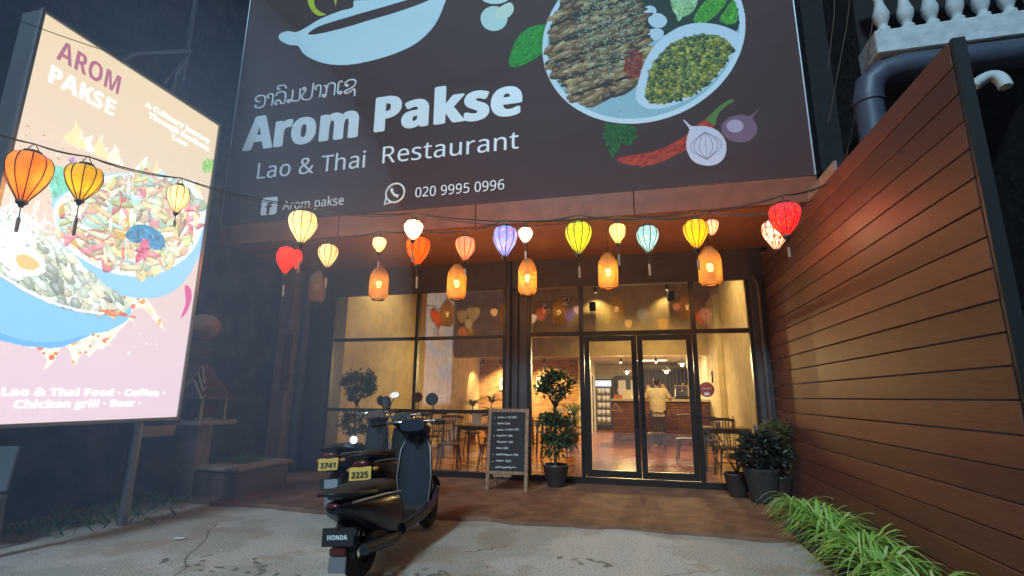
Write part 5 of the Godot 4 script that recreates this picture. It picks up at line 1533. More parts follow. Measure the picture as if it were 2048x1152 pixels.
func build_chalkboard() -> void:
	rng.seed = 88
	var t := thing("chalkboard_stand", "wooden folding chalkboard with a handwritten price list by the entrance", "chalkboard", Vector3(-1.83, 0.0, 1.02), 0.06)
	var tilt := Basis(Vector3(1, 0, 0), -0.13)
	for s in [-1.0, 1.0]:
		part(t, "leg", bx(tilt * Vector3(0.275 * s, 0.565, 0), Vector3(0.05, 1.13, 0.028), 0.004, tilt), M["board_wood"])
		part(t, "rear_leg", bx(Vector3(0.24 * s, 0.53, -0.33), Vector3(0.04, 1.1, 0.024), 0.004, Basis(Vector3(1, 0, 0), 0.17)), M["board_wood"])
	part(t, "top_rail", bx(tilt * Vector3(0, 1.1, 0), Vector3(0.5, 0.05, 0.027), 0.004, tilt), M["board_wood"])
	part(t, "bottom_rail", bx(tilt * Vector3(0, 0.24, 0), Vector3(0.5, 0.045, 0.027), 0.004, tilt), M["board_wood"])
	part(t, "rear_rail", bx(Vector3(0, 0.2, -0.4), Vector3(0.44, 0.04, 0.02), 0.003, Basis(Vector3(1, 0, 0), 0.17)), M["board_wood"])
	part(t, "tray", bx(tilt * Vector3(-0.06, 0.2, 0.02), Vector3(0.26, 0.03, 0.03), 0.003, tilt), M["board_wood"])
	var slate := part(t, "slate", bx(tilt * Vector3(0, 0.668, -0.002), Vector3(0.5, 0.815, 0.012), 0.001, tilt), M["slate"])
	var zf := func(x: float, y: float) -> Vector3: return tilt * Vector3(x, y, 0.0065)
	var b := MB.new()
	var mono := sys_font(["Droid Sans"], 400)
	var rows := [[0.13, "130 000", 0.14], [0.1, "65k", 0.08], [0.11, "Coffee 45k", 0.2], [0.15, "49k", 0.07], [0.16, "50k", 0.07], [0.09, "60k", 0.07], [0.24, "90k", 0.07], [0.13, "65k", 0.08], [0.3, "", 0.0]]
	for i in rows.size():
		var y := 0.985 - i * 0.086
		squiggle(b, -0.215, y, 0.018, 0.022, zf)
		squiggle(b, -0.165, y, rows[i][0], 0.034, zf)
		squiggle(b, -0.16, y + 0.002, rows[i][0] * 0.9, 0.026, zf)
		if rows[i][1] != "":
			lettering(slate, "chalk_price", rows[i][1], mono, 0.03, rows[i][2], M["chalk"], tilt * Vector3(-0.15 + rows[i][0], y + 0.002, 0.005), tilt * Basis(Vector3(0, 0, 1), 0.04), 0.002)
	part(slate, "chalk_writing", b, M["chalk"])

func crown(parent: Node3D, called: String, c: Vector3, r: Vector3, count: int, m: Material, l: float, w: float, core: Material, hollow := 0.35) -> void:
	var b := MB.new()
	var clumps := []
	for k in 26:
		var d := Vector3(rng.randfn(), rng.randfn(), rng.randfn()).normalized()
		clumps.append(d * rng.randf_range(0.45, 0.95))
	for k in count:
		var cc: Vector3 = clumps[rng.randi() % clumps.size()]
		var p: Vector3 = cc + Vector3(rng.randfn(), rng.randfn(), rng.randfn()) * 0.17
		if p.length() > 1.12 or p.length() < hollow:
			continue
		var out := p.normalized()
		var d := (out + Vector3(rng.randfn(), rng.randfn() - 0.3, rng.randfn()) * 0.7).normalized()
		var nn := (Vector3.UP * 0.7 + out * 0.6 + Vector3(rng.randfn(), rng.randfn(), rng.randfn()) * 0.5)
		nn = (nn - d * nn.dot(d)).normalized()
		var s := rng.randf_range(0.7, 1.25)
		b.leaf(c + p * r, d, nn, l * s, w * s)
	part(parent, called, b, m)
	if core:
		var tw := MB.new()
		for k in 9:
			var cc: Vector3 = clumps[k] * r * 0.85
			tw.tube([c - Vector3.UP * r.y * 0.95, c + cc * 0.4, c + cc], [0.012, 0.008, 0.003], 5)
		part(parent, "twigs", tw, core)

func pot(parent: Node3D, r: float, h: float, m: Material) -> void:
	part(parent, "pot", lt([Vector2(0.0, 0.0), Vector2(r * 0.66, 0.0), Vector2(r * 0.7, h * 0.06), Vector2(r * 0.66, h * 0.1), Vector2(r * 0.86, h * 0.45), Vector2(r * 0.98, h * 0.85), Vector2(r * 1.05, h * 0.9), Vector2(r * 1.05, h), Vector2(r * 0.93, h), Vector2(r * 0.9, h * 0.88), Vector2(0.0, h * 0.87)], 28), m)

func fronds(parent: Node3D, called: String, c: Vector3, n: int, length: float, w: float, rise: float, m: Material) -> void:
	var b := MB.new()
	for k in n:
		var a := rng.randf() * TAU
		var lift := rng.randf_range(0.35, 1.0) * rise
		var L := length * rng.randf_range(0.65, 1.1)
		var d := Vector3(cos(a), 0, sin(a))
		var pts := []; var ws := []
		for s in 9:
			var u := s / 8.0
			pts.append(c + d * L * (u * 0.75 + 0.12 * u * u) + Vector3.UP * (L * lift * (1.9 * u - 1.75 * u * u)))
			ws.append(maxf(0.0012, w * sin(PI * pow(u * 0.96 + 0.02, 0.55)) * 0.5))
		b.blade(pts, ws, d.cross(Vector3.UP).normalized())
	part(parent, called, b, m)

func build_plants() -> void:
	rng.seed = 203
	# two clipped standard trees in pots against the glass
	for q in [[Vector3(-1.22, 0.0, 0.42), "two-tier clipped tree in a dark pot left of the door", "leaf_dark"], [Vector3(-4.6, 0.0, 0.42), "small round-headed tree in a pot behind the scooters", "leaf_dark"]]:
		var t := thing("potted_tree", q[1], "potted tree", q[0], rng.randf() * 6.0, "potted trees against the windows")
		pot(t, 0.19, 0.31, M["pot_dark"])
		var tr := MB.new()
		tr.tube([Vector3(0, 0.24, 0), Vector3(0.015, 0.6, 0.01), Vector3(-0.012, 0.95, 0), Vector3(0.01, 1.24, 0)], [0.022, 0.018, 0.016, 0.013], 8)
		for k in 7:
			var a := TAU * k / 7.0
			tr.tube([Vector3(0.0, 1.12, 0), Vector3(cos(a) * 0.09, 1.28, sin(a) * 0.09), Vector3(cos(a) * 0.17, 1.44, sin(a) * 0.17)], [0.012, 0.008, 0.004], 6)
		part(t, "trunk", tr, M["bark"])
		crown(t, "crown", Vector3(0, 1.48, 0), Vector3(0.29, 0.25, 0.29), 1500, M[q[2]], 0.06, 0.017, null, 0.25)
		if q[0].x > -2.0:
			crown(t, "lower_foliage", Vector3(0, 0.74, 0), Vector3(0.33, 0.31, 0.33), 1700, M["leaf_dark"], 0.075, 0.016, null, 0.2)
		else:
			crown(t, "lower_foliage", Vector3(0, 0.85, 0), Vector3(0.27, 0.2, 0.27), 700, M["leaf_dark"], 0.07, 0.016, null, 0.2)
	# dark pots in the right-hand corner
	var p1 := thing("potted_shrub", "dark bushy shrub in a stone pot in the right-hand corner", "potted shrub", Vector3(1.52, 0.0, 0.82))
	pot(p1, 0.21, 0.42, M["pot_stone"])
	crown(p1, "foliage", Vector3(0, 0.62, 0), Vector3(0.31, 0.24, 0.3), 1500, M["leaf_black"], 0.085, 0.017, null, 0.15)
	fronds(p1, "drooping_leaves", Vector3(0, 0.5, 0), 130, 0.5, 0.02, 0.35, M["leaf_black"])
	var p2 := thing("climbing_shrub", "column of small-leaved creeper against the plank fence", "shrub", Vector3(1.78, 0.0, 0.62))
	pot(p2, 0.15, 0.3, M["pot_dark"])
	part(p2, "trunk", tb([Vector3(0, 0.2, 0), Vector3(0.02, 0.8, 0)], [0.02, 0.012], 7), M["bark"])
	crown(p2, "foliage", Vector3(0, 0.62, 0), Vector3(0.15, 0.36, 0.2), 1500, M["leaf_olive"], 0.035, 0.012, null, 0.2)
	crown(p2, "foliage", Vector3(0.0, 0.9, 0.05), Vector3(0.2, 0.15, 0.24), 1100, M["leaf_olive"], 0.035, 0.012, null, 0.2)
	var p3 := thing("potted_palm", "small fern-like palm in a pot before the right window", "potted palm", Vector3(1.28, 0.0, 0.5))
	pot(p3, 0.17, 0.3, M["pot_dark"])
	var fr := MB.new(); var rc := MB.new()
	for k in 9:
		var a := TAU * k / 9.0 + 0.3
		var d := Vector3(cos(a), 0, sin(a))
		var pts := []
		for s in 10:
			var u := s / 9.0
			pts.append(Vector3(0, 0.28, 0) + d * 0.38 * u + Vector3.UP * (0.78 * u - 0.22 * u * u))
		rc.tube(pts, 0.005, 5)
		for s in range(3, 10):
			for e in [-1.0, 1.0]:
				var sd: Vector3 = d.cross(Vector3.UP) * e
				fr.leaf(pts[s], (sd + d * 0.5 - Vector3.UP * 0.3).normalized(), Vector3.UP, 0.13, 0.016)
	part(p3, "frond_stalks", rc, M["leaf_black"])
	part(p3, "frond_leaves", fr, M["leaf_black"])
	# spider plants along the foot of the fence
	var spots := [[Vector3(1.66, 0.02, 1.85), 0.46, "spider plant clump nearest the corner pots"], [Vector3(1.7, 0.02, 2.35), 0.5, "spider plant clump second from the corner pots"], [Vector3(1.66, 0.02, 2.85), 0.5, "spider plant clump third from the corner pots"], [Vector3(1.7, 0.02, 3.4), 0.54, "tall spider plant clump in the middle of the fence foot"], [Vector3(1.62, 0.02, 3.85), 0.5, "spider plant clump with long arching blades at the frame's bottom edge"], [Vector3(1.68, 0.02, 4.4), 0.5, "spider plant clump nearest the viewer by the fence"]]
	for q in spots:
		var t := thing("spider_plant", q[2], "spider plant", q[0], rng.randf() * 6.0, "spider plants along the fence")
		fronds(t, "blades", Vector3.ZERO, 60, q[1] * 1.05, 0.026, 0.95, M["blade0"])
		fronds(t, "blades", Vector3(0.02, 0, 0.02), 46, q[1], 0.024, 1.1, M["blade1"])
		fronds(t, "blades", Vector3(-0.02, 0, 0.0), 16, q[1] * 1.2, 0.02, 1.0, M["blade2"])
	# things by the left wall: planter, weeds, spirit house
	var pl := thing("brick_planter", "low brick planter with weeds by the left wall", "planter", Vector3(-5.35, -0.05, 1.95))
	part(pl, "box", span(Vector3(-0.32, 0.0, -0.5), Vector3(0.32, 0.36, 0.5), 0.02), mat("planter", lin(0.14, 0.07, 0.05), 0.9))
	part(pl, "rim", span(Vector3(-0.36, 0.36, -0.54), Vector3(0.36, 0.41, 0.54), 0.015), M["pillar_plaster"])
	fronds(pl, "weeds", Vector3(0, 0.38, 0.1), 70, 0.34, 0.014, 1.0, M["leaf_mid"])
	fronds(pl, "weeds", Vector3(0.0, 0.38, -0.25), 50, 0.28, 0.014, 1.0, M["leaf_mid"])
	var wd := part(self, "weeds", MB.new() if false else weeds_mesh(), M["leaf_mid"])
	stuff(wd)
	tag(wd, "low weeds growing along the foot of the left wall", "weeds")

func weeds_mesh() -> MB:
	var b := MB.new()
	for k in 900:
		var z := rng.randf_range(2.6, 6.6)
		var c := Vector3(-5.9 + rng.randfn() * 0.28 + 0.25 * sin(z * 2.1), -0.02, z)
		var a := rng.randf() * TAU
		var d := Vector3(cos(a), rng.randf_range(0.6, 2.0), sin(a)).normalized()
		var nn := Vector3(-sin(a), 0.3, cos(a)).normalized()
		b.leaf(c, d, nn, rng.randf_range(0.05, 0.17), 0.012)
	return b

func build_shrine() -> void:
	var s := thing("spirit_house", "small ornate spirit house on a pedestal by the left wall", "spirit house", Vector3(-5.8, -0.05, 2.38))
	var red := mat("shrine_red", lin(0.09, 0.03, 0.025), 0.7)
	var gold := mat("shrine_gold", lin(0.4, 0.3, 0.12), 0.5)
	part(s, "pedestal", span(Vector3(-0.12, 0.0, -0.12), Vector3(0.12, 0.94, 0.12), 0.01), M["pillar_plaster"])
	part(s, "platform", span(Vector3(-0.32, 0.94, -0.32), Vector3(0.32, 1.0, 0.32), 0.01), M["pillar_plaster"])
	part(s, "cella", span(Vector3(-0.13, 1.0, -0.13), Vector3(0.13, 1.28, 0.13), 0.005), red)
	for x in [-0.2, 0.2]:
		for z in [-0.2, 0.2]:
			part(s, "post", tb([Vector3(x, 1.0, z), Vector3(x, 1.3, z)], 0.018, 8), gold)
	for k in 3:
		var w := 0.3 - k * 0.085; var y := 1.28 + k * 0.1
		var r := MB.new()
		r.flat([Vector3(w, y, w), Vector3(w, y, -w), Vector3(0, y + 0.24, -w * 0.6), Vector3(0, y + 0.24, w * 0.6)])
		r.flat([Vector3(-w, y, -w), Vector3(-w, y, w), Vector3(0, y + 0.24, w * 0.6), Vector3(0, y + 0.24, -w * 0.6)])
		r.flat([Vector3(-w, y, w), Vector3(w, y, w), Vector3(0, y + 0.24, w * 0.6)])
		r.flat([Vector3(w, y, -w), Vector3(-w, y, -w), Vector3(0, y + 0.24, -w * 0.6)])
		var ro := part(s, "roof", r, red)
		for e in [-1.0, 1.0]:
			part(ro, "gable_trim", tb([Vector3(w * e * 1.05, y + 0.06, w * 0.95), Vector3(w * e * 0.95, y + 0.0, w), Vector3(0, y + 0.25, w * 0.62)], 0.012, 6), gold)
	part(s, "spire", tb([Vector3(0, 1.6, 0), Vector3(0, 1.76, 0)], [0.02, 0.003], 8), gold)
	var dish := part(self, "offering_dish", lt([Vector2(0.0, 0.0), Vector2(0.06, 0.0), Vector2(0.1, 0.02), Vector2(0.105, 0.022), Vector2(0.06, 0.008), Vector2(0.0, 0.006)], 24), M["white_paint"], Vector3(-5.62, 0.951, 2.5))
	tag(dish, "white dish lying at the spirit house's edge", "dish")
	var b := thing("round_lantern", "dim unlit round paper lantern above the spirit house", "lantern", Vector3(-5.75, 2.2, 2.58))
	var g := MB.new()
	var pr := []
	for k in 33:
		var a := PI * k / 32.0
		pr.append(Vector2(0.21 * sin(a) * (1.0 - 0.03 * (k % 2)) + 0.001, -0.17 * cos(a)))
	g.lathe(pr, 28)
	part(b, "shade", g, mat("paper_lantern", lin(0.26, 0.15, 0.1), 0.85))
	part(b, "cord", tb([Vector3(0, 0.17, 0), Vector3(-0.1, 1.2, 0)], 0.004, 5), M["cable"])
	var nt := part(self, "notice_board", bx(Vector3(-5.55, 0.86, 3.2), Vector3(0.02, 0.12, 0.42), 0.003), M["pillar_plaster"])
	tag(nt, "small pale notice board below the light box", "notice")
	var ch := thing("plastic_chair", "pale plastic chair standing below the light box at the left edge", "chair", Vector3(-5.72, -0.05, 4.86), 0.4)
	var pm := mat("pale_plastic", lin(0.2, 0.21, 0.23), 0.6)
	part(ch, "seat", bx(Vector3(0, 0.42, 0), Vector3(0.42, 0.03, 0.42), 0.012), pm)
	part(ch, "backrest", bx(Vector3(0, 0.66, -0.2), Vector3(0.42, 0.4, 0.03), 0.012, Basis(Vector3(1, 0, 0), -0.12)), pm)
	for x in [-0.18, 0.18]:
		for z in [-0.18, 0.18]:
			part(ch, "leg", tb([Vector3(x, 0.42, z), Vector3(x * 1.15, 0.0, z * 1.15)], [0.024, 0.016], 8), pm)
	for q in [[Vector3(-4.2, -0.02, 4.05), 0.3, "scrap of white paper lying on the drive"]]:
		var l := part(self, "paper_scrap", bx(q[0], Vector3(0.09, 0.004, 0.05), 0.0, Basis(Vector3.UP, q[1])), M["paper"])
		tag(l, q[2], "litter")

# ---------------------------------------------------------------- dining room

func spindle_chair(label: String, at: Vector3, turn: float) -> void:
	var t := thing("spindle_chair", label, "chair", at, turn, "spindle-back chairs in the dining room")
	if chair_meshes.is_empty():
		var se := MB.new()
		se.loft([[Vector3(0, 0.445, 0.21), Vector3(0.17, 0, 0), Vector3(0, 0.014, 0), 0.7], [Vector3(0, 0.445, 0.19), Vector3(0.2, 0, 0), Vector3(0, 0.02, 0), 0.7], [Vector3(0, 0.44, 0), Vector3(0.215, 0, 0), Vector3(0, 0.02, 0), 0.7], [Vector3(0, 0.445, -0.18), Vector3(0.18, 0, 0), Vector3(0, 0.02, 0), 0.7], [Vector3(0, 0.445, -0.2), Vector3(0.15, 0, 0), Vector3(0, 0.014, 0), 0.7]], 16)
		chair_meshes["seat"] = se.mesh()
		chair_meshes["rail"] = tb([Vector3(-0.21, 0.9, -0.24), Vector3(-0.1, 0.92, -0.275), Vector3(0.1, 0.92, -0.275), Vector3(0.21, 0.9, -0.24)], 0.026, 8).mesh()
		for k in 7:
			var x := -0.165 + k * 0.055
			chair_meshes["sp%d" % k] = tb([Vector3(x * 0.85, 0.45, -0.17), Vector3(x, 0.9, -0.255)], 0.008, 6).mesh()
		var i := 0
		for x in [-1.0, 1.0]:
			for z in [-1.0, 1.0]:
				chair_meshes["leg%d" % i] = tb([Vector3(0.14 * x, 0.44, 0.14 * z), Vector3(0.2 * x, 0.0, 0.2 * z)], [0.02, 0.013], 8).mesh()
				i += 1
		chair_meshes["str"] = tb([Vector3(-0.17, 0.2, 0), Vector3(0.17, 0.2, 0)], 0.01, 6).mesh()
	part(t, "seat", chair_meshes["seat"], M["chair_wood"])
	part(t, "top_rail", chair_meshes["rail"], M["chair_wood"])
	for k in 7:
		part(t, "spindle", chair_meshes["sp%d" % k], M["chair_wood"])
	for k in 4:
		part(t, "leg", chair_meshes["leg%d" % k], M["chair_wood"])
	part(t, "stretcher", chair_meshes["str"], M["chair_wood"])

var chair_meshes := {}

func dining_table(label: String, at: Vector3, sx: float, sz: float) -> void:
	var t := thing("dining_table", label, "table", at, 0.0, "tables in the dining room")
	part(t, "table_top", bx(Vector3(0, 0.74, 0), Vector3(sx, 0.035, sz), 0.006), M["table_wood"])
	part(t, "apron", bx(Vector3(0, 0.69, 0), Vector3(sx - 0.12, 0.06, sz - 0.12), 0.003), M["chair_wood"])
	for x in [-1.0, 1.0]:
		for z in [-1.0, 1.0]:
			part(t, "leg", tb([Vector3((sx * 0.5 - 0.07) * x, 0.72, (sz * 0.5 - 0.07) * z), Vector3((sx * 0.5 - 0.05) * x, 0.0, (sz * 0.5 - 0.05) * z)], [0.03, 0.022], 8), M["chair_wood"])

func picture(label: String, at: Vector3, w: float, h: float, turn: float, seed_n: int) -> void:
	rng.seed = seed_n
	var t := thing("framed_picture", label, "picture", at, turn)
	part(t, "frame", span(Vector3(-w * 0.5, -h * 0.5, 0), Vector3(w * 0.5, h * 0.5, 0.025), 0.006), M["black"])
	part(t, "mount", span(Vector3(-w * 0.44, -h * 0.44, 0.025), Vector3(w * 0.44, h * 0.44, 0.028)), M["paper"])
	var b := MB.new()
	for k in 7:
		var p := Vector3(rng.randf_range(-0.3, 0.3) * w, rng.randf_range(-0.3, 0.3) * h, 0.029 + 0.0003 * k)
		var a := rng.randf() * TAU
		b.flat([p + Vector3(cos(a), sin(a), 0) * w * 0.2, p + Vector3(cos(a + 2.2), sin(a + 2.2), 0) * w * 0.13, p + Vector3(cos(a + 3.9), sin(a + 3.9), 0) * w * 0.16])
	part(t, "print", b, M["ink"])

func track_spot(label: String, at: Vector3, to: Vector3, e: float, ang: float, col := Color(1.0, 0.84, 0.53)) -> void:
	var t := thing("track_spotlight", label, "spotlight", at, 0.0, "ceiling spotlights in the dining room")
	var d := (to - at).normalized()
	part(t, "bracket", tb([Vector3(0, 0.12, 0), Vector3(0, 0.0, 0)], 0.012, 6), M["black"])
	part(t, "body", tb([-d * 0.06, d * 0.09], 0.038, 12), M["black"])
	part(t, "lens", tb([d * 0.091, d * 0.096], 0.032, 12), glow("spot_lens", Color(1.0, 0.9, 0.7), 6.0))
	spot(t, "spot_light", d * 0.12, d * 3.0, col, e * ROOM_GAIN, ang, 0.7, 0.04)

func build_room() -> void:
	rng.seed = 314
	# bar: brick front, stone top
	var bar_t := thing("bar_counter", "brick-fronted bar counter with a pale stone top", "counter", Vector3(-0.7, 0.0, -7.6))
	part(bar_t, "core", span(Vector3(0.0, 0.0, 0.0), Vector3(2.66, 1.18, 0.58)), M["mortar_dark"])
	part(bar_t, "worktop", span(Vector3(-0.05, 1.18, -0.1), Vector3(2.66, 1.25, 0.68), 0.01), M["stone_top"])
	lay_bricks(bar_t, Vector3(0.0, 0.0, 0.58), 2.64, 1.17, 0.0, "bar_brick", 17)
	# kitchen behind: fridge, curtain, cabinet, shelf
	var fr := thing("drinks_fridge", "black glass-door fridge with lit shelves in the passage", "fridge", Vector3(-1.32, 0.0, -13.1))
	part(fr, "case", span(Vector3(-0.36, 0.0, -0.32), Vector3(0.36, 2.0, 0.26), 0.015), M["fridge_case"])
	part(fr, "header", span(Vector3(-0.33, 1.72, 0.261), Vector3(0.33, 1.95, 0.3), 0.008), glow("fridge_header_lamp", Color(0.8, 0.86, 1.0), 0.8))
	part(fr, "interior", span(Vector3(-0.3, 0.2, 0.262), Vector3(0.3, 1.66, 0.268)), M["fridge_inner"])
	for k in 5:
		part(fr, "shelf", span(Vector3(-0.3, 0.3 + k * 0.28, 0.268), Vector3(0.3, 0.315 + k * 0.28, 0.4), 0.002), M["dull_metal"])
	part(fr, "door_frame", span(Vector3(-0.35, 0.12, 0.405), Vector3(-0.3, 1.7, 0.43), 0.004), M["black"])
	part(fr, "door_frame", span(Vector3(0.3, 0.12, 0.405), Vector3(0.35, 1.7, 0.43), 0.004), M["black"])
	lamp(fr, "fridge_light", Vector3(0.0, 1.6, 0.39), Color(0.75, 0.85, 1.0), 0.16, 0.03)
	for k in 5:
		for j in 3:
			var bt := part(self, "cup", lt([Vector2(0.0, 0.0), Vector2(0.05, 0.0), Vector2(0.085, 0.08), Vector2(0.09, 0.17), Vector2(0.03, 0.2), Vector2(0.0, 0.2)], 12), M["porcelain"], Vector3(-1.5 + j * 0.18 + rng.randf_range(-0.02, 0.02), 0.316 + k * 0.28, -12.77))
			tag(bt, "white tub standing on a fridge shelf", "tub", "tubs in the drinks fridge")
	var cu := thing("curtain", "dark pleated curtain behind the bar", "curtain", Vector3(0.3, 0.0, -12.2))
	var cm := MB.new()
	var prev := Vector3.ZERO
	for k in 91:
		var u := k / 90.0
		var p := Vector3(u * 1.75, 0.0, 0.05 * sin(u * 82.0) + 0.02 * sin(u * 31.0))
		if k > 0:
			var nn := Vector3(-(p.z - prev.z), 0, p.x - prev.x).normalized()
			cm.quad(prev + Vector3.UP * 0.2, p + Vector3.UP * 0.2, p + Vector3.UP * 2.36, prev + Vector3.UP * 2.36, nn)
		prev = p
	part(cu, "cloth", cm, M["curtain"])
	part(cu, "rod", tb([Vector3(-0.05, 2.38, 0), Vector3(1.8, 2.38, 0)], 0.012, 8), M["black"])
	var cb := thing("wall_cabinet", "dark cabinet with two pale panels on the kitchen wall", "cabinet", Vector3(-0.85, 0.0, -13.4))
	part(cb, "case", span(Vector3(0.0, 0.9, -0.15), Vector3(1.1, 2.15, 0.1), 0.01), M["fridge_case"])
	for x in [0.12, 0.62]:
		part(cb, "panel", span(Vector3(x, 1.2, 0.1), Vector3(x + 0.3, 1.98, 0.115), 0.003), M["paper"])
	var sh := thing("back_counter", "pale counter with a lit splashback behind the bar", "counter", Vector3(0.2, 0.0, -11.6))
	part(sh, "case", span(Vector3(0.0, 0.0, -0.5), Vector3(1.85, 0.9, 0.1), 0.01), M["wall_inside"])
	part(sh, "worktop", span(Vector3(-0.02, 0.9, -0.52), Vector3(1.85, 0.95, 0.12), 0.006), M["stone_top"])
	# door opening in the passage wall
	var pd := thing("passage_door", "narrow dark door in the passage beside the fridge", "door", Vector3(-1.6, 0.0, -10.8))
	part(pd, "leaf", span(Vector3(-0.012, 0.02, -0.4), Vector3(0.02, 2.05, 0.4), 0.006), M["black"])
	for z in [-0.46, 0.46]:
		part(pd, "jamb", span(Vector3(-0.015, 0.0, z - 0.05), Vector3(0.04, 2.12, z + 0.05), 0.005), M["white_paint"])
	# things on the bar
	var bg := thing("paper_bag", "white paper carrier bag with a round handle on the bar", "bag", Vector3(-0.34, 1.25, -7.2))
	part(bg, "bag", span(Vector3(-0.02, 0.0, -0.07), Vector3(0.2, 0.26, 0.07), 0.012), M["paper"])
	var hp := []
	for k in 17:
		var a := PI * k / 16.0
		hp.append(Vector3(-0.09 + cos(a) * 0.11, 0.2 + sin(a) * 0.15, 0.0))
	part(bg, "handle", tb(hp, 0.011, 6), M["paper"])
	for k in 2:
		var ob := part(self, "snack_box", bx(Vector3(-0.6 + k * 0.13, 1.31, -7.12), Vector3(0.11, 0.12, 0.08), 0.004), M["orange_box"])
		tag(ob, ["orange snack box at the very end of the bar", "orange snack box against the white carrier bag"][k], "box", "orange boxes on the bar")
	var cf := thing("coffee_machine", "shiny coffee machine at the right end of the bar", "coffee machine", Vector3(1.25, 1.25, -7.3))
	part(cf, "base", span(Vector3(-0.2, 0.0, -0.16), Vector3(0.22, 0.06, 0.16), 0.01), M["black"])
	part(cf, "body", span(Vector3(-0.18, 0.06, -0.16), Vector3(0.2, 0.4, 0.02), 0.02), M["chrome"])
	part(cf, "head", span(Vector3(-0.17, 0.27, 0.02), Vector3(0.19, 0.4, 0.15), 0.02), M["chrome"])
	part(cf, "lever", tb([Vector3(0.0, 0.3, 0.14), Vector3(0.05, 0.46, 0.2)], 0.012, 8), M["chrome"])
	part(cf, "spout", tb([Vector3(0.02, 0.27, 0.09), Vector3(0.02, 0.2, 0.09)], 0.015, 8), M["chrome"])
	for q in [[0.62, 0.055, 0.08, "small white bowl on the bar beside the standing person"], [0.95, 0.09, 0.05, "wide white dish on the bar left of the coffee machine"], [0.05, 0.05, 0.1, "white cup on the bar left of the standing person"]]:
		var d := part(self, "bar_dish", lt([Vector2(0.0, 0.0), Vector2(q[1] * 0.6, 0.0), Vector2(q[1], q[2]), Vector2(q[1] * 0.92, q[2]), Vector2(0.0, q[2] * 0.25)], 16), M["porcelain"], Vector3(q[0], 1.251, -7.15))
		tag(d, q[3], "dish", "dishes on the bar")
	var hg := part(self, "wire_hanger", tb([Vector3(-0.62, 1.13, -6.985), Vector3(-0.72, 0.92, -6.985), Vector3(-0.43, 0.9, -6.985), Vector3(-0.62, 1.13, -6.985)], 0.009, 6), M["paper"])
	tag(hg, "pale wire triangle hanging on the brick bar front", "hanger")
	# chairs and tables
	spindle_chair("spindle chair in front of the standing person at the bar", Vector3(0.42, 0, -4.9), 0.05)
	spindle_chair("spindle chair with its back to the glass door's right leaf", Vector3(0.98, 0, -3.4), -0.2)
	spindle_chair("spindle chair right of the door by the right wall", Vector3(1.5, 0, -1.5), 0.1)
	spindle_chair("spindle chair beyond the right-hand table", Vector3(1.3, 0, -3.0), PI)
	dining_table("dark table beside the right wall near the glass", Vector3(1.55, 0, -2.25), 0.85, 0.75)
	dining_table("table in the middle of the left bay", Vector3(-2.95, 0, -1.5), 0.9, 0.75)
	dining_table("table by the left wall behind the scooters", Vector3(-4.6, 0, -3.0), 0.9, 0.8)
	dining_table("table far back beside the brick wall", Vector3(-3.3, 0, -5.2), 1.2, 0.75)
	dining_table("table behind the potted tree left of the door", Vector3(-1.95, 0, -4.0), 0.8, 0.8)
	for q in [[Vector3(-3.35, 0, -0.75), 0.2, "spindle chair closest to the left bay's glass"], [Vector3(-2.55, 0, -0.8), -0.2, "spindle chair behind the chalkboard's left edge"], [Vector3(-2.95, 0, -2.3), PI, "spindle chair on the far side of the left bay's table"], [Vector3(-4.3, 0, -2.3), 0.1, "spindle chair at the left wall's table, back to the glass"], [Vector3(-4.75, 0, -3.9), PI - 0.1, "spindle chair beyond the left wall's table"], [Vector3(-3.85, 0, -3.6), PI + 0.3, "spindle chair alone between two left tables"], [Vector3(-3.0, 0, -4.5), 0.0, "spindle chair before the brick wall's table"], [Vector3(-3.6, 0, -6.0), PI, "spindle chair between the far table and the brick wall"], [Vector3(-1.9, 0, -3.1), 0.15, "spindle chair right behind the potted tree"], [Vector3(-1.35, 0, -4.2), PI / 2, "spindle chair left of the door aisle"]]:
		spindle_chair(q[2], q[0], q[1])
	var menus := [[Vector3(-3.05, 0.758, -1.4), "standing menu card on the left bay's table"], [Vector3(-2.62, 0.758, -1.55), "brown menu card at the left bay's table edge"], [Vector3(-4.5, 0.758, -2.9), "menu card on the left wall's table"], [Vector3(-1.85, 0.758, -4.0), "menu card behind the potted tree"]]
	for q in menus:
		var mc := part(self, "menu_card", bx(q[0] + Vector3(0, 0.14, 0), Vector3(0.2, 0.28, 0.006), 0.001, Basis(Vector3(1, 0, 0), -0.15)), M["paper"])
		tag(mc, q[1], "menu", "menu cards on the tables")
	for q in [[Vector3(1.45, 0.758, -2.1), "white napkin holder on the table by the right wall"], [Vector3(-2.85, 0.758, -1.65), "white napkin holder on the left bay's table"]]:
		var nh := part(self, "napkin_holder", bx(q[0] + Vector3(0, 0.055, 0), Vector3(0.09, 0.11, 0.07), 0.01), M["porcelain"])
		tag(nh, q[1], "napkin holder", "napkin holders on the tables")
	var sb := part(self, "sauce_bottle", lt([Vector2(0.0, 0.0), Vector2(0.03, 0.0), Vector2(0.032, 0.12), Vector2(0.012, 0.17), Vector2(0.014, 0.21), Vector2(0.0, 0.215)], 14), M["porcelain"], Vector3(1.72, 0.758, -2.1))
	tag(sb, "slim pale sauce bottle on the table by the right wall", "bottle")
	# indoor plants
	rng.seed = 99
	for q in [[Vector3(-4.55, 0, -7.6), 1.05, 0.75, "tall spiky indoor plant before the brick wall's left part"], [Vector3(-5.1, 0, -7.4), 0.95, 0.6, "smaller spiky indoor plant in the room's left corner"], [Vector3(-1.75, 0, -6.1), 0.75, 0.95, "spiky indoor plant beside the passage, behind the potted tree"]]:
		var t := thing("indoor_plant", q[3], "plant", q[0], 0.0, "spiky plants in the dining room")
		pot(t, 0.18, 0.34, M["terracotta"])
		part(t, "stem", tb([Vector3(0, 0.25, 0), Vector3(0.02, q[1], 0)], 0.02, 7), M["bark"])
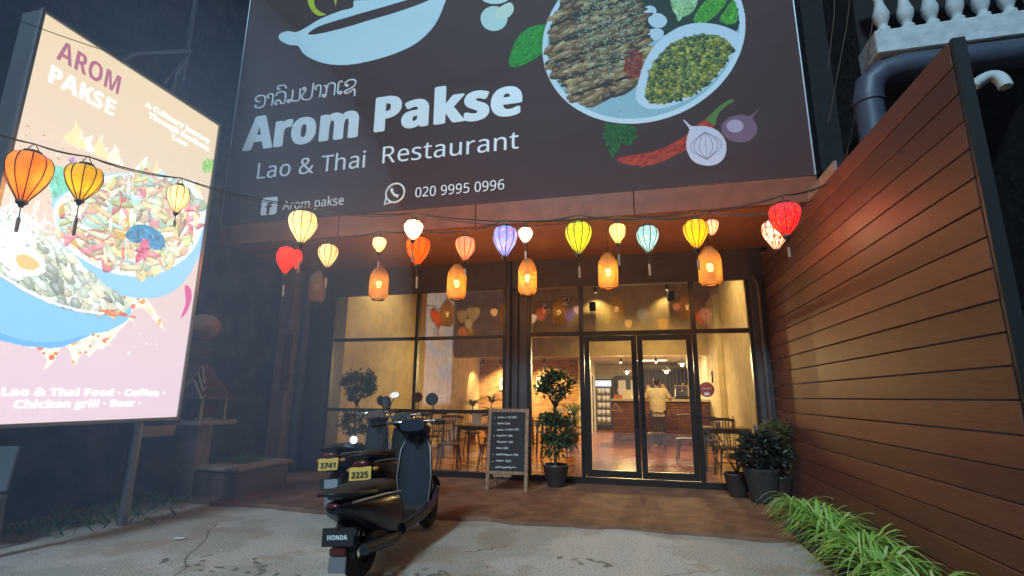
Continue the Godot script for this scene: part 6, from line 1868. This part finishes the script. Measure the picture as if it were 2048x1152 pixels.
		fronds(t, "fronds", Vector3(0.02, q[1], 0), 46, q[2], 0.034, 0.9, M["leaf_room"])
		fronds(t, "fronds", Vector3(0.02, q[1] * 0.72, 0), 30, q[2] * 0.9, 0.034, 0.7, M["leaf_room"])
	# pictures
	picture("small framed print on the brick wall's left part", Vector3(-4.5, 1.72, -9.18), 0.42, 0.5, 0.0, 5)
	picture("framed print on the brick wall behind the potted tree", Vector3(-3.2, 1.72, -9.18), 0.42, 0.5, 0.0, 6)
	picture("framed portrait high on the bulkhead, left of the middle column", Vector3(-3.62, 3.92, -6.59), 0.3, 0.4, 0.0, 7)
	picture("framed print high on the bulkhead, right of the middle column", Vector3(-2.55, 3.9, -6.59), 0.28, 0.4, 0.0, 8)
	picture("higher framed print on the bulkhead beside the door's top light", Vector3(-1.95, 4.1, -6.59), 0.28, 0.3, 0.0, 9)
	picture("small framed print on the right wall pilaster", Vector3(1.96, 1.85, -6.2), 0.3, 0.3, -PI / 2, 10)
	for q in [[Vector3(-1.15, 3.88, -6.35), "black loudspeaker high on the bulkhead's left"], [Vector3(1.05, 4.1, -6.35), "black loudspeaker high on the bulkhead's right"]]:
		var t := thing("loudspeaker", q[1], "loudspeaker", q[0], 0.0, "loudspeakers on the bulkhead")
		part(t, "cabinet", bx(Vector3.ZERO, Vector3(0.18, 0.26, 0.18), 0.01), M["black"])
		part(t, "bracket", tb([Vector3(0, 0.02, -0.09), Vector3(0, 0.04, -0.26)], 0.02, 8), M["black"])
	# lamps: wall washers on the bulkhead, track spots over the back, pendants over the bar
	track_spot("ceiling spot washing the bulkhead left of the door axis", Vector3(-1.05, 4.36, -6.25), Vector3(-1.05, 3.2, -6.6), 0.5, 55.0)
	track_spot("ceiling spot washing the bulkhead right of the door axis", Vector3(0.95, 4.36, -6.25), Vector3(0.95, 3.2, -6.6), 0.5, 55.0)
	track_spot("ceiling spot lighting the left tables", Vector3(-3.6, 4.36, -2.6), Vector3(-4.0, 0.0, -3.2), 3.2, 50.0)
	track_spot("ceiling spot lighting the floor inside the door", Vector3(0.0, 4.36, -3.0), Vector3(0.2, 0.6, -5.6), 6.5, 48.0)
	track_spot("ceiling spot lighting the right wall", Vector3(0.9, 4.36, -2.2), Vector3(2.1, 1.2, -3.6), 2.2, 60.0)
	track_spot("ceiling spot lighting the left wall near the glass", Vector3(-4.3, 4.36, -1.6), Vector3(-5.4, 1.6, -2.0), 1.7, 65.0)
	track_spot("track spot aimed at the brick wall's left part", Vector3(-4.4, 2.42, -8.1), Vector3(-4.4, 1.1, -9.2), 5.0, 50.0)
	track_spot("track spot aimed at the brick wall's right part", Vector3(-2.9, 2.42, -8.1), Vector3(-2.9, 1.1, -9.2), 5.0, 50.0)
	track_spot("track spot aimed at the room's far left corner", Vector3(-4.95, 2.42, -8.0), Vector3(-5.45, 0.9, -8.8), 1.2, 45.0)
	var tr := thing("lighting_track", "black lighting track under the low ceiling above the bar", "track")
	part(tr, "rail", span(Vector3(-1.5, 2.585, -8.12), Vector3(1.7, 2.62, -8.08)), M["black"])
	part(tr, "rail", span(Vector3(-5.0, 2.585, -8.12), Vector3(-2.2, 2.62, -8.08)), M["black"])
	for x in [-0.45, 0.62]:
		track_spot("track spot above the bar, %s" % ("left one" if x < 0 else "right one"), Vector3(x, 2.42, -8.1), Vector3(x, 1.0, -6.6), 3.4, 62.0)
	for q in [[Vector3(-0.28, 2.07, -8.5), "pendant bulb left of the door's middle"], [Vector3(0.94, 2.08, -8.5), "pendant bulb above the standing person's right"], [Vector3(1.42, 2.3, -8.5), "higher pendant bulb near the bar's right end"]]:
		var t := thing("pendant_lamp", q[1], "pendant lamp", q[0], 0.0, "pendant bulbs over the bar")
		var b := MB.new()
		b.ball(Vector3.ZERO, Vector3(0.055, 0.055, 0.055), 10, 14)
		part(t, "bulb", b, glow("pendant_glow", Color(1.0, 0.95, 0.85), 5.0))
		part(t, "shade", lt([Vector2(0.035, 0.16), Vector2(0.04, 0.14), Vector2(0.13, 0.05), Vector2(0.135, 0.04), Vector2(0.125, 0.05), Vector2(0.035, 0.13)], 20), M["dull_metal"])
		part(t, "cord", tb([Vector3(0, 0.15, 0), Vector3(0, 2.62 - q[0].y, 0)], 0.006, 6), M["black"])
		lamp(t, "bulb_light", Vector3.ZERO, Color(1.0, 0.88, 0.66), 0.5 * ROOM_GAIN, 0.05)
	var kl := thing("kitchen_lamp", "bright ceiling panel in the kitchen behind the bar", "ceiling lamp", Vector3(0.5, 2.6, -10.6))
	part(kl, "housing", span(Vector3(-0.62, -0.01, -0.17), Vector3(0.62, 0.02, 0.17), 0.004), M["white_paint"])
	part(kl, "panel", span(Vector3(-0.58, -0.018, -0.14), Vector3(0.58, -0.0105, 0.14)), glow("kitchen_panel_light", Color(1.0, 0.93, 0.78), 5.0))
	var al := AreaLight3D.new()
	al.name = "panel_light"
	al.area_size = Vector2(1.1, 0.26)
	al.area_normalize_energy = true
	al.light_color = Color(1.0, 0.9, 0.7)
	al.light_energy = 6.5 * ROOM_GAIN
	al.area_range = 12.0
	al.area_attenuation = 2.0
	al.shadow_enabled = true
	kl.add_child(al, true)
	al.position = Vector3(0, -0.03, 0)
	al.rotation = Vector3(-PI / 2, 0, 0)

# ---------------------------------------------------------------- people

# a figure as one skin over tapered bones, meshed as surface nets; each bone: [a, b, radius a, radius b]
func net(bones: Array, cell: float, blend: float, b: MB) -> void:
	var val := {}
	var dist := func(p: Vector3) -> float:
		var s := 0.0
		for q in bones:
			var ab: Vector3 = q[1] - q[0]
			var t := clampf((p - q[0]).dot(ab) / maxf(ab.length_squared(), 1e-8), 0.0, 1.0)
			var d: float = p.distance_to(q[0] + ab * t) - lerpf(q[2], q[3], t)
			if d < blend * 6.0:
				s += exp(-d / blend)
		return -blend * log(s) if s > 1e-12 else 1.0
	var cells := {}
	for q in bones:
		var r: float = maxf(q[2], q[3]) + cell * 2.0 + blend * 0.7
		var lo: Vector3 = (q[0] as Vector3).min(q[1]) - Vector3.ONE * r
		var hi: Vector3 = (q[0] as Vector3).max(q[1]) + Vector3.ONE * r
		var ab: Vector3 = q[1] - q[0]
		for i in range(floori(lo.x / cell), ceili(hi.x / cell) + 1):
			for j in range(floori(lo.y / cell), ceili(hi.y / cell) + 1):
				for k in range(floori(lo.z / cell), ceili(hi.z / cell) + 1):
					var p := Vector3(i, j, k) * cell
					var t := clampf((p - q[0]).dot(ab) / maxf(ab.length_squared(), 1e-8), 0.0, 1.0)
					var dd: float = p.distance_to(q[0] + ab * t) - lerpf(q[2], q[3], t)
					if dd < cell * 2.0 + blend * 0.7 and dd > -cell * 2.5:
						cells[Vector3i(i, j, k)] = true
	var at := func(c: Vector3i) -> float:
		if not val.has(c):
			val[c] = dist.call(Vector3(c) * cell)
		return val[c]
	var vid := {}
	for c in cells:
		var sum := Vector3.ZERO
		var cnt := 0
		var cv := []
		for m in 8:
			cv.append(at.call(c + Vector3i(m & 1, (m >> 1) & 1, (m >> 2) & 1)))
		for m in 8:
			for ax in 3:
				if not (m >> ax) & 1:
					var o := m | (1 << ax)
					if (cv[m] < 0.0) != (cv[o] < 0.0):
						var t: float = cv[m] / (cv[m] - cv[o])
						var pm := Vector3(m & 1, (m >> 1) & 1, (m >> 2) & 1)
						var po := Vector3(o & 1, (o >> 1) & 1, (o >> 2) & 1)
						sum += pm.lerp(po, t)
						cnt += 1
		if cnt:
			var p := (Vector3(c) + sum / cnt) * cell
			var e := cell * 0.5
			var g := Vector3(dist.call(p + Vector3(e, 0, 0)) - dist.call(p - Vector3(e, 0, 0)), dist.call(p + Vector3(0, e, 0)) - dist.call(p - Vector3(0, e, 0)), dist.call(p + Vector3(0, 0, e)) - dist.call(p - Vector3(0, 0, e)))
			vid[c] = b.vert(p, g.normalized())
	for c in vid:
		for ax in 3:
			var d := Vector3i.ZERO
			d[ax] = 1
			if (at.call(c) < 0.0) != (at.call(c + d) < 0.0):
				var u := Vector3i.ZERO; var w := Vector3i.ZERO
				u[(ax + 1) % 3] = 1
				w[(ax + 2) % 3] = 1
				if vid.has(c - u) and vid.has(c - w) and vid.has(c - u - w):
					b.tri(vid[c], vid[c - u], vid[c - u - w])
					b.tri(vid[c], vid[c - u - w], vid[c - w])

func hem(b: MB, y: float) -> void:   # straight lower edge of a garment
	for i in b.v.size():
		if b.v[i].y < y:
			b.v[i] = Vector3(b.v[i].x * 1.0, y, b.v[i].z)
			b.n[i] = Vector3.DOWN

func hand(b: MB, wrist: Vector3, palm_dir: Vector3, across: Vector3, curl: Vector3, thumb_side: float) -> void:
	var bones := []
	var end := wrist + palm_dir * 0.085
	for k in 4:
		var o := across * (-0.03 + 0.02 * k)
		bones.append([wrist + o * 0.6 + palm_dir * 0.01, end + o, 0.013, 0.0115])
		var l: float = [0.062, 0.074, 0.07, 0.055][k]
		var a := end + o
		var p1 := a + palm_dir * l * 0.45 + curl * l * 0.18
		var p2 := p1 + palm_dir * l * 0.15 + curl * l * 0.35
		var p3 := p2 - palm_dir * l * 0.05 + curl * l * 0.25
		bones.append([a, p1, 0.0095, 0.009])
		bones.append([p1, p2, 0.009, 0.0085])
		bones.append([p2, p3, 0.0085, 0.008])
	var tb0 := wrist + palm_dir * 0.025 + across * 0.03 * thumb_side
	var tb1 := tb0 + across * 0.03 * thumb_side + palm_dir * 0.03 + curl * 0.012
	bones.append([tb0, tb1, 0.012, 0.0105])
	bones.append([tb1, tb1 + palm_dir * 0.03 + curl * 0.012, 0.0105, 0.0085])
	net(bones, 0.006, 0.004, b)

func build_people() -> void:
	# a man seen from behind at the bar, both forearms raised
	var t := thing("person", "person in a white T-shirt seen from behind at the bar, both forearms raised", "person", Vector3(0.53, 0.0, -6.05), 0.0)
	var V := func(x: float, y: float, z: float) -> Vector3: return Vector3(x, y, z)
	var Ls := V.call(-0.185, 1.46, 0.0); var Rs := V.call(0.185, 1.46, 0.0)
	var Le := V.call(-0.31, 1.25, -0.07); var Re := V.call(0.33, 1.27, -0.06)
	var Lw := V.call(-0.245, 1.5, -0.17); var Rw := V.call(0.215, 1.53, -0.17)
	var body := MB.new()
	net([[V.call(0, 0.98, 0), V.call(0, 1.12, 0), 0.135, 0.135], [V.call(-0.06, 0.98, 0), V.call(-0.085, 1.36, 0), 0.1, 0.115], [V.call(0.06, 0.98, 0), V.call(0.085, 1.36, 0), 0.1, 0.115], [Ls, Rs, 0.062, 0.062], [V.call(0, 1.44, 0), V.call(0, 1.58, -0.01), 0.058, 0.055],
		[Ls, Le, 0.056, 0.044], [Le, Lw, 0.044, 0.029], [Rs, Re, 0.056, 0.044], [Re, Rw, 0.044, 0.029],
		[V.call(-0.09, 0.95, 0), V.call(-0.1, 0.5, 0.0), 0.09, 0.062], [V.call(-0.1, 0.5, 0), V.call(-0.105, 0.09, 0.03), 0.06, 0.038], [V.call(0.09, 0.95, 0), V.call(0.1, 0.5, 0), 0.09, 0.062], [V.call(0.1, 0.5, 0), V.call(0.105, 0.09, 0.03), 0.06, 0.038],
		[V.call(-0.105, 0.045, 0.05), V.call(-0.125, 0.035, -0.13), 0.042, 0.034], [V.call(0.105, 0.045, 0.05), V.call(0.125, 0.035, -0.13), 0.042, 0.034]], 0.016, 0.022, body)
	# head with jaw, nose, ears and eye hollows (it faces away from the street)
	var hc: Vector3 = V.call(0.0, 1.68, -0.02)
	net([[hc + Vector3(0, 0.03, 0.01), hc + Vector3(0, 0.02, -0.02), 0.088, 0.086], [hc + Vector3(0, -0.04, -0.03), hc + Vector3(0, -0.075, -0.06), 0.065, 0.04], [hc + Vector3(0, -0.005, -0.1), hc + Vector3(0, -0.03, -0.118), 0.011, 0.014], [hc + Vector3(-0.088, -0.01, 0.0), hc + Vector3(-0.09, 0.02, 0.008), 0.012, 0.014], [hc + Vector3(0.088, -0.01, 0.0), hc + Vector3(0.09, 0.02, 0.008), 0.012, 0.014], [hc + Vector3(-0.02, -0.06, -0.1), hc + Vector3(0.02, -0.06, -0.1), 0.008, 0.008]], 0.009, 0.008, body)
	var ld: Vector3 = (Lw - Le).normalized(); var rd: Vector3 = (Rw - Re).normalized()
	hand(body, Lw, ld, Vector3(0.9, 0, -0.35).normalized(), Vector3(0.5, 0.1, -0.85).normalized(), 1.0)
	hand(body, Rw, rd, Vector3(0.9, 0, 0.35).normalized(), Vector3(-0.5, 0.1, -0.85).normalized(), -1.0)
	part(t, "body", body, M["skin"])
	var sh := MB.new()
	net([[V.call(0, 0.84, 0), V.call(0, 1.12, 0), 0.16, 0.155], [V.call(-0.06, 0.84, 0), V.call(-0.09, 1.36, 0), 0.125, 0.13], [V.call(0.06, 0.84, 0), V.call(0.09, 1.36, 0), 0.125, 0.13], [Ls, Rs, 0.076, 0.076], [V.call(0, 1.45, 0), V.call(0, 1.5, 0), 0.075, 0.066], [Ls, Ls.lerp(Le, 0.72), 0.076, 0.07], [Rs, Rs.lerp(Re, 0.72), 0.076, 0.07]], 0.018, 0.02, sh)
	hem(sh, 0.8)
	part(t, "shirt", sh, M["shirt_white"])
	var tr := MB.new()
	net([[V.call(-0.06, 0.92, 0), V.call(0.06, 0.92, 0), 0.135, 0.135], [V.call(-0.09, 0.92, 0), V.call(-0.1, 0.5, 0), 0.105, 0.08], [V.call(-0.1, 0.5, 0), V.call(-0.105, 0.13, 0.03), 0.08, 0.062], [V.call(0.09, 0.92, 0), V.call(0.1, 0.5, 0), 0.105, 0.08], [V.call(0.1, 0.5, 0), V.call(0.105, 0.13, 0.03), 0.08, 0.062]], 0.022, 0.02, tr)
	part(t, "trousers", tr, M["trousers_dark"])
	var hr := MB.new()
	net([[hc + Vector3(0, 0.05, 0.02), hc + Vector3(0, 0.055, -0.02), 0.092, 0.088], [hc + Vector3(0, 0.0, 0.045), hc + Vector3(0, -0.03, 0.05), 0.066, 0.05]], 0.012, 0.01, hr)
	part(t, "hair", hr, M["hair"])
	# a second person stooping behind the bar
	var s := thing("person", "person in a pale top stooping behind the bar near the carrier bag", "person", Vector3(0.0, 0.0, -8.35), 0.0)
	var b2 := MB.new()
	var h2: Vector3 = V.call(0.03, 1.4, 0.16)
	net([[V.call(0, 0.88, 0), V.call(0, 1.22, 0.1), 0.13, 0.14], [V.call(-0.15, 1.22, 0.1), V.call(0.15, 1.22, 0.1), 0.06, 0.06], [V.call(0, 1.22, 0.12), h2, 0.05, 0.05], [V.call(-0.16, 1.22, 0.1), V.call(-0.22, 1.0, 0.2), 0.05, 0.04], [V.call(-0.22, 1.0, 0.2), V.call(-0.1, 1.0, 0.4), 0.04, 0.03], [V.call(0.16, 1.22, 0.1), V.call(0.24, 1.0, 0.2), 0.05, 0.04], [V.call(0.24, 1.0, 0.2), V.call(0.12, 1.0, 0.4), 0.04, 0.03],
		[V.call(-0.09, 0.88, 0), V.call(-0.1, 0.46, 0.02), 0.09, 0.06], [V.call(-0.1, 0.46, 0.02), V.call(-0.1, 0.06, 0.0), 0.06, 0.04], [V.call(0.09, 0.88, 0), V.call(0.1, 0.46, 0.02), 0.09, 0.06], [V.call(0.1, 0.46, 0.02), V.call(0.1, 0.06, 0.0), 0.06, 0.04], [V.call(-0.1, 0.04, 0.0), V.call(-0.1, 0.035, 0.15), 0.04, 0.032], [V.call(0.1, 0.04, 0.0), V.call(0.1, 0.035, 0.15), 0.04, 0.032]], 0.02, 0.022, b2)
	net([[h2 + Vector3(0, 0.02, 0.0), h2 + Vector3(0, 0.01, 0.03), 0.085, 0.082], [h2 + Vector3(0, -0.05, 0.05), h2 + Vector3(0, -0.075, 0.07), 0.055, 0.035], [h2 + Vector3(0, -0.01, 0.11), h2 + Vector3(0, -0.03, 0.125), 0.01, 0.013], [h2 + Vector3(-0.085, 0, 0), h2 + Vector3(-0.088, 0.02, 0), 0.012, 0.013], [h2 + Vector3(0.085, 0, 0), h2 + Vector3(0.088, 0.02, 0), 0.012, 0.013]], 0.011, 0.008, b2)
	hand(b2, V.call(-0.1, 1.0, 0.4), Vector3(0.3, 0, 0.95).normalized(), Vector3(0.95, 0, -0.3).normalized(), Vector3(0, -1, 0.2).normalized(), 1.0)
	hand(b2, V.call(0.12, 1.0, 0.4), Vector3(-0.3, 0, 0.95).normalized(), Vector3(0.95, 0, 0.3).normalized(), Vector3(0, -1, 0.2).normalized(), -1.0)
	part(s, "body", b2, M["skin"])
	var st := MB.new()
	net([[V.call(0, 0.84, 0), V.call(0, 1.2, 0.1), 0.155, 0.16], [V.call(-0.15, 1.22, 0.1), V.call(0.15, 1.22, 0.1), 0.073, 0.073], [V.call(-0.16, 1.22, 0.1), V.call(-0.2, 1.08, 0.16), 0.068, 0.06], [V.call(0.16, 1.22, 0.1), V.call(0.21, 1.08, 0.16), 0.068, 0.06]], 0.02, 0.02, st)
	hem(st, 0.8)
	part(s, "top", st, M["shirt_white"])
	var tr2 := MB.new()
	net([[V.call(-0.06, 0.86, 0), V.call(0.06, 0.86, 0), 0.13, 0.13], [V.call(-0.09, 0.86, 0), V.call(-0.1, 0.46, 0.02), 0.1, 0.075], [V.call(-0.1, 0.46, 0.02), V.call(-0.1, 0.1, 0), 0.075, 0.06], [V.call(0.09, 0.86, 0), V.call(0.1, 0.46, 0.02), 0.1, 0.075], [V.call(0.1, 0.46, 0.02), V.call(0.1, 0.1, 0), 0.075, 0.06]], 0.024, 0.02, tr2)
	part(s, "trousers", tr2, M["trousers_dark"])
	var hr2 := MB.new()
	net([[h2 + Vector3(0, 0.045, -0.03), h2 + Vector3(0, 0.05, 0.01), 0.09, 0.086], [h2 + Vector3(0, -0.02, -0.05), h2 + Vector3(0, -0.08, -0.06), 0.065, 0.05]], 0.014, 0.01, hr2)
	part(s, "hair", hr2, M["hair"])

const HOSE := Vector3(3.02, 4.02, 3.42)
const BOX_ENERGY := 1.0
const LANTERN_GAIN := 3.4
const RATTAN_ENERGY := 0.5
const ROOM_GAIN := 2.2

func _ready() -> void:
	# camera
	var cam := Camera3D.new()
	cam.name = "camera"
	cam.fov = rad_to_deg(2.0 * atan(576.0 / 1004.0))
	cam.near = 0.05
	cam.far = 300.0
	cam.basis = Basis(Vector3.UP, deg_to_rad(13.77)) * Basis(Vector3(1, 0, 0), deg_to_rad(12.15)) * Basis(Vector3(0, 0, 1), deg_to_rad(0.467))
	cam.position = Vector3(0.0, 1.3, 8.243)
	cam.current = true
	add_child(cam)
	# night sky and the cool street light from behind the viewer
	var env := Environment.new()
	env.background_mode = Environment.BG_SKY
	var sky := Sky.new()
	var sm := ProceduralSkyMaterial.new()
	sm.sky_top_color = Color(0.10, 0.13, 0.22)
	sm.sky_horizon_color = Color(0.16, 0.18, 0.26)
	sm.ground_bottom_color = Color(0.05, 0.05, 0.06)
	sm.ground_horizon_color = Color(0.12, 0.13, 0.17)
	sm.sun_angle_max = 1.0
	sky.sky_material = sm
	env.sky = sky
	env.background_energy_multiplier = 1.0
	env.tonemap_mode = Environment.TONE_MAPPER_LINEAR
	env.tonemap_exposure = 1.12
	env.fog_enabled = true
	env.fog_density = 0.0015
	env.fog_light_color = Color(0.8, 0.88, 1.0)
	env.volumetric_fog_enabled = true
	env.volumetric_fog_density = 0.0
	env.sdfgi_enabled = true
	env.ssao_enabled = true
	env.ssil_enabled = true
	var we := WorldEnvironment.new()
	we.name = "world_environment"
	we.environment = env
	add_child(we)
	var sun := DirectionalLight3D.new()
	sun.name = "street_glow"
	sun.light_color = Color(0.74, 0.9, 1.0)
	sun.light_energy = 0.85
	sun.light_angular_distance = 8.0
	sun.shadow_enabled = true
	add_child(sun)
	sun.look_at_from_position(Vector3(-1.5, 9.0, 10.0), Vector3(0.0, 0.0, 0.0), Vector3.UP)
	make_materials()
	# added fog volume standing in for lens glare round the light box
	var fv := FogVolume.new()
	fv.name = "light_box_glare_fog"
	fv.shape = RenderingServer.FOG_VOLUME_SHAPE_ELLIPSOID
	fv.size = Vector3(5.6, 7.5, 6.8)
	var fm := FogMaterial.new()
	fm.density = 0.062
	fm.albedo = Color(0.72, 0.85, 1.0)
	fv.material = fm
	add_child(fv)
	fv.position = Vector3(-5.2, 2.3, 4.0)
	stuff(fv)
	tag(fv, "added bluish haze standing in for lens glare round the light box", "haze")
	build_setting()
	print("setting ", Time.get_ticks_msec())
	build_front()
	build_sign()
	build_lightbox()
	build_fence()
	print("front ", Time.get_ticks_msec())
	build_room()
	build_lanterns()
	build_rattan()
	build_cables()
	build_scooters()
	build_chalkboard()
	build_plants()
	build_shrine()
	print("objects ", Time.get_ticks_msec())
	build_people()
	print("people ", Time.get_ticks_msec())
